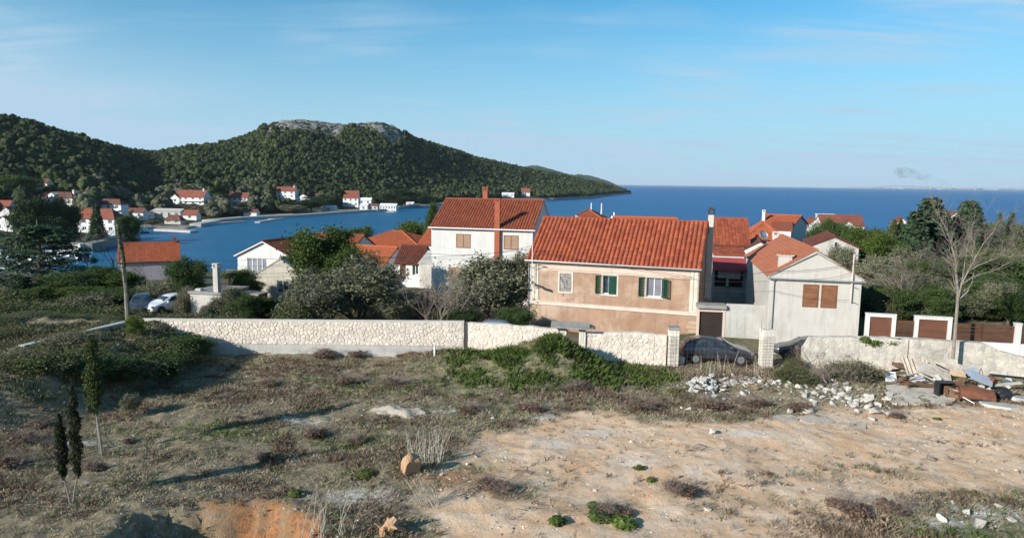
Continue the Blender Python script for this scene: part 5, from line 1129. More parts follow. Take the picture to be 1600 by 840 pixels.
wire('telephone line stretched low over the concrete hut and grey gable house', [at_y(262, 425, 70), at_y(440, 432, 64), at_y(600, 402, 60), mast + Vector((0, 0, -.4))], .010, .25)
hb = lambda x, z: Vector((1.32, 54.03, 0)) + Matrix.Rotation(A20, 3, 'Z') @ Vector((x, -.45, z))
wire('cable sagging across the front of the peach house from mast to right corner', [hb(.45, 6.2), hb(12.7, 4.85)], .014, .05)
wire('thin cable pinned under the eaves of the peach house', [hb(1.3, 4.92), hb(5, 4.85), hb(12.5, 4.82)], .010, .03)
gm = gable_house.matrix_basis @ Vector((5.0, -.2, GH + 1.0)); gm2 = gable_house.matrix_basis @ Vector((.3, -.25, GH + .35))
wire('upper power line running from the peach house corner across the cream gable house', [hb(12.9, 5.0), gm2, gm, at_y(1700, 436, 44)], .013, .15)
wire('lower power line running from the peach house corner across the cream gable front', [hb(12.9, 4.6), gable_house.matrix_basis @ Vector((2.8, -.35, GH - .1)), gm + Vector((0, 0, -.6))], .011, .1)
wire('slack cable crossing the cream gable wall below the windows', [hb(12.9, 4.1), gable_house.matrix_basis @ Vector((.3, -.3, GH - 1.0)), gable_house.matrix_basis @ Vector((5.0, -.3, GH - 1.4))], .009, .15)
# ------------------------------------------------------------------ plants
FO = dict(
 oak=foliage('evergreen_leaves', (0.043, 0.078, 0.024), (0.103, 0.155, 0.045), (0.069, 0.103, 0.031)),
 ivy=foliage('ivy_leaves', (0.036, 0.066, 0.014), (0.103, 0.152, 0.034), (0.060, 0.085, 0.022)),
 olive=foliage('olive_leaves', (0.125, 0.128, 0.078), (0.245, 0.245, 0.165), (0.105, 0.105, 0.062)),
 pine=foliage('pine_needles', (0.029, 0.052, 0.021), (0.065, 0.098, 0.036), (0.044, 0.065, 0.023), 0.08),
 cedar=foliage('cedar_needles', (0.028, 0.059, 0.036), (0.077, 0.119, 0.056), (0.045, 0.077, 0.042), 0.08),
 cypress=foliage('cypress_scales', (0.032, 0.054, 0.016), (0.096, 0.112, 0.035), (0.064, 0.080, 0.022), 0.05),
 lime=foliage('fresh_leaves', (0.070, 0.109, 0.020), (0.130, 0.185, 0.034), (0.079, 0.100, 0.025)),
 scrub=foliage('scrub_leaves', (0.144, 0.144, 0.077), (0.269, 0.230, 0.154), (0.115, 0.106, 0.077)),
 bramble=foliage('bramble_leaves', (0.064, 0.088, 0.032), (0.152, 0.168, 0.064), (0.136, 0.112, 0.072)),
 dry=foliage('dry_stalks', (0.221, 0.150, 0.111), (0.390, 0.299, 0.215), (0.156, 0.111, 0.085), 0.1),
 rusty=foliage('brown_dry_weeds', (0.142, 0.088, 0.065), (0.257, 0.169, 0.124), (0.108, 0.074, 0.057), 0.1),
 straw=foliage('straw_grass', (0.275, 0.225, 0.150), (0.525, 0.450, 0.338), (0.213, 0.188, 0.106), 0.15),
 cypress_shaded=foliage('shaded_cypress_scales', (0.014, 0.020, 0.010), (0.036, 0.042, 0.018), (0.024, 0.030, 0.012), 0.05),  # darker copy of the cypress foliage, shade put into its colour
 weed=foliage('green_weeds', (0.075, 0.119, 0.025), (0.150, 0.206, 0.048), (0.094, 0.106, 0.037), 0.2),
 forest=foliage('pine_wood', (0.030, 0.046, 0.018), (0.070, 0.090, 0.032), (0.042, 0.052, 0.022), 0.0),
)
def leaves(blobs, n, leaf, rng, aspect=1.7, shell=0.5, up=0.25, droop=0.0, jit=0.75, fuzz=0.0):
    B = np.array(blobs, float); w = (B[:, 3] * B[:, 4] * B[:, 5]) ** 0.66; k = rng.choice(len(B), n, p=w / w.sum())
    d = rng.normal(size=(n, 3)); d /= np.linalg.norm(d, axis=1, keepdims=True); r = shell + (1.06 - shell) * rng.random(n) ** 0.7
    c = B[k, :3] + d * B[k, 3:6] * r[:, None]
    if fuzz: c = B[k, :3] + rng.normal(size=(n, 3)) * B[k, 3:6] * fuzz
    nr = d * 0.9 + rng.normal(size=(n, 3)) * jit + np.array([0, 0, up]); nr /= np.linalg.norm(nr, axis=1, keepdims=True)
    t = rng.normal(size=(n, 3)) + np.array([0, 0, -droop]); t -= nr * (t * nr).sum(1, keepdims=True); t /= np.linalg.norm(t, axis=1, keepdims=True); b = np.cross(nr, t)
    s = leaf * (0.6 + 0.8 * rng.random(n))[:, None]; t = t * s * aspect * .5; b = b * s * .5
    V = np.stack([c - t, c + b, c + t, c - b], 1).reshape(-1, 3); return V, np.arange(4 * n).reshape(-1, 4)
def clumps(rng, n, R_, zc, zr, r0, r1, flat=0.8, hollow=0.4):
    out = []
    for _ in range(n):
        d = rng.normal(size=3); d /= np.linalg.norm(d); r = hollow + (1 - hollow) * rng.random(); q = rng.uniform(r0, r1)
        out.append((d[0] * r * R_, d[1] * r * R_, zc + d[2] * r * zr, q, q * rng.uniform(.8, 1.1), q * flat))
    return out
def branches(rng, h, levels, spread, r0, split=3, lean=(0, 0), sides=5, base=None, lift=0.15, forkat=0.3):
    """limbs of a tree as tapered tubes; also gives the tips"""
    mb = MB(); tips = []
    def grow(p, d, ln, r, lv):
        pts = [p]; rad = [r]; q = p.copy(); v = d.copy(); n = 4 if lv > 1 else 3
        for i in range(n):
            v = (v + Vector(rng.normal(size=3)) * .13 + Vector((0, 0, lift * .4))).normalized(); q = q + v * (ln / n); pts.append(q.copy()); rad.append(max(.004, r * (1 - .55 * (i + 1) / n)))
        mb.tube(pts, rad, sides if lv > 1 else 3, cap=False)
        if lv <= 0: tips.append(q); return
        for k in range(split + (1 if rng.random() < .4 else 0)):
            a = pts[-1] if k < 2 else pts[int(rng.integers(1, n + 1))]
            e = (v + Vector(rng.normal(size=3)) * spread + Vector((0, 0, lift))).normalized(); grow(a.copy(), e, ln * rng.uniform(.55, .85), rad[-1] * rng.uniform(.6, .9), lv - 1)
    grow(Vector(base or (0, 0, -.2)), Vector((lean[0], lean[1], 1)).normalized(), h * forkat, r0, levels)
    return mb, tips
TPL = {}
def template(kind):
    """crown and trunk meshes of one kind of plant, about as tall and wide as the numbers given; reused by every copy"""
    if kind in TPL: return TPL[kind]
    sp, var = kind.split('/') if '/' in kind else (kind, '0'); rng = np.random.default_rng(sum(ord(c) for c in kind) * 13 + 5); tr = MB(); mats = None
    if sp in ('oak', 'ivy', 'lime'):
        H, Wd = 6.0, 5.0; b = clumps(rng, 44, 1.9, 3.7, 1.75, .35, .85) + clumps(rng, 16, 1.6, 1.6, .8, .4, .8); V, F = leaves(b, 26000, .085, rng, 1.6, .3, fuzz=.52); mat = FO[sp]
        m, tips = branches(rng, H, 2, .6, .17, 3); tr = m; bm_ = MT['bark']
    elif sp == 'olive':
        H, Wd = 5.0, 5.6; b = clumps(rng, 60, 2.2, 3.0, 1.6, .22, .62, .95, .25); V, F = leaves(b, 22000, .08, rng, 3.0, .12, .1, fuzz=.72); mat = FO['olive']
        for k in range(4):
            m, tips = branches(rng, 4.6, 2, .55, .12, 3, lean=(rng.uniform(-.7, .7), rng.uniform(-.5, .5)), base=(rng.uniform(-.2, .2), rng.uniform(-.2, .2), -.2)); n = len(tr.v); tr.v += m.v; tr.f += [tuple(i + n for i in f) for f in m.f]; tr.m += m.m
        bm_ = MT['bark']
    elif sp == 'scrub' or sp == 'bramble':
        H, Wd = 2.4, 4.0; b = clumps(rng, 24, 1.55, 1.05, .75, .3, .7, .9, .2); V, F = leaves(b, 9000, .075, rng, 2.2, .1, .1, fuzz=.7); mat = FO[sp]
        m, tips = branches(rng, 3.0, 3, .8, .05, 3, sides=3); tr = m; bm_ = MT['twig']
    elif sp == 'pine':
        H, Wd = 8.0, 5.4; b = []
        for i in range(24): a = rng.uniform(0, 6.28); z = rng.uniform(2.6, 7.3); r = (1 - abs(z - 5.0) / 4.6) * 2.1 * rng.uniform(.25, 1); b.append((r * math.cos(a), r * math.sin(a), z, rng.uniform(.6, 1.05), rng.uniform(.6, 1.05), rng.uniform(.4, .65)))
        V, F = leaves(b, 15000, .12, rng, 2.0, .3, fuzz=.55); mat = FO['pine']; tr.tube([(0, 0, -.3), (.08, 0, 3), (0, .1, 7.2)], [.2, .14, .05], 6)
        for q in b[:12]: tr.tube([(0, 0, q[2] - .8), (q[0] * .9, q[1] * .9, q[2] - .1)], [.06, .03], 4)
        bm_ = MT['bark']
    elif sp == 'fir':
        H, Wd = 7.0, 3.6; b = []
        for i in range(15):
            z = .7 + 6.0 * i / 15; r = 1.7 * (1 - z / 7.2)
            for k in range(6): a = k * 1.047 + i * .5 + rng.uniform(-.2, .2); rr = r * rng.uniform(.55, .95); b.append((rr * math.cos(a), rr * math.sin(a), z - rr * .15, .18 + r * .33, .18 + r * .33, .22 + r * .1))
        V, F = leaves(b, 7000, .16, rng, 2.0, .3, .2, .4); mat = FO['cedar']; tr.tube([(0, 0, -.3), (0, 0, 6.9)], [.13, .03], 6); bm_ = MT['bark']
    elif sp == 'cedar':
        H, Wd = 8.5, 11.0; b = []
        for i in range(9):
            z = 1.0 + 7.2 * i / 9; r = 5.2 * (1 - (z / 9.0) ** 1.3) * rng.uniform(.75, 1.1)
            for k in range(5):
                a = k * 1.2566 + i * .8 + rng.uniform(-.3, .3); tr.tube([(0, 0, z), (r * .5 * math.cos(a), r * .5 * math.sin(a), z + .15), (r * math.cos(a), r * math.sin(a), z - .1)], [.07, .05, .015], 4)
                for f in (.35, .6, .85, 1.0):
                    for s in (-1, 1): b.append((r * f * math.cos(a + s * .16), r * f * math.sin(a + s * .16), z + .05 - .22 * f * f + rng.uniform(-.22, .22), rng.uniform(.35, .75), rng.uniform(.35, .75), rng.uniform(.14, .30)))
        V, F = leaves(b, 11000, .13, rng, 2.4, .2, .9); mat = FO['cedar']; tr.tube([(0, 0, -.5), (.05, 0, 4), (0, 0, 8.3)], [.25, .16, .04], 8); bm_ = MT['bark']
    elif sp == 'cypress':
        H, Wd = 4.6, .9; b = []
        for i in range(46): z = 1.4 + 3.1 * i / 46; r = .36 * min(1, (z - 1.2) * 1.6) * (1 - max(0, (z - 3.2) / 1.5) ** 1.6); a = rng.uniform(0, 6.28); b.append((r * .45 * math.cos(a), r * .45 * math.sin(a), z, .08 + r * .62, .08 + r * .62, .2))
        V, F = leaves(b, 7000, .05, rng, 2.6, .35, .1, -2.5); mat = FO['cypress']; tr.tube([(0, 0, -.2), (.02, .01, .8), (0, 0, 1.7), (0, 0, 3.5)], [.055, .045, .035, .01], 6); bm_ = MT['bark_grey']
    elif sp == 'bare' or sp == 'bareshrub':
        H, Wd = 6.0, 4.6; tr, tips = branches(rng, 6.4, 5 if var == '0' else 4, .42, .09, 3, sides=4, lift=.18, forkat=.24); V = F = None; mat = None; bm_ = MT['twig_dark' if sp == 'bare' else 'twig']
        if sp == 'bareshrub':
            for k in range(4):
                m, tips = branches(rng, 5.6, 4, .45, .06, 3, lean=(rng.uniform(-.8, .8), rng.uniform(-.5, .5)), sides=4, lift=.15, forkat=.26); n = len(tr.v); tr.v += m.v; tr.f += [tuple(i + n for i in f) for f in m.f]; tr.m += m.m
    cm = mesh_np('crown', V, F, [mat]) if V is not None else None
    tm = tr.mesh('trunk', bm_)
    allv = np.array(V if V is not None else tr.v); zmax = np.percentile(allv[:, 2], 99.6); wd = np.percentile(allv[:, 0], 98.5) - np.percentile(allv[:, 0], 1.5)
    TPL[kind] = (cm, tm, zmax, wd); return TPL[kind]
NAMES = dict(oak='evergreen_tree', ivy='ivy_tree', lime='leafy_tree', olive='olive_tree', scrub='shrub', bramble='bramble_bush', pine='pine_tree', fir='conifer', cedar='cedar_tree', cypress='cypress_tree', bare='bare_tree', bareshrub='bare_shrub')
CATS = dict(scrub='shrub', bramble='bush', bareshrub='shrub')
def plant(kind, label, x, y, z, height, width, group=None, rz=None, parts=True, cat=None, name=None):
    cm, tm, hz, wd = template(kind); sp = kind.split('/')[0]
    t = thing(name or NAMES[sp], label, cat or CATS.get(sp, 'tree'), (x, y, z), random.uniform(0, 6.28) if rz is None else rz, group); s = (width / wd, width / wd, height / hz)
    if cm: o = link('crown' if CATS.get(sp) is None else 'foliage', cm, t); o.scale = s
    if parts: o = link('trunk' if CATS.get(sp) is None else 'stems', tm, t); o.scale = s
    return t
def plant_px(kind, label, px, top, wpx, Y, group=None, base=None, **k):
    """stands on the land at depth Y, reaching the picture height top"""
    p = at_y(px, top, Y); z = base if base is not None else land(p.x, Y); h = max(.3, p.z - z); return plant(kind, label, p.x, Y, z, h, wpx * Y / FOCAL, group, **k)
# left
plant_px('cedar/0', 'wide layered cedar at the left edge with the marina boats showing through it', 58, 352, 178, 70)
plant_px('fir/0', 'small dark green conifer in front of the wide layered cedar', 34, 432, 52, 62); plant_px('oak/0', 'dark evergreen bush right of the small conifer under the cedar', 100, 428, 70, 64)
plant_px('pine/0', 'dark quayside pine before the villa, leftmost of the three at the bay head', 46, 309, 40, 205); plant_px('pine/1', 'dark quayside pine in the middle of the three at the bay head', 72, 316, 46, 208); plant_px('pine/2', 'dark quayside pine before the villa, rightmost of the three at the bay head', 103, 310, 40, 212)
plant_px('oak/3', 'rounded dark tree at the left edge beside the yellow house', 18, 274, 52, 330); plant_px('fir/1', 'dark conical conifer in front of the shaded red hipped house', 150, 322, 30, 224); plant_px('lime/0', 'bright green bushy tree on the quay right of the conical conifer', 200, 337, 28, 232)
plant_px('oak/1', 'round dark evergreen tree left of the concrete hut', 292, 404, 52, 60); plant_px('scrub/0', 'grey twiggy bush below the round dark evergreen', 286, 456, 28, 56); plant_px('bramble/0', 'bramble thicket with ivy below the lilac house', 222, 444, 84, 66); plant_px('oak/2', 'dark ivy thicket round the utility pole', 158, 416, 62, 68); plant_px('ivy/0', 'ivy mound right of the leaning trunk before the lilac house', 190, 424, 48, 66)
plant_px('bare/0', 'bare reddish twigs of a tree rising left of the lilac house roof', 178, 352, 70, 74); plant_px('bare/1', 'thin bare tree against the lilac house roof', 222, 380, 36, 68); plant_px('bareshrub/0', 'bare pale shrub beside the white hatchback', 285, 446, 46, 57)
for i, (px, top, w, Y) in enumerate(((20, 470, 70, 55), (75, 476, 70, 52), (120, 478, 70, 52.5), (165, 480, 66, 53), (40, 498, 80, 47), (98, 500, 60, 48.5), (150, 496, 56, 49.5), (232, 488, 60, 52), (290, 490, 60, 50), (345, 490, 64, 49), (-10, 500, 70, 44.5), (8, 520, 60, 41))): plant_px('bramble/%d' % (i % 3), 'low bramble bush beyond the wall at left, ' + ('under the cedar edge', 'before the small conifer', 'below the cedar right side', 'below the utility pole thicket', 'nearest the left bank edge', 'left of the leaning ivy trunk foot', 'touching the leaning ivy trunk foot', 'before the dark parked car', 'before the white hatchback', 'below the concrete hut', 'at the very left edge, upper one', 'at the very left edge, lower one')[i], px, top, w, Y, 'bramble hedge beyond the wall')
for px, top, w, Y, k, l in ((64, 446, 80, 62, 'oak/2', 'dark bush in the middle of the garden below the cedar'), (10, 452, 70, 60, 'bramble/1', 'brownish bush at the left edge below the cedar'), (128, 448, 60, 61, 'ivy/2', 'green bush left of the utility pole thicket'), (180, 452, 60, 60, 'oak/3', 'dark bush beside the leaning ivy trunk'), (40, 474, 90, 57, 'scrub/1', 'brown scrub at the back of the lane at left'), (250, 440, 56, 63, 'olive/1', 'grey bush under the right end of the lilac house'), (140, 462, 80, 57, 'scrub/2', 'brown scrub before the utility pole thicket')): plant_px(k, l, px, top, w, Y, cat='bush', name='bush')
# leaning ivy-clad trunk
pb = at_y(200, 503, 49.0); ptp = at_y(183, 350, 48.5); t = thing('leaning_tree', 'tall leaning bare trunk wrapped in yellow-green ivy behind the wall corner', 'tree', (pb.x, 49.0, pb.z)); tv = Vector((ptp.x - pb.x, 48.5 - 49.0, ptp.z - pb.z))
m = MB(); m.tube([(0, 0, -.4), tv * .35 + Vector((.12, 0, 0)), tv * .7 + Vector((.1, 0, 0)), tv], [.17, .15, .13, .08], 8); m.build('trunk', MT['bark_grey'], t)
rng = np.random.default_rng(5); V, F = leaves([(tv.x * f + .12 * math.sin(f * 3), tv.y * f, tv.z * f, .15 + .04 * math.sin(f * 21), .16, .4) for f in np.linspace(.04, .95, 30)], 5600, .06, rng, 1.4, .5); link('ivy', mesh_np('ivy', V, F, [foliage('yellow_ivy', (0.06, 0.075, 0.012), (0.15, 0.16, 0.03), (0.10, 0.10, 0.025))]), t)
# centre
plant_px('ivy/1', 'tall dense ivy-green tree before the rust-brown roof', 506, 356, 100, 61); plant_px('ivy/2', 'lower ivy-green crown right of the tall dense tree', 552, 386, 72, 60); plant_px('bramble/1', 'ivy bush at the right corner of the derelict grey gable house', 476, 418, 44, 59)
plant_px('olive/0', 'large grey-green olive thicket behind the wall in the centre', 556, 408, 128, 55.5); plant_px('olive/1', 'grey-green olive lobe at the right of the large thicket', 618, 456, 66, 54); plant_px('olive/2', 'olive lobe low behind the wall left of the large thicket', 505, 440, 100, 53); plant_px('bareshrub/1', 'grey bare twigs over the top of the olive thicket', 584, 398, 60, 57)
plant_px('olive/3', 'olive tree with reddish forked trunk beside the peach house', 766, 404, 124, 56.5, base=-.3); plant_px('olive/4', 'narrow upright olive branch mass at the peach house corner', 808, 398, 44, 58)
plant_px('bareshrub/2', 'pale bare shrub with many stems behind the wall before the white house', 692, 414, 96, 52); plant_px('bareshrub/3', 'second bare shrub leaning left over the balustrade', 664, 448, 56, 53.5); plant_px('scrub/1', 'brownish hedge under the bare shrubs behind the wall', 668, 452, 60, 56)
for px, top, w, Y, l in ((806, 482, 50, 51.5, 'dark low bush between the olive trunk and the peach house'), (716, 484, 60, 53, 'low dark hedge behind the wall right of the pale bare shrub')): plant_px('oak/1', l, px, top, w, Y, cat='bush', name='bush')
plant_px('oak/3', 'dark green tree on the shore, left of the pair above the orange roofs', 530, 360, 40, 112); plant_px('oak/0', 'dark green tree on the shore, right of the pair above the orange roofs', 564, 355, 46, 114); plant_px('fir/2', 'thin dark conifer between the pair of shore trees', 549, 360, 14, 113); plant_px('lime/1', 'olive-yellow round pine behind the orange-red hipped roof', 640, 346, 60, 108); plant_px('oak/2', 'dark tree peeping past the left edge of the white house', 676, 318, 26, 96)
plant_px('lime/0', 'yellow-leaved small bush under the wooden balcony', 400, 440, 24, 66, cat='bush', name='bush'); plant_px('ivy/0', 'green bush left of the wooden balcony', 374, 421, 44, 64, cat='bush', name='bush'); plant_px('olive/5', 'pale olive shrub right of the concrete hut', 364, 450, 48, 53, cat='shrub', name='shrub'); plant_px('ivy/1', 'dark green bush before the derelict grey gable house', 406, 463, 54, 54, cat='bush', name='bush'); plant_px('oak/2', 'dark bush between the pale olive shrub and the green bush', 384, 462, 44, 52, cat='bush', name='bush'); plant_px('bareshrub/0', 'bare pale stems standing before the concrete hut', 346, 434, 44, 57); plant_px('bramble/2', 'bramble along the wall below the derelict gable house', 452, 476, 60, 50); plant_px('olive/3', 'silvery shrub at the front of the concrete hut', 332, 472, 30, 53, cat='shrub', name='shrub')
# right, by the cream house and the far cluster
plant_px('bare/2', 'bare brown domed tree left of the white cluster before the sea', 1250, 340, 62, 120); plant_px('oak/1', 'dark round bush between the two white gables of the cluster', 1301, 344, 48, 118, cat='bush', name='bush'); plant_px('olive/1', 'grey-green olive before the grey gable house', 1316, 386, 40, 70); plant_px('lime/1', 'light green tree right of the grey gable house', 1352, 356, 54, 105); plant_px('oak/3', 'dark bush at the shore behind the grey gable house', 1270, 358, 40, 112, cat='bush', name='bush')
# the grove on the right
keys = [('fir', 1456, 311, 92, 92, 'tall dark conifer, highest of the grove against the sea'), ('fir', 1432, 332, 70, 88, 'dark conifer left of the highest one in the grove'), ('fir', 1474, 330, 50, 98, 'smaller conifer right of the highest one in the grove'), ('fir', 1517, 316, 84, 96, 'dark conifer right of the tiny white gable against the sea'), ('cypress', 1398, 344, 10, 120, 'left of two slim dark cypresses beside the small white house'), ('cypress', 1408, 343, 10, 121, 'right of two slim dark cypresses beside the small white house'), ('fir', 1563, 334, 20, 104, 'slim reddish conifer on the skyline near the right edge'), ('fir', 1582, 333, 22, 106, 'slim green conifer on the skyline near the right edge'), ('lime', 1385, 366, 62, 84, 'yellow-green bushy tree at the left of the grove'), ('lime', 1590, 395, 60, 70, 'bright green leafy tree at the right edge'), ('olive', 1386, 402, 80, 66, 'silver-green olive behind the brown fence'), ('fir', 1372, 446, 64, 51, 'small spreading conifer right behind the first brown gate panel'), ('bare', 1440, 374, 120, 52, 'purple-brown bare tree in the middle of the grove'), ('bareshrub', 1422, 400, 90, 50.5, 'lower purple-brown bare tree behind the slatted fence'), ('olive', 1440, 430, 80, 52, 'grey-green olive behind the second brown gate panel'), ('oak', 1540, 400, 104, 56, 'large dark evergreen behind the plank fence'), ('oak', 1560, 432, 76, 51, 'dark evergreen bush right behind the plank fence'), ('ivy', 1506, 440, 70, 53, 'dark green shrubby tree behind the bare tall tree'), ('bare', 1600, 330, 90, 82, 'brown bare tree on the skyline at the right edge'), ('bare', 1545, 338, 70, 88, 'brown bare crown on the skyline behind the tall bare tree')]
for i, (k, px, top, w, Y, l) in enumerate(keys): plant_px('%s/%d' % (k, i % (1 if k == 'cypress' else 3)), l, px, top, w, Y)
plant_px('oak/1', 'dark bush hiding the foot of the tiny white gable against the sea', 1490, 341, 46, 142, cat='bush', name='bush'); plant_px('oak/2', 'bush hiding the foot of the small white house beside the cypresses', 1412, 350, 44, 141, cat='bush', name='bush'); plant_px('olive/2', 'grey-green bush below the white cluster before the sea', 1340, 356, 60, 124, cat='bush', name='bush')
for i, (x, y, h, w_) in enumerate(((-20.6, 42.6, 1.0, 2.4), (-20.9, 40.6, 1.25, 2.8), (-20.4, 38.6, 1.35, 3.0), (-20.9, 36.6, 1.4, 3.0), (-21.4, 34.6, 1.3, 2.8), (-23.0, 33.0, 1.1, 2.6))): plant(('oak/1', 'bramble/0')[i % 2], 'dark bush crowning the left bank, ' + ('nearest the boundary wall', 'second from the boundary wall', 'third from the boundary wall', 'fourth from the boundary wall', 'behind the single cypress', 'left of the single cypress')[i], x, y, gz(x, y) - .15, h, w_, 'dark bushes crowning the left bank', cat='bush', name='bush')
rr = random.Random(11); skyl = ([1340, 1370, 1400, 1430, 1460, 1500, 1540, 1600, 1700], [388, 356, 347, 336, 332, 338, 336, 333, 332])
for i in range(96):
    px = rr.uniform(1352, 1680); Y = rr.uniform(56, 125); lo = float(np.interp(px, *skyl)); top = lo + 6 + (125 - Y) / 70 * 66 + rr.uniform(0, 24); k = rr.choice(['oak', 'olive', 'pine', 'oak', 'pine', 'ivy', 'oak', 'ivy', 'ivy'])
    wd = rr.uniform(46, 84) * (62 / Y) ** .5
    lab = dict(oak='dark evergreen tree standing in the mixed grove on the right', olive='grey-green olive standing in the mixed grove on the right', pine='dark pine standing in the mixed grove on the right', scrub='brownish shrub standing in the mixed grove on the right', bare='bare brown tree standing in the mixed grove on the right', ivy='mid-green leafy tree standing in the mixed grove on the right')[k]
    plant_px('%s/%d' % (k, i % 3), lab, px, top, wd, Y, 'mixed grove on the right, ' + k)
for i in range(34):
    px = 1350 + i * 9.5 + rr.uniform(-6, 6); Y = rr.uniform(47.5, 54); k = rr.choice(['scrub', 'olive', 'oak', 'bramble', 'oak'])
    plant_px('%s/%d' % (k, i % 3), dict(scrub='brownish', olive='grey-green', oak='dark green', bramble='bramble-like')[k] + ' undergrowth bush close behind the brown plank fence', px, rr.uniform(442, 476), rr.uniform(44, 74), Y, 'undergrowth behind the plank fence, ' + k, cat='bush', name='bush')
for i in range(26):
    px = rr.uniform(1100, 1345) if i < 14 else rr.uniform(840, 1100); Y = rr.uniform(150, 205); p = at_y(px, 300, Y); plant('scrub/%d' % (i % 3), 'low shore shrub between the houses and the open sea', p.x, Y, near(p.x, Y), rr.uniform(2, 3.5), rr.uniform(5, 9), 'shore shrubs before the sea')
# tall bare tree in front of the right wall
bt = at_z(1489, 556, .3); rng = np.random.default_rng(21); t = thing('bare_tree', 'tall leafless pale-barked tree in front of the rough wall on the right', 'tree', (bt.x, 41.3, .2)); m = MB()
def bt_at(px, py, dy=0): p = at_y(px, py, 41.3 + dy); return Vector((p.x - bt.x, dy, p.z - .2))
limbs = [[(1489, 560, 0), (1494, 500, 0), (1497, 462, 0), (1494, 430, .1), (1494, 410, .1), (1487, 385, .2), (1480, 360, .3), (1468, 338, .4)], [(1495, 478, 0), (1502, 445, -.3), (1512, 425, -.5), (1525, 400, -.7), (1537, 380, -.9), (1552, 362, -1.0), (1561, 346, -1.0)], [(1497, 462, 0), (1505, 430, .4), (1508, 405, .6), (1513, 380, .8), (1519, 352, 1.0)], [(1496, 470, 0), (1512, 455, -.2), (1519, 440, -.3), (1523, 420, -.3), (1519, 400, -.2), (1522, 380, 0)], [(1512, 425, -.5), (1527, 415, -.8), (1545, 408, -1.1), (1565, 398, -1.3), (1577, 388, -1.4)], [(1494, 410, .1), (1502, 395, .3), (1509, 372, .5)], [(1487, 385, .2), (1478, 372, -.2), (1472, 355, -.3)], [(1502, 445, -.3), (1520, 432, -.6), (1548, 424, -.8), (1566, 416, -.9)]]
allp = []
for li, L_ in enumerate(limbs):
    pts = [bt_at(*q) for q in L_]; n = len(pts); r0 = (.105, .058, .052, .046, .034, .03, .027, .03)[li]; m.tube(pts, [max(.012, r0 * (1 - .82 * i / (n - 1))) for i in range(n)], 7, cap=False); allp += [(pts[i], (pts[i] - pts[i - 1]).normalized(), r0 * (1 - .8 * i / (n - 1))) for i in range(2, n)]
tw = MB()
def twig(p, d, ln, r, lv):
    q = p; pts = [p]; v = d
    for i in range(3): v = (v + Vector(rng.normal(size=3)) * .16 + Vector((0, 0, .10))).normalized(); q = q + v * ln / 3; pts.append(q)
    tw.tube(pts, [r, r * .8, r * .6, r * .35], 3, cap=False)
    if lv:
        for k in range(3): twig(pts[int(rng.integers(1, 4))], (v + Vector(rng.normal(size=3)) * .45).normalized(), ln * rng.uniform(.5, .85), r * .6, lv - 1)
for p, d, r in allp:
    for k in range(5): twig(p, (d + Vector(rng.normal(size=3)) * .5 + Vector((0, 0, .2))).normalized(), rng.uniform(.5, 1.3), max(.009, r * .35), 2)
m.build('trunk', MT['bark_grey'], t); tw.build('twigs', MT['twig'], t)
# ---- lot: cypresses, bushes on the bank, brush
c0 = at_z(112, 790, 0); t = thing('cypress_tree', 'slim young cypress forked into two dark columns on thin bare stems', 'tree', (c0.x, c0.y, gz(c0.x, c0.y)))
cm, tm, hz, wd = template('cypress/0'); rng = np.random.default_rng(8)
for px, ytop, ybot, w in ((112, 602, 742, 19), (92, 648, 744, 16)):
    a = at_y(px, ytop, c0.y); b = at_y(px, ybot, c0.y); x = a.x - c0.x; zz = gz(c0.x, c0.y); r = w * c0.y / FOCAL / 2; bl_ = []
    for i in range(40): f = i / 39; rr_ = r * min(1, .35 + f * 4) * (1 - max(0, (f - .6) / .42) ** 1.7); an = rng.uniform(0, 6.28); bl_.append((x + rr_ * .35 * math.cos(an), rr_ * .35 * math.sin(an), b.z - zz + (a.z - b.z) * f, .03 + rr_ * .75, .03 + rr_ * .75, .14))
    V, F = leaves(bl_, 5200, .032, rng, 2.8, .3, .1, -2.5); link('crown', mesh_np('crown', V, F, [FO['cypress_shaded']]), t); m = MB(); m.tube([(0.02 if x > 0 else -.02, 0, -.15), (x * .5, 0, (b.z - zz) * .5), (x, 0, b.z - zz), (x, 0, a.z - zz - .5)], [.03, .026, .022, .008], 6); m.build('trunk', MT['bark_grey'], t)
c1 = at_z(157, 709, 0); zz = gz(c1.x, c1.y); t = plant('cypress/0', 'single thicker cypress on a pale bare trunk tied to a stake', c1.x, c1.y, zz, 1, 1); tp = at_y(150, 525, c1.y); b = at_y(150, 642, c1.y)
for o in list(t.children): bpy.data.objects.remove(o)
t.rotation_euler = (0, 0, 0); r = 29 * c1.y / FOCAL / 2; bl_ = []
for i in range(46): f = i / 45; rr_ = r * min(1, .45 + f * 3) * (1 - max(0, (f - .55) / .5) ** 1.8); an = rng.uniform(0, 6.28); bl_.append((-.12 + rr_ * .4 * math.cos(an), rr_ * .4 * math.sin(an), b.z - zz + (tp.z - b.z) * f, .04 + rr_ * .7, .04 + rr_ * .7, .16))
V, F = leaves(bl_, 7000, .038, rng, 2.6, .3, .1, -2.5); link('crown', mesh_np('crown', V, F, [FO['cypress']]), t)
m = MB(); m.tube([(.08, 0, -.15), (.02, 0, .8), (-.1, 0, b.z - zz + .3)], [.05, .045, .03], 6); m.build('trunk', MT['bark_grey'], t); m = MB(); m.tube([(-.05, .03, -.1), (-.09, .03, b.z - zz + .2)], .022, 5); m.build('stake', MT['wood_grey'], t)
ps = at_z(205, 648, 0); plant('olive/4', 'small pale leafy shrub at the foot of the bank right of the cypress', ps.x, ps.y, gz(ps.x, ps.y), 1.05, .8, cat='shrub', name='shrub')
bank = [(62, 575, 62, 36.5), (108, 560, 70, 38.5), (236, 552, 64, 41.0), (30, 590, 66, 34), (128, 600, 80, 35.5), (232, 590, 70, 39), (178, 610, 70, 36)]
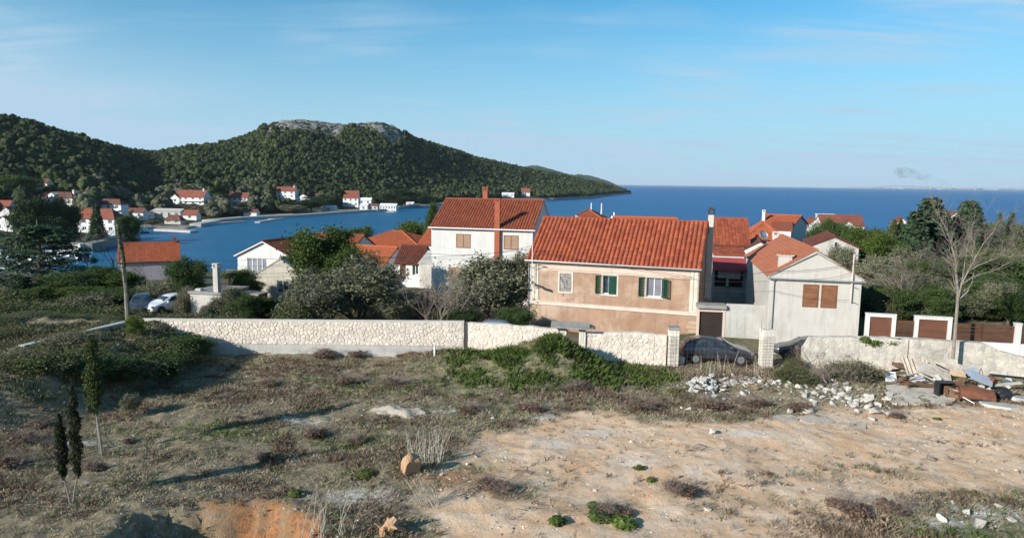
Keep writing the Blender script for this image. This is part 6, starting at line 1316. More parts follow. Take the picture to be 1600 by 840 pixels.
for i, (px, py, w, Y) in enumerate(bank):
    p = at_y(px, py, Y); plant('%s/%d' % (('bramble', 'scrub')[i % 2], i % 3), ('bramble', 'brownish')[i % 2] + ' shrub on the left bank, ' + ('behind the dark mound left of the cypress', 'just left of the single cypress top', 'below the boundary wall corner', 'at the far left picture edge', 'low behind the cypress trunk', 'on the dark slope right of the cypress', 'at the foot of the slope right of the cypress')[i] , p.x, Y, gz(p.x, Y) - .1, rr.uniform(.55, .85), w * Y / FOCAL, 'dark shrubs on the left bank')
p = at_y(292, 560, 42.4); plant('oak/2', 'rounded dark green bush at the foot of the boundary wall below the bank', p.x, 42.4, gz(p.x, 42.4) - .1, 1.6, 2.9, cat='bush', name='bush'); p = at_y(214, 540, 41.5); plant('lime/0', 'upright green weed bush in front of the return wall corner', p.x, 41.5, gz(p.x, 41.5), 1.2, .9, cat='bush', name='bush')
for px, py, w, h, k, l in ((1292, 600, 88, 1.25, 'bareshrub/1', 'tangled grey dead brush heap in front of the old wall'), (1246, 596, 60, .8, 'bramble/0', 'green bramble bush at the foot of the second dark car'), (1330, 588, 80, .95, 'scrub/2', 'brown scrub along the foot of the old limestone wall'), (1262, 570, 52, 1.7, 'bareshrub/2', 'leafy thin stems climbing the old wall right of the second dark car'), (1240, 574, 28, .9, 'bramble/1', 'bramble covering the front of the second dark car'), (1490, 560, 70, .7, 'scrub/0', 'brown scrub round the foot of the tall bare tree')):
    p = at_z(px, py, .1); plant(k, l, p.x, p.y, gz(p.x, p.y) - .05, h, w * p.y / FOCAL)
p = at_y(1375, 531, 42.75); rng = np.random.default_rng(77); V, F = leaves([(rng.uniform(-1.2, 1.2), rng.uniform(-.1, .35), rng.uniform(-.35, .12), .35, .22, .2) for _ in range(14)], 2200, .075, rng, 1.4, .3); t = thing('ivy_patch', 'green ivy patch hanging over the top of the old limestone wall', 'ivy', p); link('foliage', mesh_np('foliage', V, F, [FO['weed']]), t)
# ------------------------------------------------------------------ weeds, grass, gravel on the lot
def tufts(name, mat, pts, nb, ln, wd, spread, rng, bend=.35):
    n = len(pts); k = n * nb; P = np.repeat(np.array(pts), nb, 0); sc = np.repeat(.6 + .8 * rng.random(n), nb)
    a = rng.uniform(0, 2 * np.pi, k); r = rng.random(k) * spread * sc; base = P + np.stack([np.cos(a) * r, np.sin(a) * r, 0 * a], 1)
    d = np.stack([np.cos(a), np.sin(a), 0 * a], 1) * (bend * rng.random(k) * 1.6)[:, None] + rng.normal(size=(k, 3)) * .12; d[:, 2] = 1; d /= np.linalg.norm(d, axis=1, keepdims=True)
    L_ = (ln * (.5 + .9 * rng.random(k)) * sc)[:, None]; s = np.stack([-np.sin(a + 1), np.cos(a + 1), 0 * a], 1) * wd * (.6 + .8 * rng.random(k))[:, None]
    mid = base + d * L_ * .55; tip = base + d * L_ + np.stack([np.cos(a), np.sin(a), 0 * a], 1) * L_ * bend * .5
    V = np.stack([base - s, base + s, mid + s * .8, tip], 1).reshape(-1, 3); V[::1, 2] -= .02; return stuff(link(name, mesh_np(name, V, np.arange(4 * k).reshape(-1, 4), [mat])))
def scatter(n, dens, rng, x0=-34, x1=34, y0=15, y1=44):
    x = rng.uniform(x0, x1, n); y = rng.uniform(y0, y1, n); ok = np.abs(x) < y * .80 + 2; keep = (rng.random(n) < dens(x, y)) & ok; x, y = x[keep], y[keep]; return np.stack([x, y, near(x, y)], 1)
rng = np.random.default_rng(31)
def mk(x, y): b, g, r, c = masks(x, y); sl = poly_mask(x, y, SLAB, .2); heap = np.exp(-((x - MOUND[0]) / 4.6) ** 2 - ((y - MOUND[1]) / 2.3) ** 2); pit = sst(1.15, .95, np.sqrt(((x + 9.4) / 3.3) ** 2 + ((y - 20.7) / 2.6) ** 2)); return b, g, r, c, sl, heap, pit
def d_dry(x, y): b, g, r, c, sl, h, pit = mk(x, y); return (1 - .965 * b) * (1 - sl) * (1 - .8 * c) * (1 - pit) * sst(.36, .62, fbm(x * .55, y * .55)) * .95 + .12 * (1 - b)
def d_brown(x, y): b, g, r, c, sl, h, pit = mk(x, y); return (1 - .95 * b) * (1 - sl) * (1 - .7 * c) * (1 - pit) * (1 - .5 * g) * sst(.47, .64, fbm(x * .42 + 31, y * .62 + 7))
def d_green(x, y): b, g, r, c, sl, h, pit = mk(x, y); return np.clip(g * 1.1, 0, 1) * (1 - .9 * b) * (1 - sl) * sst(.35, .6, fbm(x * .8 + 5, y * .8 + 3)) + .30 * (1 - b) * (1 - sl) * (1 - pit) * sst(.50, .62, fbm(x * .5 + 55, y * .5))
tufts('dry_grass', FO['straw'], scatter(90000, d_dry, rng), 7, .12, .006, .12, rng, .6)
tufts('brown_weeds', FO['rusty'], scatter(42000, d_brown, rng), 9, .16, .007, .13, rng, .45)
tufts('green_weeds', FO['weed'], scatter(40000, d_green, rng), 9, .13, .011, .12, rng, .5)
heap = scatter(16000, lambda x, y: np.exp(-((x - MOUND[0] - .2) / 4.4) ** 2 - ((y - MOUND[1] + .4) / 1.9) ** 2) * sst(.32, .52, fbm(x * .9 + 3, y * .9)), rng, -4, 10, 36, 43.2)
tufts('heap_weeds', FO['weed'], heap, 10, .26, .02, .18, rng, .5)
def d_wild(x, y): return np.exp(-((x - 13.5) / 4.2) ** 2 - ((y - 40.4) / 1.2) ** 2) * .7 + .6 * np.exp(-((x - 4.5) / 4) ** 2 - ((y - 36.3) / .9) ** 2) + .25 * np.exp(-((x + 6) / 5) ** 2 - ((y - 41.3) / 1.2) ** 2)
tufts('tall_weeds', FO['dry'], scatter(16000, d_wild, rng, -14, 22, 33, 43.4), 8, .22, .006, .15, rng, .35)
b_ = scatter(9000, lambda x, y: sst(.3, 1.2, near(x, y)) * (x < -18) * .9, rng, -44, -18, 26, 44.2); tufts('bank_weeds', FO['bramble'], b_, 9, .2, .016, .18, rng, .5)
br = scatter(7000, lambda x, y: np.exp(-((x - 11.3) / 1.7) ** 2 - ((y - 21.6) / 1.2) ** 2), rng, 5, 18, 17, 25); tufts('dark_brush', FO['dry'], br, 9, .15, .006, .16, rng, .5)
# individual dry shrubs dotted over the weeds
DRYL = ('at the left edge behind the forked cypress', 'at the left edge, front one', 'left of the single cypress foot', 'at the foot of the dark bank bush', 'beyond the red soil pit', 'left of the dead reeds', 'right of the forked cypress', 'right of the single cypress foot', 'just left of the boulder', 'alone on the bare earth right of the boulder', 'behind the sand heap', 'far left of the sand heap', 'left of the sand heap', 'at the front foot of the green heap', 'at the back edge of the bare earth', 'at the bare earth corner behind the reeds', 'right of the sand heap', 'in front of the grey rubble heap', 'in the middle of the bare earth', 'in front of the white rubble', 'left of the concrete apron', 'in the dark brush at the bottom, left one', 'in the dark brush at the bottom, right one', 'between the rubble and the slab edges', 'at the bottom centre of the bare earth', 'below the wall, left of the stake', 'below the wall, middle of three', 'below the wall, nearest the stake')
for i, (px, py, w, h) in enumerate(((38, 690, 64, .5), (20, 730, 60, .55), (62, 668, 40, .4), (335, 588, 40, .3), (415, 715, 40, .45), (492, 680, 50, .45), (145, 735, 46, .4), (205, 690, 36, .3), (560, 690, 46, .4), (770, 765, 80, .4), (620, 600, 60, .4), (420, 600, 46, .35), (540, 600, 50, .4), (900, 612, 60, .5), (1000, 640, 60, .5), (830, 640, 60, .45), (730, 640, 50, .4), (1110, 640, 70, .5), (1060, 770, 70, .45), (1180, 632, 60, .45), (1400, 650, 40, .25), (1330, 800, 90, .5), (1400, 800, 80, .45), (1250, 640, 60, .4), (960, 800, 70, .35), (500, 560, 60, .6), (560, 556, 50, .5), (640, 560, 50, .5))):
    p = at_z(px, py, 0); p.z = gz(p.x, p.y); t = thing('dry_shrub', 'knee-high brown dry shrub ' + DRYL[i], 'shrub', p, rr.uniform(0, 6), 'brown dry shrubs on the rough lot')
    cm, tm, hz, wd = template('bareshrub/%d' % (i % 4)); s = w * p.y / FOCAL / wd; o = link('stems', tm, t); o.scale = (s, s, h * 1.3 / hz); V_, F_ = None, None
    if 'DRYT' not in globals():
        DRYT = []
        for q in range(3): V, F = leaves(clumps(np.random.default_rng(q), 12, .33, .26, .2, .1, .24, .9, .2), 1500, .035, np.random.default_rng(q + 9), 2.6, .1, .1, -1.0); DRYT.append(mesh_np('foliage', V, F, [FO['rusty']]))
    o = link('foliage', DRYT[i % 3], t); o.scale = (w * p.y / FOCAL, w * p.y / FOCAL, h * 1.6)
for i, (px, py, w, h) in enumerate(((1000, 732, 22, .22), (1016, 750, 20, .2), (926, 790, 26, .25), (868, 818, 36, .3), (1466, 656, 16, .15), (975, 820, 60, .3), (935, 810, 50, .3), (460, 775, 30, .25), (570, 748, 40, .25))):
    p = at_z(px, py, 0); p.z = gz(p.x, p.y); t = thing('weed_clump', 'fresh green weed clump ' + ('behind its twin in the middle of the bare earth', 'before its twin in the middle of the bare earth', 'alone at the bottom centre', 'at the bottom edge right of the stump', 'alone before the concrete apron', 'right of the bottom dry shrub', 'left of the bottom dry shrub', 'beside the red soil pit', 'in front of the boulder')[i], 'weed', p, rr.uniform(0, 6), 'green weed clumps on the bare earth')
    if 'WDT' not in globals(): V, F = leaves(clumps(np.random.default_rng(4), 9, .34, .22, .2, .12, .25, .8, .2), 700, .085, np.random.default_rng(14), 1.8, .2, .4); WDT = mesh_np('foliage', V, F, [FO['weed']])
    o = link('foliage', WDT, t); o.scale = (w * p.y / FOCAL * 1.2, w * p.y / FOCAL * 1.2, h * 2)
def stalks(label, px, py, n, spread, h, lean, name='dead_reeds'):
    p = at_z(px, py, 0); p.z = gz(p.x, p.y); t = thing(name, label, 'reeds', p); m = MB()
    for i in range(n):
        a = rr.uniform(-spread, spread); b = rr.uniform(-spread, spread) * .5; hh = h * rr.uniform(.35, 1); e = Vector((a + rr.gauss(lean, .22) * hh, b + rr.gauss(0, .18) * hh, hh)); m.tube([(a, b, -.05), (a * .6 + e.x * .4, b * .6 + e.y * .4, hh * .5), e], [.013, .011, .006], 4, cap=False)
    m.build('stalks', MT['dry_stalk'], t); return t
MT['dry_stalk'] = surface('bleached_stalk', (0.52, 0.47, 0.38), (0.36, 0.31, 0.24), 3, .9, 0)
stalks('clump of bleached dead reed stalks standing behind the orange boulder', 664, 722, 60, .75, 1.45, -.03); stalks('fallen bleached reed stalks in front of the orange boulder', 672, 790, 26, .35, 1.1, -.55); stalks('thin tall dead stalks beside the red soil pit', 510, 836, 24, .8, 1.6, .02); stalks('sparse dead stalks in front of the dark parked car', 1150, 582, 22, 2.2, 1.3, 0)
for i, (px, py, w, a, l) in enumerate(((770, 752, 1.6, .2, 'left of the lone dry shrub'), (812, 738, 1.3, -.5, 'behind the lone dry shrub'), (740, 770, 1.2, .7, 'nearest the fallen reeds'), (1090, 705, 1.0, .1, 'near the white squarish stone'), (1430, 655, 1.5, .05, 'before the concrete apron'), (1490, 690, 1.8, -.15, 'right of centre on the bare earth'), (1480, 715, 1.5, .1, 'below the right-hand twigs'), (1180, 760, 1.4, .4, 'in the lower middle of the bare earth'), (840, 790, 1.3, .5, 'at the bottom centre'))):
    p = at_z(px, py, 0); m = MB()
    for k in range(12): b0 = Vector((rr.uniform(-w / 2, w / 2), rr.uniform(-.25, .25), .02)); b1 = b0 + Vector((rr.uniform(-.6, .6), rr.uniform(-.25, .25), rr.uniform(0, .12))); m.tube([b0, (b0 + b1) / 2 + Vector((0, .05, .05)), b1], [.014, .011, .005], 4, cap=False)
    tag(m.build('brushwood', MT['twig_dark'], None, (p.x, p.y, gz(p.x, p.y) + .02), (0, 0, a)), 'scatter of dark dead twigs on the earth, ' + l, 'twigs')
# ---- stones
def rock_mesh(seed, flat=.75, n=13):
    q = np.random.default_rng(seed); bm = bmesh.new()
    for d in q.normal(size=(n, 3)): d = d / np.linalg.norm(d) * q.uniform(.75, 1.1); bm.verts.new((d[0], d[1] * .9, d[2] * flat))
    bmesh.ops.convex_hull(bm, input=bm.verts); bmesh.ops.delete(bm, geom=[v for v in bm.verts if not v.link_faces], context='VERTS'); me = bpy.data.meshes.new('lump'); bm.to_mesh(me); bm.free(); return me
MT['rubble'] = surface('white_limestone_rubble', (0.68, 0.635, 0.57), (0.50, 0.46, 0.405), 5.0, .95, .7, 18, .04, rnd=.35, grime=((0.36, 0.30, 0.235), .7)); MT['rubble_grey'] = surface('grey_limestone_rubble', (0.54, 0.52, 0.49), (0.42, 0.405, 0.38), 3.5, .95, .4, 30, rnd=.2)
MT['orange_rock'] = surface('ochre_rock', (0.44, 0.235, 0.115), (0.46, 0.35, 0.245), 2.4, .95, .9, 9, .08, grime=((0.36, 0.15, 0.06), .7))
RK = {k: [] for k in ('rubble', 'rubble_grey')}
for k in RK:
    for i in range(8): me = rock_mesh(i + 40, .72); me.materials.append(MT[k]); RK[k].append(me)
def worn_rock(seed):
    bm = bmesh.new(); bmesh.ops.create_icosphere(bm, subdivisions=3, radius=1); q = seed * 7.3
    for v in bm.verts:
        c = v.co; k = .62 + .62 * float(fbm(c.x * 1.3 + q, c.y * 1.3 + c.z * .9)) + .14 * float(fbm(c.x * 4 + q, c.z * 4 + c.y * 3)); v.co = c * k; v.co.x = max(-.78, min(.74, v.co.x)); v.co.y = max(-.7, v.co.y); v.co.z = min(v.co.z, .8 - .35 * v.co.x)
    me = bpy.data.meshes.new('boulder'); bm.to_mesh(me); bm.free(); return me
def rock(label, px, py, r, group, kind='rubble', cat='stone', up=0.0, name='rubble_stone'):
    p = at_z(px, py, 0); z = gz(p.x, p.y); o = link(name, rr.choice(RK[kind]), None, (p.x, p.y, z + r * .28 + up), (rr.uniform(-.4, .4), rr.uniform(-.4, .4), rr.uniform(0, 6.28))); o.scale = (r * rr.uniform(.85, 1.25), r * rr.uniform(.8, 1.1), r * rr.uniform(.8, 1.1)); return tag(o, label, cat, group)
for i in range(60): px = rr.gauss(1100, 17); py = rr.gauss(607, 7); rock('grey-white broken rubble lump in the tight heap left of the rubble spread', px, py, rr.uniform(.09, .24), 'tight grey rubble heap', 'rubble_grey', up=max(0, .32 - abs(px - 1100) / 75))
for i in range(120): px = rr.uniform(1130, 1235); py = 586 + rr.gauss(8, 7) + (1235 - px) * .06; rock('white rubble lump among the weeds in front of the dark parked car', px, py, rr.choice([.06, .08, .1, .13, .17, .23]), 'white rubble before the parked car')
for i in range(175): px = rr.uniform(1215, 1392); py = 600 + (px - 1215) * .12 + rr.gauss(8, 11); rock('white limestone lump in the broad rubble spread left of the concrete apron', px, py, rr.choice([.06, .08, .1, .12, .16, .22, .29]) * rr.uniform(.8, 1.15), 'broad white rubble spread')
for px, py, r in ((1270, 628, .25), (1300, 632, .3), (1352, 627, .36), (1362, 622, .28), (1248, 612, .28), (1325, 612, .26)): rock('white limestone lump in the broad rubble spread left of the concrete apron', px, py, r, 'broad white rubble spread')
for px, py, r in ((1076, 640, .16), (1096, 642, .2), (1108, 645, .18), (1116, 662, .12), (848, 638, .2), (1064, 636, .14), (560, 812, .1), (770, 650, .12), (1020, 680, .1), (986, 690, .12), (852, 612, .14), (866, 606, .12), (880, 618, .16), (910, 615, .14), (806, 590, .12), (840, 575, .12), (870, 560, .12), (690, 745, .12), (745, 712, .14), (730, 725, .12), (640, 690, .1), (724, 780, .12), (1105, 795, .16), (1240, 790, .12), (1530, 822, .3), (1510, 800, .2), (1470, 815, .2), (1560, 790, .18), (1580, 812, .2), (1490, 784, .16), (930, 765, .12), (1060, 745, .14)): rock('loose pale stone lying by itself on the rough lot', px, py, r, 'loose pale stones on the lot')
o = worn_rock(3); o.materials.append(MT['orange_rock']); p = at_z(642, 744, 0); b = link('boulder', o, None, (p.x, p.y, gz(p.x, p.y) + .34), (.25, .1, .6)); b.scale = (.42, .36, .52); tag(b, 'ochre and white boulder standing before the dead reeds', 'boulder')
me = rock_mesh(12, .8, 16); me.materials.append(MT['rubble']); p = at_z(1112, 681, 0); b = link('stone_block', me, None, (p.x, p.y, gz(p.x, p.y) + .12), (0, 0, .3)); b.scale = (.2, .18, .22); tag(b, 'white squarish stone casting a shadow on the bare earth', 'stone')
me = rock_mesh(14, .5, 16); me.materials.append(MT['orange_rock']); p = at_z(1178, 614, 0); b = link('brick_lump', me, None, (p.x, p.y, gz(p.x, p.y) + .2), (.1, .2, .3)); b.scale = (.32, .2, .22); tag(b, 'orange brick lump lying in the white rubble', 'brick lump')
p = at_z(624, 642, 0)
V = []; F = []; n = 26
MT['sand'] = surface('pale_sand_heap', (0.56, 0.48, 0.385), (0.42, 0.355, 0.28), 2.4, .95, .8, 10, .08, grime=((0.24, 0.20, 0.145), .8))
for j in range(n):
    for i in range(n): x = (i / (n - 1) - .5) * 3.2; y = (j / (n - 1) - .5) * 1.8; r = math.hypot(x / 1.5, y / .85); V.append((x, y, max(-.25, .30 * (1 - r * r) + (float(fbm(x * 2.2, y * 2.2)) - .5) * .42)))
for j in range(n - 1):
    for i in range(n - 1): k = j * n + i; F.append((k, k + 1, k + n + 1, k + n))
b = link('sand_heap', mesh_np('sand_heap', V, F, [MT['sand']], smooth=True), None, (p.x, p.y, gz(p.x, p.y) - .02)); tag(b, 'small pale sand heap among the weeds in the middle of the lot', 'sand heap')
# uprooted stump
p = at_z(612, 832, 0); t = thing('tree_stump', 'uprooted pale tree stump with short broken roots at the bottom edge', 'stump', (p.x, p.y, gz(p.x, p.y))); m = MB(); m.tube([(-.25, 0, -.05), (0, 0, .3), (.15, .05, .5)], [.22, .2, .12], 8)
for a in range(6): m.tube([(0, 0, .25), (.35 * math.cos(a), .3 * math.sin(a), .15 + .1 * (a % 3)), (.55 * math.cos(a + .2), .45 * math.sin(a + .2), .05 + .3 * (a % 2))], [.09, .06, .025], 6)
m.build('roots', MT['orange_rock'], t)
# gravel
MT['clod'] = surface('earth_clod', (0.46, 0.27, 0.15), (0.30, 0.17, 0.10), 3.0, .95, .3, 20, rnd=.3)
def gravel(name, mat, pts, r0, r1):
    me = rock_mesh(5, .7, 8); bv = np.array([v.co for v in me.vertices]); bf = np.array([p.vertices[:] for p in me.polygons]); n = len(pts); s = (r0 + (r1 - r0) * rng.random(n) ** 2.5); a = rng.uniform(0, 6.28, n); c, q = np.cos(a), np.sin(a)
    V = np.stack([(bv[None, :, 0] * c[:, None] - bv[None, :, 1] * q[:, None]) * s[:, None], (bv[None, :, 0] * q[:, None] + bv[None, :, 1] * c[:, None]) * s[:, None], bv[None, :, 2] * s[:, None]], -1) + np.array(pts)[:, None, :]
    F = (bf[None] + np.arange(n)[:, None, None] * len(bv)).reshape(-1, 3); stuff(link(name, mesh_np(name, V.reshape(-1, 3), F, [mat])))
def d_grav(x, y): b, g, r, c, sl, h, pit = mk(x, y); return np.clip(.8 * b * sst(.46, .66, fbm(x * .6 + 2, y * .9)) + .8 * c + .05 + .25 * r, 0, 1) * (1 - sl)
gravel('gravel', MT['rubble'], scatter(60000, d_grav, rng), .012, .085)
gravel('earth_clods', MT['clod'], scatter(26000, lambda x, y: .65 * masks(x, y)[0] * sst(.40, .6, fbm(x * .8 + 9, y * 1.1)) + .9 * masks(x, y)[2] + .06, rng), .012, .085)
gravel('rubble_gravel', MT['rubble'], scatter(5000, lambda x, y: np.exp(-((x - 16.3) / 3.6) ** 2 - ((y - 37.3) / 1.2) ** 2) + .8 * np.exp(-((x - 11.6) / 1.5) ** 2 - ((y - 37.9) / .7) ** 2), rng, 8, 24, 33, 41.5), .02, .11)
# ------------------------------------------------------------------ concrete apron and scrap
m = MB(); pts = [at_z(*q) for q in ((1384, 603), (1440, 597), (1500, 602), (1492, 627), (1477, 635), (1394, 631))]; zt = .07
m.poly([(p.x, p.y, zt) for p in pts[::-1]])
for i in range(len(pts)): a, b = pts[i], pts[(i + 1) % len(pts)]; m.poly([(a.x, a.y, zt), (b.x, b.y, zt), (b.x, b.y, -.3), (a.x, a.y, -.3)])
tag(m.build('concrete_apron', surface('pale_apron_concrete', (0.66, 0.59, 0.49), (0.52, 0.45, 0.36), 1.2, .92, .5, 16, .04, grime=((0.32, 0.25, 0.17), .8))), 'pale concrete apron slab lying left of the scrap heap', 'slab')
def slab_piece(label, px, py, w, d, h, rz, tilt=(0, 0), mat='rubble', name='concrete_slab', cat='slab', up=0.0):
    p = at_z(px, py, .05); m = MB(); q = random.Random(px); n = 7; top = []
    for i in range(n): a = 6.283 * i / n; top.append((w / 2 * math.cos(a) * q.uniform(.85, 1.1), d / 2 * math.sin(a) * q.uniform(.85, 1.1)))
    m.poly([(x, y, h) for x, y in top]); m.poly([(x * 1.03, y * 1.03, 0) for x, y in top][::-1])
    for i in range(n): a, b = top[i], top[(i + 1) % n]; m.poly([(a[0] * 1.03, a[1] * 1.03, 0), (b[0] * 1.03, b[1] * 1.03, 0), (b[0], b[1], h), (a[0], a[1], h)])
    o = m.build(name, MT[mat], None, (p.x, p.y, gz(p.x, p.y) - .05 + up), (tilt[0], tilt[1], rz)); return tag(o, label, cat)
slab_piece('broken pale slab edge half buried under the rubble spread, left piece', 1228, 655, 1.5, .9, .14, .1, (R(8), 0), 'sand', up=-.05); slab_piece('broken pale slab edge half buried under the rubble spread, middle piece', 1276, 656, 1.9, 1.0, .14, -.1, (R(9), R(3)), 'sand', up=-.05); slab_piece('broken pale slab edge half buried under the rubble spread, right piece', 1330, 662, 1.7, .9, .12, .15, (R(6), R(-2)), 'sand', up=-.05)
slab_piece('flat concrete piece at the right end of the scrap heap', 1560, 636, 1.7, .9, .16, -.5, mat='concrete'); slab_piece('grey concrete piece at the right picture edge below the wall', 1592, 626, 1.3, .8, .2, .3, (R(5), R(8)), mat='concrete')
def sheet(label, name, cat, px, py, w, d, rot, mat, up=0.0, corr=0, th=.02, Y=None):
    p = at_z(px, py, 0); m = MB(); n = max(1, corr * 4)
    if corr:
        for i in range(n):
            a, b = -w / 2 + w * i / n, -w / 2 + w * (i + 1) / n; za, zb_ = .035 * math.sin(i * math.pi / 2), .035 * math.sin((i + 1) * math.pi / 2); m.poly([(a, -d / 2, za), (b, -d / 2, zb_), (b, d / 2, zb_), (a, d / 2, za)]); m.poly([(a, -d / 2, za - th), (a, d / 2, za - th), (b, d / 2, zb_ - th), (b, -d / 2, zb_ - th)])
    else: m.box(-w / 2, w / 2, -d / 2, d / 2, -th, th)
    return tag(m.build(name, MT[mat], None, (p.x, p.y, gz(p.x, p.y) + up), tuple(R(a) for a in rot)), label, cat)
MT['sheet_pale'] = surface('bleached_board', (0.64, 0.57, 0.48), (0.44, 0.38, 0.30), 2.2, .85, .4, 12, .03, grime=((0.26, 0.18, 0.115), .8)); MT['sheet_blue'] = surface('blue_grey_sheet_metal', (0.42, 0.47, 0.52), (0.33, 0.37, 0.42), 1.5, .5, .1, 20, metal=.2, grime=((0.25, 0.14, 0.09), .6)); MT['board_brown'] = surface('brown_rotten_board', (0.22, 0.13, 0.075), (0.13, 0.08, 0.05), 2, .9, .4, 16); MT['black_plastic'] = plain('black_plastic', (0.02, 0.022, 0.024), .4); MT['card'] = surface('orange_card', (0.58, 0.30, 0.14), (0.66, 0.48, 0.32), 4, .9, .3, 20)
sheet('white board leaning upright in the rubble beside the wall', 'board', 'board', 1391, 594, .75, .62, (62, 4, 8), 'white_paint', .3)
sheet('large bleached board tilted on the left of the scrap heap', 'board', 'board', 1458, 592, 2.0, 1.1, (30, 18, -12), 'sheet_pale', .55); sheet('long bleached board sloping down to the right in front of the wall', 'board', 'board', 1478, 588, 2.2, .45, (38, 24, -20), 'sheet_pale', .75); sheet('corrugated bleached sheet leaning against the wall foot', 'corrugated_sheet', 'sheet', 1432, 586, 1.8, 1.2, (50, 8, 10), 'sheet_pale', .55, 6)
sheet('brown rotten boards stacked by the wall left of the bleached sheets', 'board', 'board', 1412, 580, 1.4, .7, (18, 12, -25), 'board_brown', .45); sheet('narrow pale plank sticking out of the bleached sheets', 'plank', 'plank', 1450, 600, 1.5, .16, (5, 22, -38), 'sheet_pale', .42); sheet('short pale plank at the front of the bleached sheets', 'plank', 'plank', 1470, 604, .9, .14, (8, 18, -48), 'white_paint', .3); sheet('brown board lying across the concrete apron', 'board', 'board', 1440, 606, 2.0, .5, (4, 3, -5), 'board_brown', .2)
sheet('blue-grey sheet metal panel lying over the rusty tank', 'metal_sheet', 'sheet', 1532, 612, 1.1, .75, (24, 18, -28), 'sheet_blue', .78); sheet('smaller blue-grey sheet behind the rusty tank', 'metal_sheet', 'sheet', 1518, 598, .8, .5, (40, -10, 10), 'sheet_blue', .8)
sheet('orange torn insulation board on top of the black box', 'insulation_board', 'board', 1495, 606, .75, .45, (25, 6, -8), 'card', .86); sheet('long dark beam resting on the right of the scrap heap', 'beam', 'beam', 1572, 605, 1.9, .12, (0, 4, -6), 'metal_dark', .75, th=.06); sheet('yellowish plank under the dark beam', 'plank', 'plank', 1572, 612, 1.8, .28, (10, -4, 6), 'sheet_pale', .5); sheet('pale lath at the front of the rusty tank', 'plank', 'plank', 1513, 630, .6, .07, (0, 25, -35), 'white_paint', .2); sheet('short white lath on the black box front', 'plank', 'plank', 1490, 622, .45, .07, (0, 15, -15), 'white_paint', .5)
for i in range(34):
    px = rr.uniform(1400, 1580); py = 598 + rr.gauss(6, 10) + (px - 1490) * .05; mt = rr.choice(['sheet_pale', 'board_brown', 'rust', 'white_paint', 'sheet_blue', 'concrete']); p = at_z(px, py, 0); m = MB(); w, d = rr.uniform(.18, .6), rr.uniform(.06, .3); q = [(-w, -d * rr.uniform(.6, 1)), (w, -d * rr.uniform(.3, 1)), (w * rr.uniform(.6, 1), d), (-w * rr.uniform(.7, 1), d * rr.uniform(.5, 1))]; th = rr.uniform(.012, .04)
    m.poly([(a, b, th) for a, b in q]); m.poly([(a, b, 0) for a, b in q][::-1])
    for k in range(4): a, b = q[k], q[(k + 1) % 4]; m.poly([(*a, 0), (*b, 0), (*b, th), (*a, th)])
    tag(m.build('scrap_piece', MT[mt], None, (p.x, p.y, gz(p.x, p.y) + rr.uniform(.05, .5)), (rr.uniform(-.7, .9), rr.uniform(-.6, .6), rr.uniform(-1.5, 1.5))), dict(sheet_pale='bleached board', board_brown='rotten brown board', rust='rusty sheet', white_paint='white panel', sheet_blue='blue-grey metal', concrete='grey concrete')[mt] + ' fragment lying loose in the scrap heap', 'scrap', 'loose scrap fragments, ' + mt.replace('_', ' '))
# rusty tank: a crushed half barrel
p = at_z(1530, 628, 0); t = thing('rusty_tank', 'crushed rust-brown sheet metal tank in the scrap heap', 'tank', (p.x, p.y + .3, gz(p.x, p.y)), R(-20)); m = MB(); k = 14
for i in range(k):
    a, b = math.pi * (i / k) * 1.15 - .3, math.pi * ((i + 1) / k) * 1.15 - .3; f = lambda q, x: (x, -.55 * math.cos(q) * (1 + .1 * math.sin(3 * q + x)), .12 + .62 * max(0, math.sin(q)) * (1 - .22 * (x > 0)))
    for x0, x1 in ((-.85, 0), (0, .8)): m.poly([f(a, x0), f(a, x1), f(b, x1), f(b, x0)])
m.poly([(-.85, -.52, 0), (-.85, .5, 0), (-.85, .45, .5), (-.85, 0, .75), (-.85, -.45, .5)][::-1]); m.poly([(.8, -.5, 0), (.8, .5, 0), (.8, .4, .45), (.8, 0, .56), (.8, -.45, .4)]); m.build('shell', MT['rust'], t); m = MB(); m.tube([(-.85, -.55, .15), (0, -.62, .2), (.8, -.5, .12)], .03, 6); m.tube([(.8, -.45, .45), (.82, 0, .62), (.8, .42, .45)], .03, 6); m.build('rim', MT['metal_dark'], t)
p = at_z(1502, 626, 0); t = thing('rusty_trough', 'brown rusted metal trough between the black box and the crushed tank', 'trough', (p.x, p.y + .3, gz(p.x, p.y)), R(-12)); m = MB(); m.box(-.55, .5, -.04, 0, 0, .55, Matrix.Rotation(R(-24), 4, 'X')); m.box(-.55, .5, .5, .54, 0, .6); m.box(-.55, -.51, 0, .5, 0, .55); m.box(-.5, .5, 0, .5, .5, .54, Matrix.Rotation(R(10), 4, 'Y')); m.build('shell', MT['board_brown'], t); m = MB(); m.tube([(-.5, -.3, .5), (.5, -.28, .45)], .03, 5); m.build('rim', MT['rust'], t)
p = at_z(1484, 624, 0); t = thing('black_box', 'black plastic box, open to the front, left of the rusted trough', 'box', (p.x, p.y + .3, gz(p.x, p.y)), R(-6)); m = MB(); m.box(-.38, .38, .5, .54, 0, .82); m.box(-.42, -.381, 0, .54, 0, .82); m.box(.381, .42, 0, .54, 0, .82); m.box(-.42, .42, 0, .54, .821, .86); m.box(-.38, .38, 0, .5, 0, .04); m.build('shell', MT['black_plastic'], t); m = MB(); m.lathe([(.14, 0), (.16, .2), (.1, .26)], .15, .2, 10); m.build('can', MT['rubble_grey'], t)
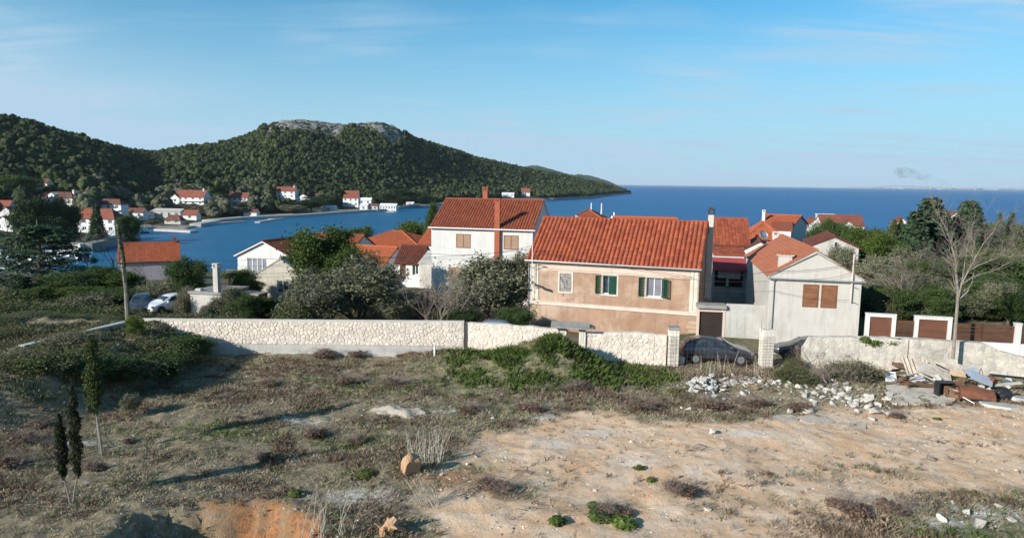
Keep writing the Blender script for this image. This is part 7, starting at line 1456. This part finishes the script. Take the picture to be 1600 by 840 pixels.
p = at_z(1530, 606, 0); m = MB(); m.tube([(-.5, 0, .3), (-.45, 0, 1.0), (-.15, .05, .72), (.0, 0, 1.25), (.25, .05, .7), (.6, 0, .85), (1.0, .1, .55)], .025, 5); m.tube([(-.2, .1, .3), (.05, .1, 1.2)], .02, 5); tag(m.build('iron_frame', MT['rust'], None, (p.x, p.y, gz(p.x, p.y))), 'bent rusty iron frame sticking up behind the blue-grey sheet', 'frame')
p = at_z(1549, 612, 0); m = MB(); m.tube([(0, -.12, 0), (0, .12, 0)], .26, 16); o = m.build('scrap_drum', MT['rust'], None, (p.x, p.y, gz(p.x, p.y) + .62), (R(20), 0, R(25))); tag(o, 'rusty round drum on the right of the blue-grey sheet', 'drum')
p = at_z(1567, 626, 0); bm = bmesh.new(); bmesh.ops.create_icosphere(bm, subdivisions=3, radius=1); 
for v in bm.verts: v.co *= .75 + .5 * float(fbm(v.co.x * 1.7 + 9, v.co.y * 1.7 + v.co.z)); v.co.z = max(v.co.z, -.5)
me = bpy.data.meshes.new('rubbish_bag'); bm.to_mesh(me); bm.free(); me.materials.append(MT['black_plastic']); o = link('rubbish_bag', me, None, (p.x, p.y, gz(p.x, p.y) + .2)); o.scale = (.42, .32, .42); tag(o, 'slumped black rubbish bag at the right end of the rusty tank', 'bag')
p = at_y(679, 537, 42.0); m = MB(); m.tube([(0, 0, -.3), (0, 0, .62)], [.06, .055], 8); tag(m.build('marker_stake', MT['white_paint'], None, (p.x, 42.0, gz(p.x, 42.0))), 'short pale marker stake in the weeds before the boundary wall', 'stake')
p = at_y(1065, 572, 43.4); m = MB(); m.lathe([(.15, 0), (.19, .42), (.2, .44), (.17, .44), (.14, .03)], sides=14); tag(m.build('bucket', MT['white_paint'], None, (p.x, 43.4, gz(p.x, 43.4))), 'white plastic bucket behind the wire mesh beside the dark parked car', 'bucket')
for i, (px, py, a) in enumerate(((395, 556, .2), (404, 553, -.3))):
    p = at_z(px, py, 0); m = MB(); m.tube([(-.8, 0, .1), (0, 0, .22), (.8, .1, .15)], [.06, .05, .03], 6); tag(m.build('dead_branch', MT['bark_red'], None, (p.x, p.y, gz(p.x, p.y)), (0, 0, a)), ('thicker' if i == 0 else 'thinner') + ' reddish dead branch lying at the foot of the boundary wall', 'branch')
# ------------------------------------------------------------------ the bay: quay, jetty, boats, promenade
def ribbon(name, pts, zt, zb, width, mat, label=None, cat=None):
    """a low wall with a flat top following the shore"""
    P = [at_z(px, py, zt) for px, py in pts]; m = MB()
    for i in range(len(P) - 1):
        a, b = P[i], P[i + 1]; d = (b - a).normalized(); n = Vector((-d.y, d.x, 0)); n = n if n.y > 0 else -n; w = n * width
        m.poly([a, b, b + w, a + w]); m.poly([(a.x, a.y, zb), (b.x, b.y, zb), b, a]); a2, b2 = a + w, b + w; m.poly([(b2.x, b2.y, zb), (a2.x, a2.y, zb), a2, b2])
        for q in (a, b): q2 = q + w; m.poly([(q.x, q.y, zb), q, q2, (q2.x, q2.y, zb)])
    o = m.build(name, MT[mat]); 
    if label: return tag(o, label, cat)
    return structure(o)
ribbon('promenade', [(296, 349), (330, 343.5), (380, 339), (430, 337), (470, 335.2), (520, 331.6), (560, 328.8), (600, 326.6), (640, 320.5), (655, 318.5)], SEA + 1.5, SEA - 1, 5, 'concrete')
ribbon('quay', [(92, 379), (125, 381)], SEA + 2.6, SEA - 1, 3, 'concrete'); ribbon('quay', [(125.4, 380.8), (165, 371), (205, 361)], SEA + 2.55, SEA - 1, 3, 'concrete_dark')  # second leg in darker concrete, its shaded face put into the colour
ribbon('jetty', [(240, 357.5), (270, 359), (297, 360.5)], SEA + .8, SEA - 1, 4, 'concrete', 'flat concrete jetty reaching from the beach into the bay', 'jetty'); ribbon('jetty', [(328, 349.5), (360, 346.5), (385, 345)], SEA + .7, SEA - 1, 2.5, 'concrete', 'thin low jetty along the waterfront road left of the slipway', 'jetty'); ribbon('jetty', [(398, 346), (424, 342), (446, 340.8)], SEA + .7, SEA - 1, 2.5, 'concrete', 'short pale slipway jetty below the pale boathouse', 'jetty')
def boat(label, px, py, L_, rz, mast=0, group=None, hull='white_paint'):
    p = at_z(px, py, SEA + .2); t = thing('boat', label, 'boat', (p.x, p.y, SEA), rz, group); S = [(-.5, .30, .55), (-.3, .36, .5), (0, .38, .5), (.25, .30, .58), (.42, .14, .68), (.5, .01, .75)]; V = []; F = []
    for x, w, h in S: w *= L_ * .42; h *= L_ * .16; V += [(x * L_, w, h), (x * L_, w * .6, -.15), (x * L_, -w * .6, -.15), (x * L_, -w, h)]
    for i in range(5):
        for j in range(3): F.append((i * 4 + j, i * 4 + 4 + j, i * 4 + 5 + j, i * 4 + 1 + j))
        F.append((i * 4 + 3, i * 4 + 7, i * 4 + 4, i * 4))
    F.append((0, 1, 2, 3)); me = bpy.data.meshes.new('hull'); me.from_pydata(V, [], F); me.materials.append(MT[hull]); link('hull', me, t)
    m = MB(); h = L_ * .085; m.box(-.12 * L_, .2 * L_, -.10 * L_, .10 * L_, h, h + L_ * .13); m.poly([(.2 * L_, -.1 * L_, h), (.2 * L_, .1 * L_, h), (.2 * L_, .08 * L_, h + L_ * .13), (.34 * L_, 0, h)]); c = m.build('cabin', MT['white_paint'], t); m = MB(); m.box(-.1 * L_, .18 * L_, -.102 * L_, .102 * L_, h + L_ * .05, h + L_ * .10); m.build('cabin_window', MT['glass'], c)
    if mast: m = MB(); m.tube([(.05 * L_, 0, h), (.05 * L_, 0, h + mast)], .07, 5); m.tube([(.05 * L_, 0, h + 1.6), (-.4 * L_, 0, h + 1.5)], .12, 5); m.build('mast', MT['white_paint'], t)
    return t
for i, (px, py, L_, a) in enumerate(((5, 398, 7, 1.0), (18, 406, 8, 1.1), (36, 399, 7, .9), (52, 409, 7.5, 1.2), (68, 401, 8, .8), (84, 398, 7, 1.0), (98, 401, 8, 1.1), (112, 402, 8, .9), (124, 405, 6.5, 1.2), (40, 417, 7, 1.0), (14, 421, 8, .8), (80, 414, 7, 1.0), (-8, 412, 8, .9), (118, 433, 6, .3), (132, 437, 6, .2), (60, 392, 6, 1.0), (92, 392, 6, 1.1), (30, 391, 6, .9))): boat('white moored motorboat seen through the layered cedar', px, py, L_, a, group='moored boats in the marina')
boat('small white boat drawn up at the beach left of the jetty', 216, 358, 7, .4); boat('small boat moored near the end of the promenade', 612, 331.5, 7, .2); boat('dark little boat moored off the quay', 222, 363, 5, .3, hull='metal_dark')
# ------------------------------------------------------------------ trees along the far waterfront
def far_plant(kind, label, px, top, wpx, base_px, group=None): b = hit(px, base_px, 140, f=lambda x, y: max(float(hill(x, y)), SEA + .5)); p = at_y(px, top, b.y); return plant(kind, label, p.x, b.y, b.z, max(1.5, p.z - b.z), wpx * b.y / FOCAL, group)
for px, top, w, bp in ((340, 287, 12, 322), (347, 290, 10, 322), (352, 284, 10, 321), (334, 292, 10, 322), (524, 302, 7, 326), (530, 304, 6, 326)): far_plant('cypress/0', 'dark slim cypress across the bay, ' + {340: 'second of the four left of the two-storey house', 347: 'third of the four left of the two-storey house', 352: 'nearest the white two-storey house', 334: 'leftmost of the four by the two-storey house', 524: 'left of the pair at the stepped roofs', 530: 'right of the pair at the stepped roofs'}[px], px, top, w, bp, 'cypresses across the bay')
for px, top, w, bp in ((486, 308, 34, 332), (470, 312, 26, 332), (512, 304, 30, 326), (632, 296, 46, 322), (612, 302, 34, 324), (655, 300, 30, 319), (420, 306, 30, 326), (442, 312, 30, 330)): far_plant('pine/%d' % (px % 3), 'rounded dark pine across the bay, ' + {486: 'before the small white house between conifers', 470: 'before the double gabled house', 512: 'left of the stepped roofs', 632: 'above the end of the promenade', 612: 'behind the glazed pavilion', 655: 'at the bare bank beyond the promenade', 420: 'left of the white villa', 442: 'below the white villa'}[px], px, top, w, bp, 'pines on the far waterfront')
for px, top, w, bp in ((318, 321, 34, 338), (340, 320, 36, 336), (362, 322, 34, 335), (392, 314, 34, 328), (410, 314, 34, 329), (428, 316, 34, 330), (456, 320, 30, 333), (300, 318, 30, 332), (240, 322, 40, 334), (222, 318, 34, 330), (262, 318, 34, 332), (238, 344, 18, 352), (100, 300, 40, 312), (130, 296, 44, 308), (160, 292, 50, 304), (200, 300, 50, 315), (30, 300, 50, 312), (130, 310, 40, 322), (70, 296, 40, 304)): far_plant('olive/%d' % (px % 3), 'grey-green olive growing on the terraces across the bay', px, top, w, bp, 'olives across the bay')
# ------------------------------------------------------------------ the pine wood on the hill: one mass
def forest():
    rng = np.random.default_rng(91)
    def tpl(seed, nb, sub, nl, leaf):
        """one crown: bulging lobes with a ragged rim of leaf sprays, all triangles"""
        q = np.random.default_rng(seed); bm = bmesh.new(); bmesh.ops.create_icosphere(bm, subdivisions=sub, radius=1); bv = np.array([v.co[:] for v in bm.verts]); bf = np.array([[v.index for v in f.verts] for f in bm.faces]); bm.free(); Vs = []; Fs = []; n = 0; b = clumps(q, nb, .56, .60, .26, .30, .50, .78, .25)
        for c in b:
            k = 1 + (q.random(len(bv)) - .5)[:, None] * .95; Vs.append(np.array(c[:3]) + bv * k * np.array(c[3:6])); Fs.append(bf + n); n += len(bv)
        nbf = sum(len(f) for f in Fs); V, F = leaves(b, nl, leaf, q, 1.5, .85, .4, 0, .55); Vs.append(V); Fs.append(np.concatenate([F[:, [0, 1, 2]], F[:, [0, 2, 3]]]) + n); n += len(V)
        F = np.concatenate(Fs); return np.concatenate(Vs), F, np.arange(len(F)) < nbf
    near_t = [tpl(i, 9, 2, 420, .11) for i in range(8)]; far_t = [tpl(i + 9, 7, 1, 150, .15) for i in range(8)]
    N = 105000
    u = rng.uniform(-420, 982, N); tt = rng.random(N); ds = np.interp(u, *_ds); dr = np.interp(u, *_dr); y0 = ds + 4; y1 = dr + (dr - ds) * .16 + 12
    y = np.sqrt(y0 ** 2 + tt * (y1 ** 2 - y0 ** 2)); x = (u - 800) / 1080 * y; t = (y - ds) / (dr - ds); z = hill(x, y)
    # thinning keeps the density per square metre even
    area = (y1 ** 2 - y0 ** 2); keep = rng.random(N) < np.minimum(1, area / 800000.0)
    rk = rock_mask(u, t); keep &= (rng.random(N) > rk * .5)
    low = sst(26, 60, y - ds) ; keep &= (rng.random(N) < np.where(u < 660, low * .9, 1)) & (y - ds > np.where(u > 700, 16, 6))
    for a, b, hy_, hx, w in SPOTS:
        keep &= ~((u > a - 3) & (u < b + 1) & (y > hy_ - np.where(u < 260, 140, 75)) & (y < hy_ + w * .55 + 3))
    keep &= ~((u > 640) & (u < 745) & (t < .12)); keep &= ~((u < 250) & (t < .30) & (rng.random(N) < .72))
    idx = np.nonzero(keep)[0]
    P = []; SCL = []; ROT = []; ISN = []; TON = []; OLV = []
    for i in idx:
        s = (1.9 + 3.7 * rng.random() ** 1.6 if y[i] < 560 else 1.9 + 2.7 * rng.random() ** 1.5) * (.36 if rk[i] > .3 else 1); h = s * rng.uniform(.95, 1.7)
        P.append((x[i], y[i], z[i] - .5 + (h * .2 if rk[i] < .4 else -h * .25))); SCL.append((s, s, h)); ROT.append((0, 0, rng.uniform(0, 6.28))); ISN.append(y[i] < 520); TON.append(rng.random()); OLV.append(float(u[i] < 420 and t[i] < .34 + .1 * math.sin(u[i] * .05) and rng.random() < .6))
    me = bpy.data.meshes.new('pine_wood'); me.vertices.add(len(P)); me.vertices.foreach_set('co', np.array(P, np.float32).ravel())
    for nm, ty, a in (('tree_scale', 'FLOAT_VECTOR', SCL), ('tree_turn', 'FLOAT_VECTOR', ROT), ('tone', 'FLOAT', TON), ('olive', 'FLOAT', OLV)): me.attributes.new(nm, ty, 'POINT').data.foreach_set('vector' if 'VEC' in ty else 'value', np.array(a, np.float32).ravel())
    me.attributes.new('near_tree', 'BOOLEAN', 'POINT').data.foreach_set('value', np.array(ISN, bool))
    wood = stuff(link('pine_wood', me)); ng = bpy.data.node_groups.new('wood', 'GeometryNodeTree'); ng.interface.new_socket('Geometry', in_out='INPUT', socket_type='NodeSocketGeometry'); ng.interface.new_socket('Geometry', in_out='OUTPUT', socket_type='NodeSocketGeometry'); N_ = ng.nodes; L_ = ng.links; gi = N_.new('NodeGroupInput'); go = N_.new('NodeGroupOutput'); out = N_.new('GeometryNodeJoinGeometry')
    def att(nm, ty): a = N_.new('GeometryNodeInputNamedAttribute'); a.data_type = ty; a.inputs[0].default_value = nm; return a.outputs['Attribute']
    for is_near, tps in ((True, near_t), (False, far_t)):
        jn = N_.new('GeometryNodeJoinGeometry')
        for V, F, S in tps:
            o = bpy.data.objects.new('pine_crown', mesh_np('pine_crown', V, F, [FO['forest_far']], smooths=S)); oi = N_.new('GeometryNodeObjectInfo'); oi.inputs['Object'].default_value = o; g2 = N_.new('GeometryNodeGeometryToInstance'); L_.new(oi.outputs['Geometry'], g2.inputs[0]); L_.new(g2.outputs[0], jn.inputs[0])
        ip = N_.new('GeometryNodeInstanceOnPoints'); L_.new(gi.outputs[0], ip.inputs['Points']); L_.new(jn.outputs[0], ip.inputs['Instance']); ip.inputs['Pick Instance'].default_value = True
        sel = att('near_tree', 'BOOLEAN')
        if not is_near: nn = N_.new('FunctionNodeBooleanMath'); nn.operation = 'NOT'; L_.new(sel, nn.inputs[0]); sel = nn.outputs[0]
        rv = N_.new('FunctionNodeRandomValue'); rv.data_type = 'INT'; rv.inputs['Min'].default_value = 0 if 0 else rv.inputs['Min'].default_value
        for k in rv.inputs:
            if k.type == 'INT' and k.name == 'Max': k.default_value = len(tps) - 1
            if k.type == 'INT' and k.name == 'Min': k.default_value = 0
        L_.new([k for k in rv.outputs if k.type == 'INT'][0], ip.inputs['Instance Index']); L_.new(sel, ip.inputs['Selection']); L_.new(att('tree_scale', 'FLOAT_VECTOR'), ip.inputs['Scale'])
        er = N_.new('FunctionNodeEulerToRotation'); L_.new(att('tree_turn', 'FLOAT_VECTOR'), er.inputs[0]); L_.new(er.outputs[0], ip.inputs['Rotation']); L_.new(ip.outputs[0], out.inputs[0])
    L_.new(out.outputs[0], go.inputs[0]); wood.modifiers.new('wood', 'NODES').node_group = ng; print('forest trees', len(idx))
def forest_mat():
    m, t, b = nt_new('pine_wood_crowns'); n = NT(t); p = n.pos()
    tn = n.inst('tone'); c = n.mix(tn, (0.015, 0.029, 0.016), (0.064, 0.082, 0.036)); c = n.mix(1.0, c, n.mix(n.island(), (.7, .7, .7), (1.15, 1.15, 1.1)), 'MULTIPLY'); c = n.mix(n.range(n.noise(p, 0.06, 3), .45, .62), c, n.mix(tn, (0.045, 0.066, 0.028), (0.095, 0.11, 0.045))); c = n.mix(n.math('MULTIPLY', n.range(n.noise(p, 0.11, 2), .62, .70), .7), c, (0.095, 0.078, 0.052))
    c = n.mix(n.inst('olive'), c, n.mix(tn, (0.085, 0.09, 0.062), (0.13, 0.13, 0.092)))
    c = n.mix(1.0, c, n.mix(n.range(n.noise(p, .9, 4, .7), .38, .62), (.55, .58, .55), (1.25, 1.25, 1.15)), 'MULTIPLY'); n.bump(n.noise(p, .8, 4, .75), 1.0, .8, b)
    n.put(b.inputs['Base Color'], c); b.inputs['Roughness'].default_value = .85; b.inputs['Specular IOR Level'].default_value = .1; return m
FO['forest_far'] = forest_mat(); forest()
# smoke plume over the far coast
def smoke():
    m = bpy.data.materials.new('smoke'); m.use_nodes = True; nt = m.node_tree; nt.nodes.clear(); out = nt.nodes.new('ShaderNodeOutputMaterial'); v = nt.nodes.new('ShaderNodeVolumePrincipled'); v.inputs['Color'].default_value = (.25, .27, .30, 1); n = NT(nt)
    d = n.range(n.noise(n.pos(), 0.0045, 4, .7), .38, .62, 0, .0028); n.put(v.inputs['Density'], d); nt.links.new(v.outputs[0], out.inputs['Volume'])
    bm = bmesh.new(); q = random.Random(3)
    for i in range(34):
        f = i / 33; px = 1484 - 62 * f - (10 * f * f); py = 291 - 22 * f ** .8; c = at_y(px, py, 20500); r = 38 + 130 * f ** .8 * q.uniform(.6, 1.2)
        bmesh.ops.create_icosphere(bm, subdivisions=2, radius=1, matrix=Matrix.Translation((c.x + q.uniform(-80, 80), 20500 + i * 6, c.z + q.uniform(-80, 80) * f)) @ Matrix.Diagonal((r * 1.25, r, r * .62, 1)))
    me = bpy.data.meshes.new('smoke_plume'); bm.to_mesh(me); bm.free(); me.materials.append(m); stuff(link('smoke_plume', me))
smoke()
# ------------------------------------------------------------------ the air: a faint even haze round everything
def haze():
    m = bpy.data.materials.new('haze'); m.use_nodes = True; nt = m.node_tree; nt.nodes.clear(); out = nt.nodes.new('ShaderNodeOutputMaterial'); v = nt.nodes.new('ShaderNodeVolumePrincipled')
    v.inputs['Color'].default_value = (.78, .88, 1.0, 1); v.inputs['Density'].default_value = HAZE; v.inputs['Anisotropy'].default_value = 0.0; nt.links.new(v.outputs[0], out.inputs['Volume'])
    mb = MB(); mb.box(-91000, 91000, -3200, 121000, SEA - 1.2, 150); stuff(mb.build('haze', m))
HAZE = 0.000034
haze()
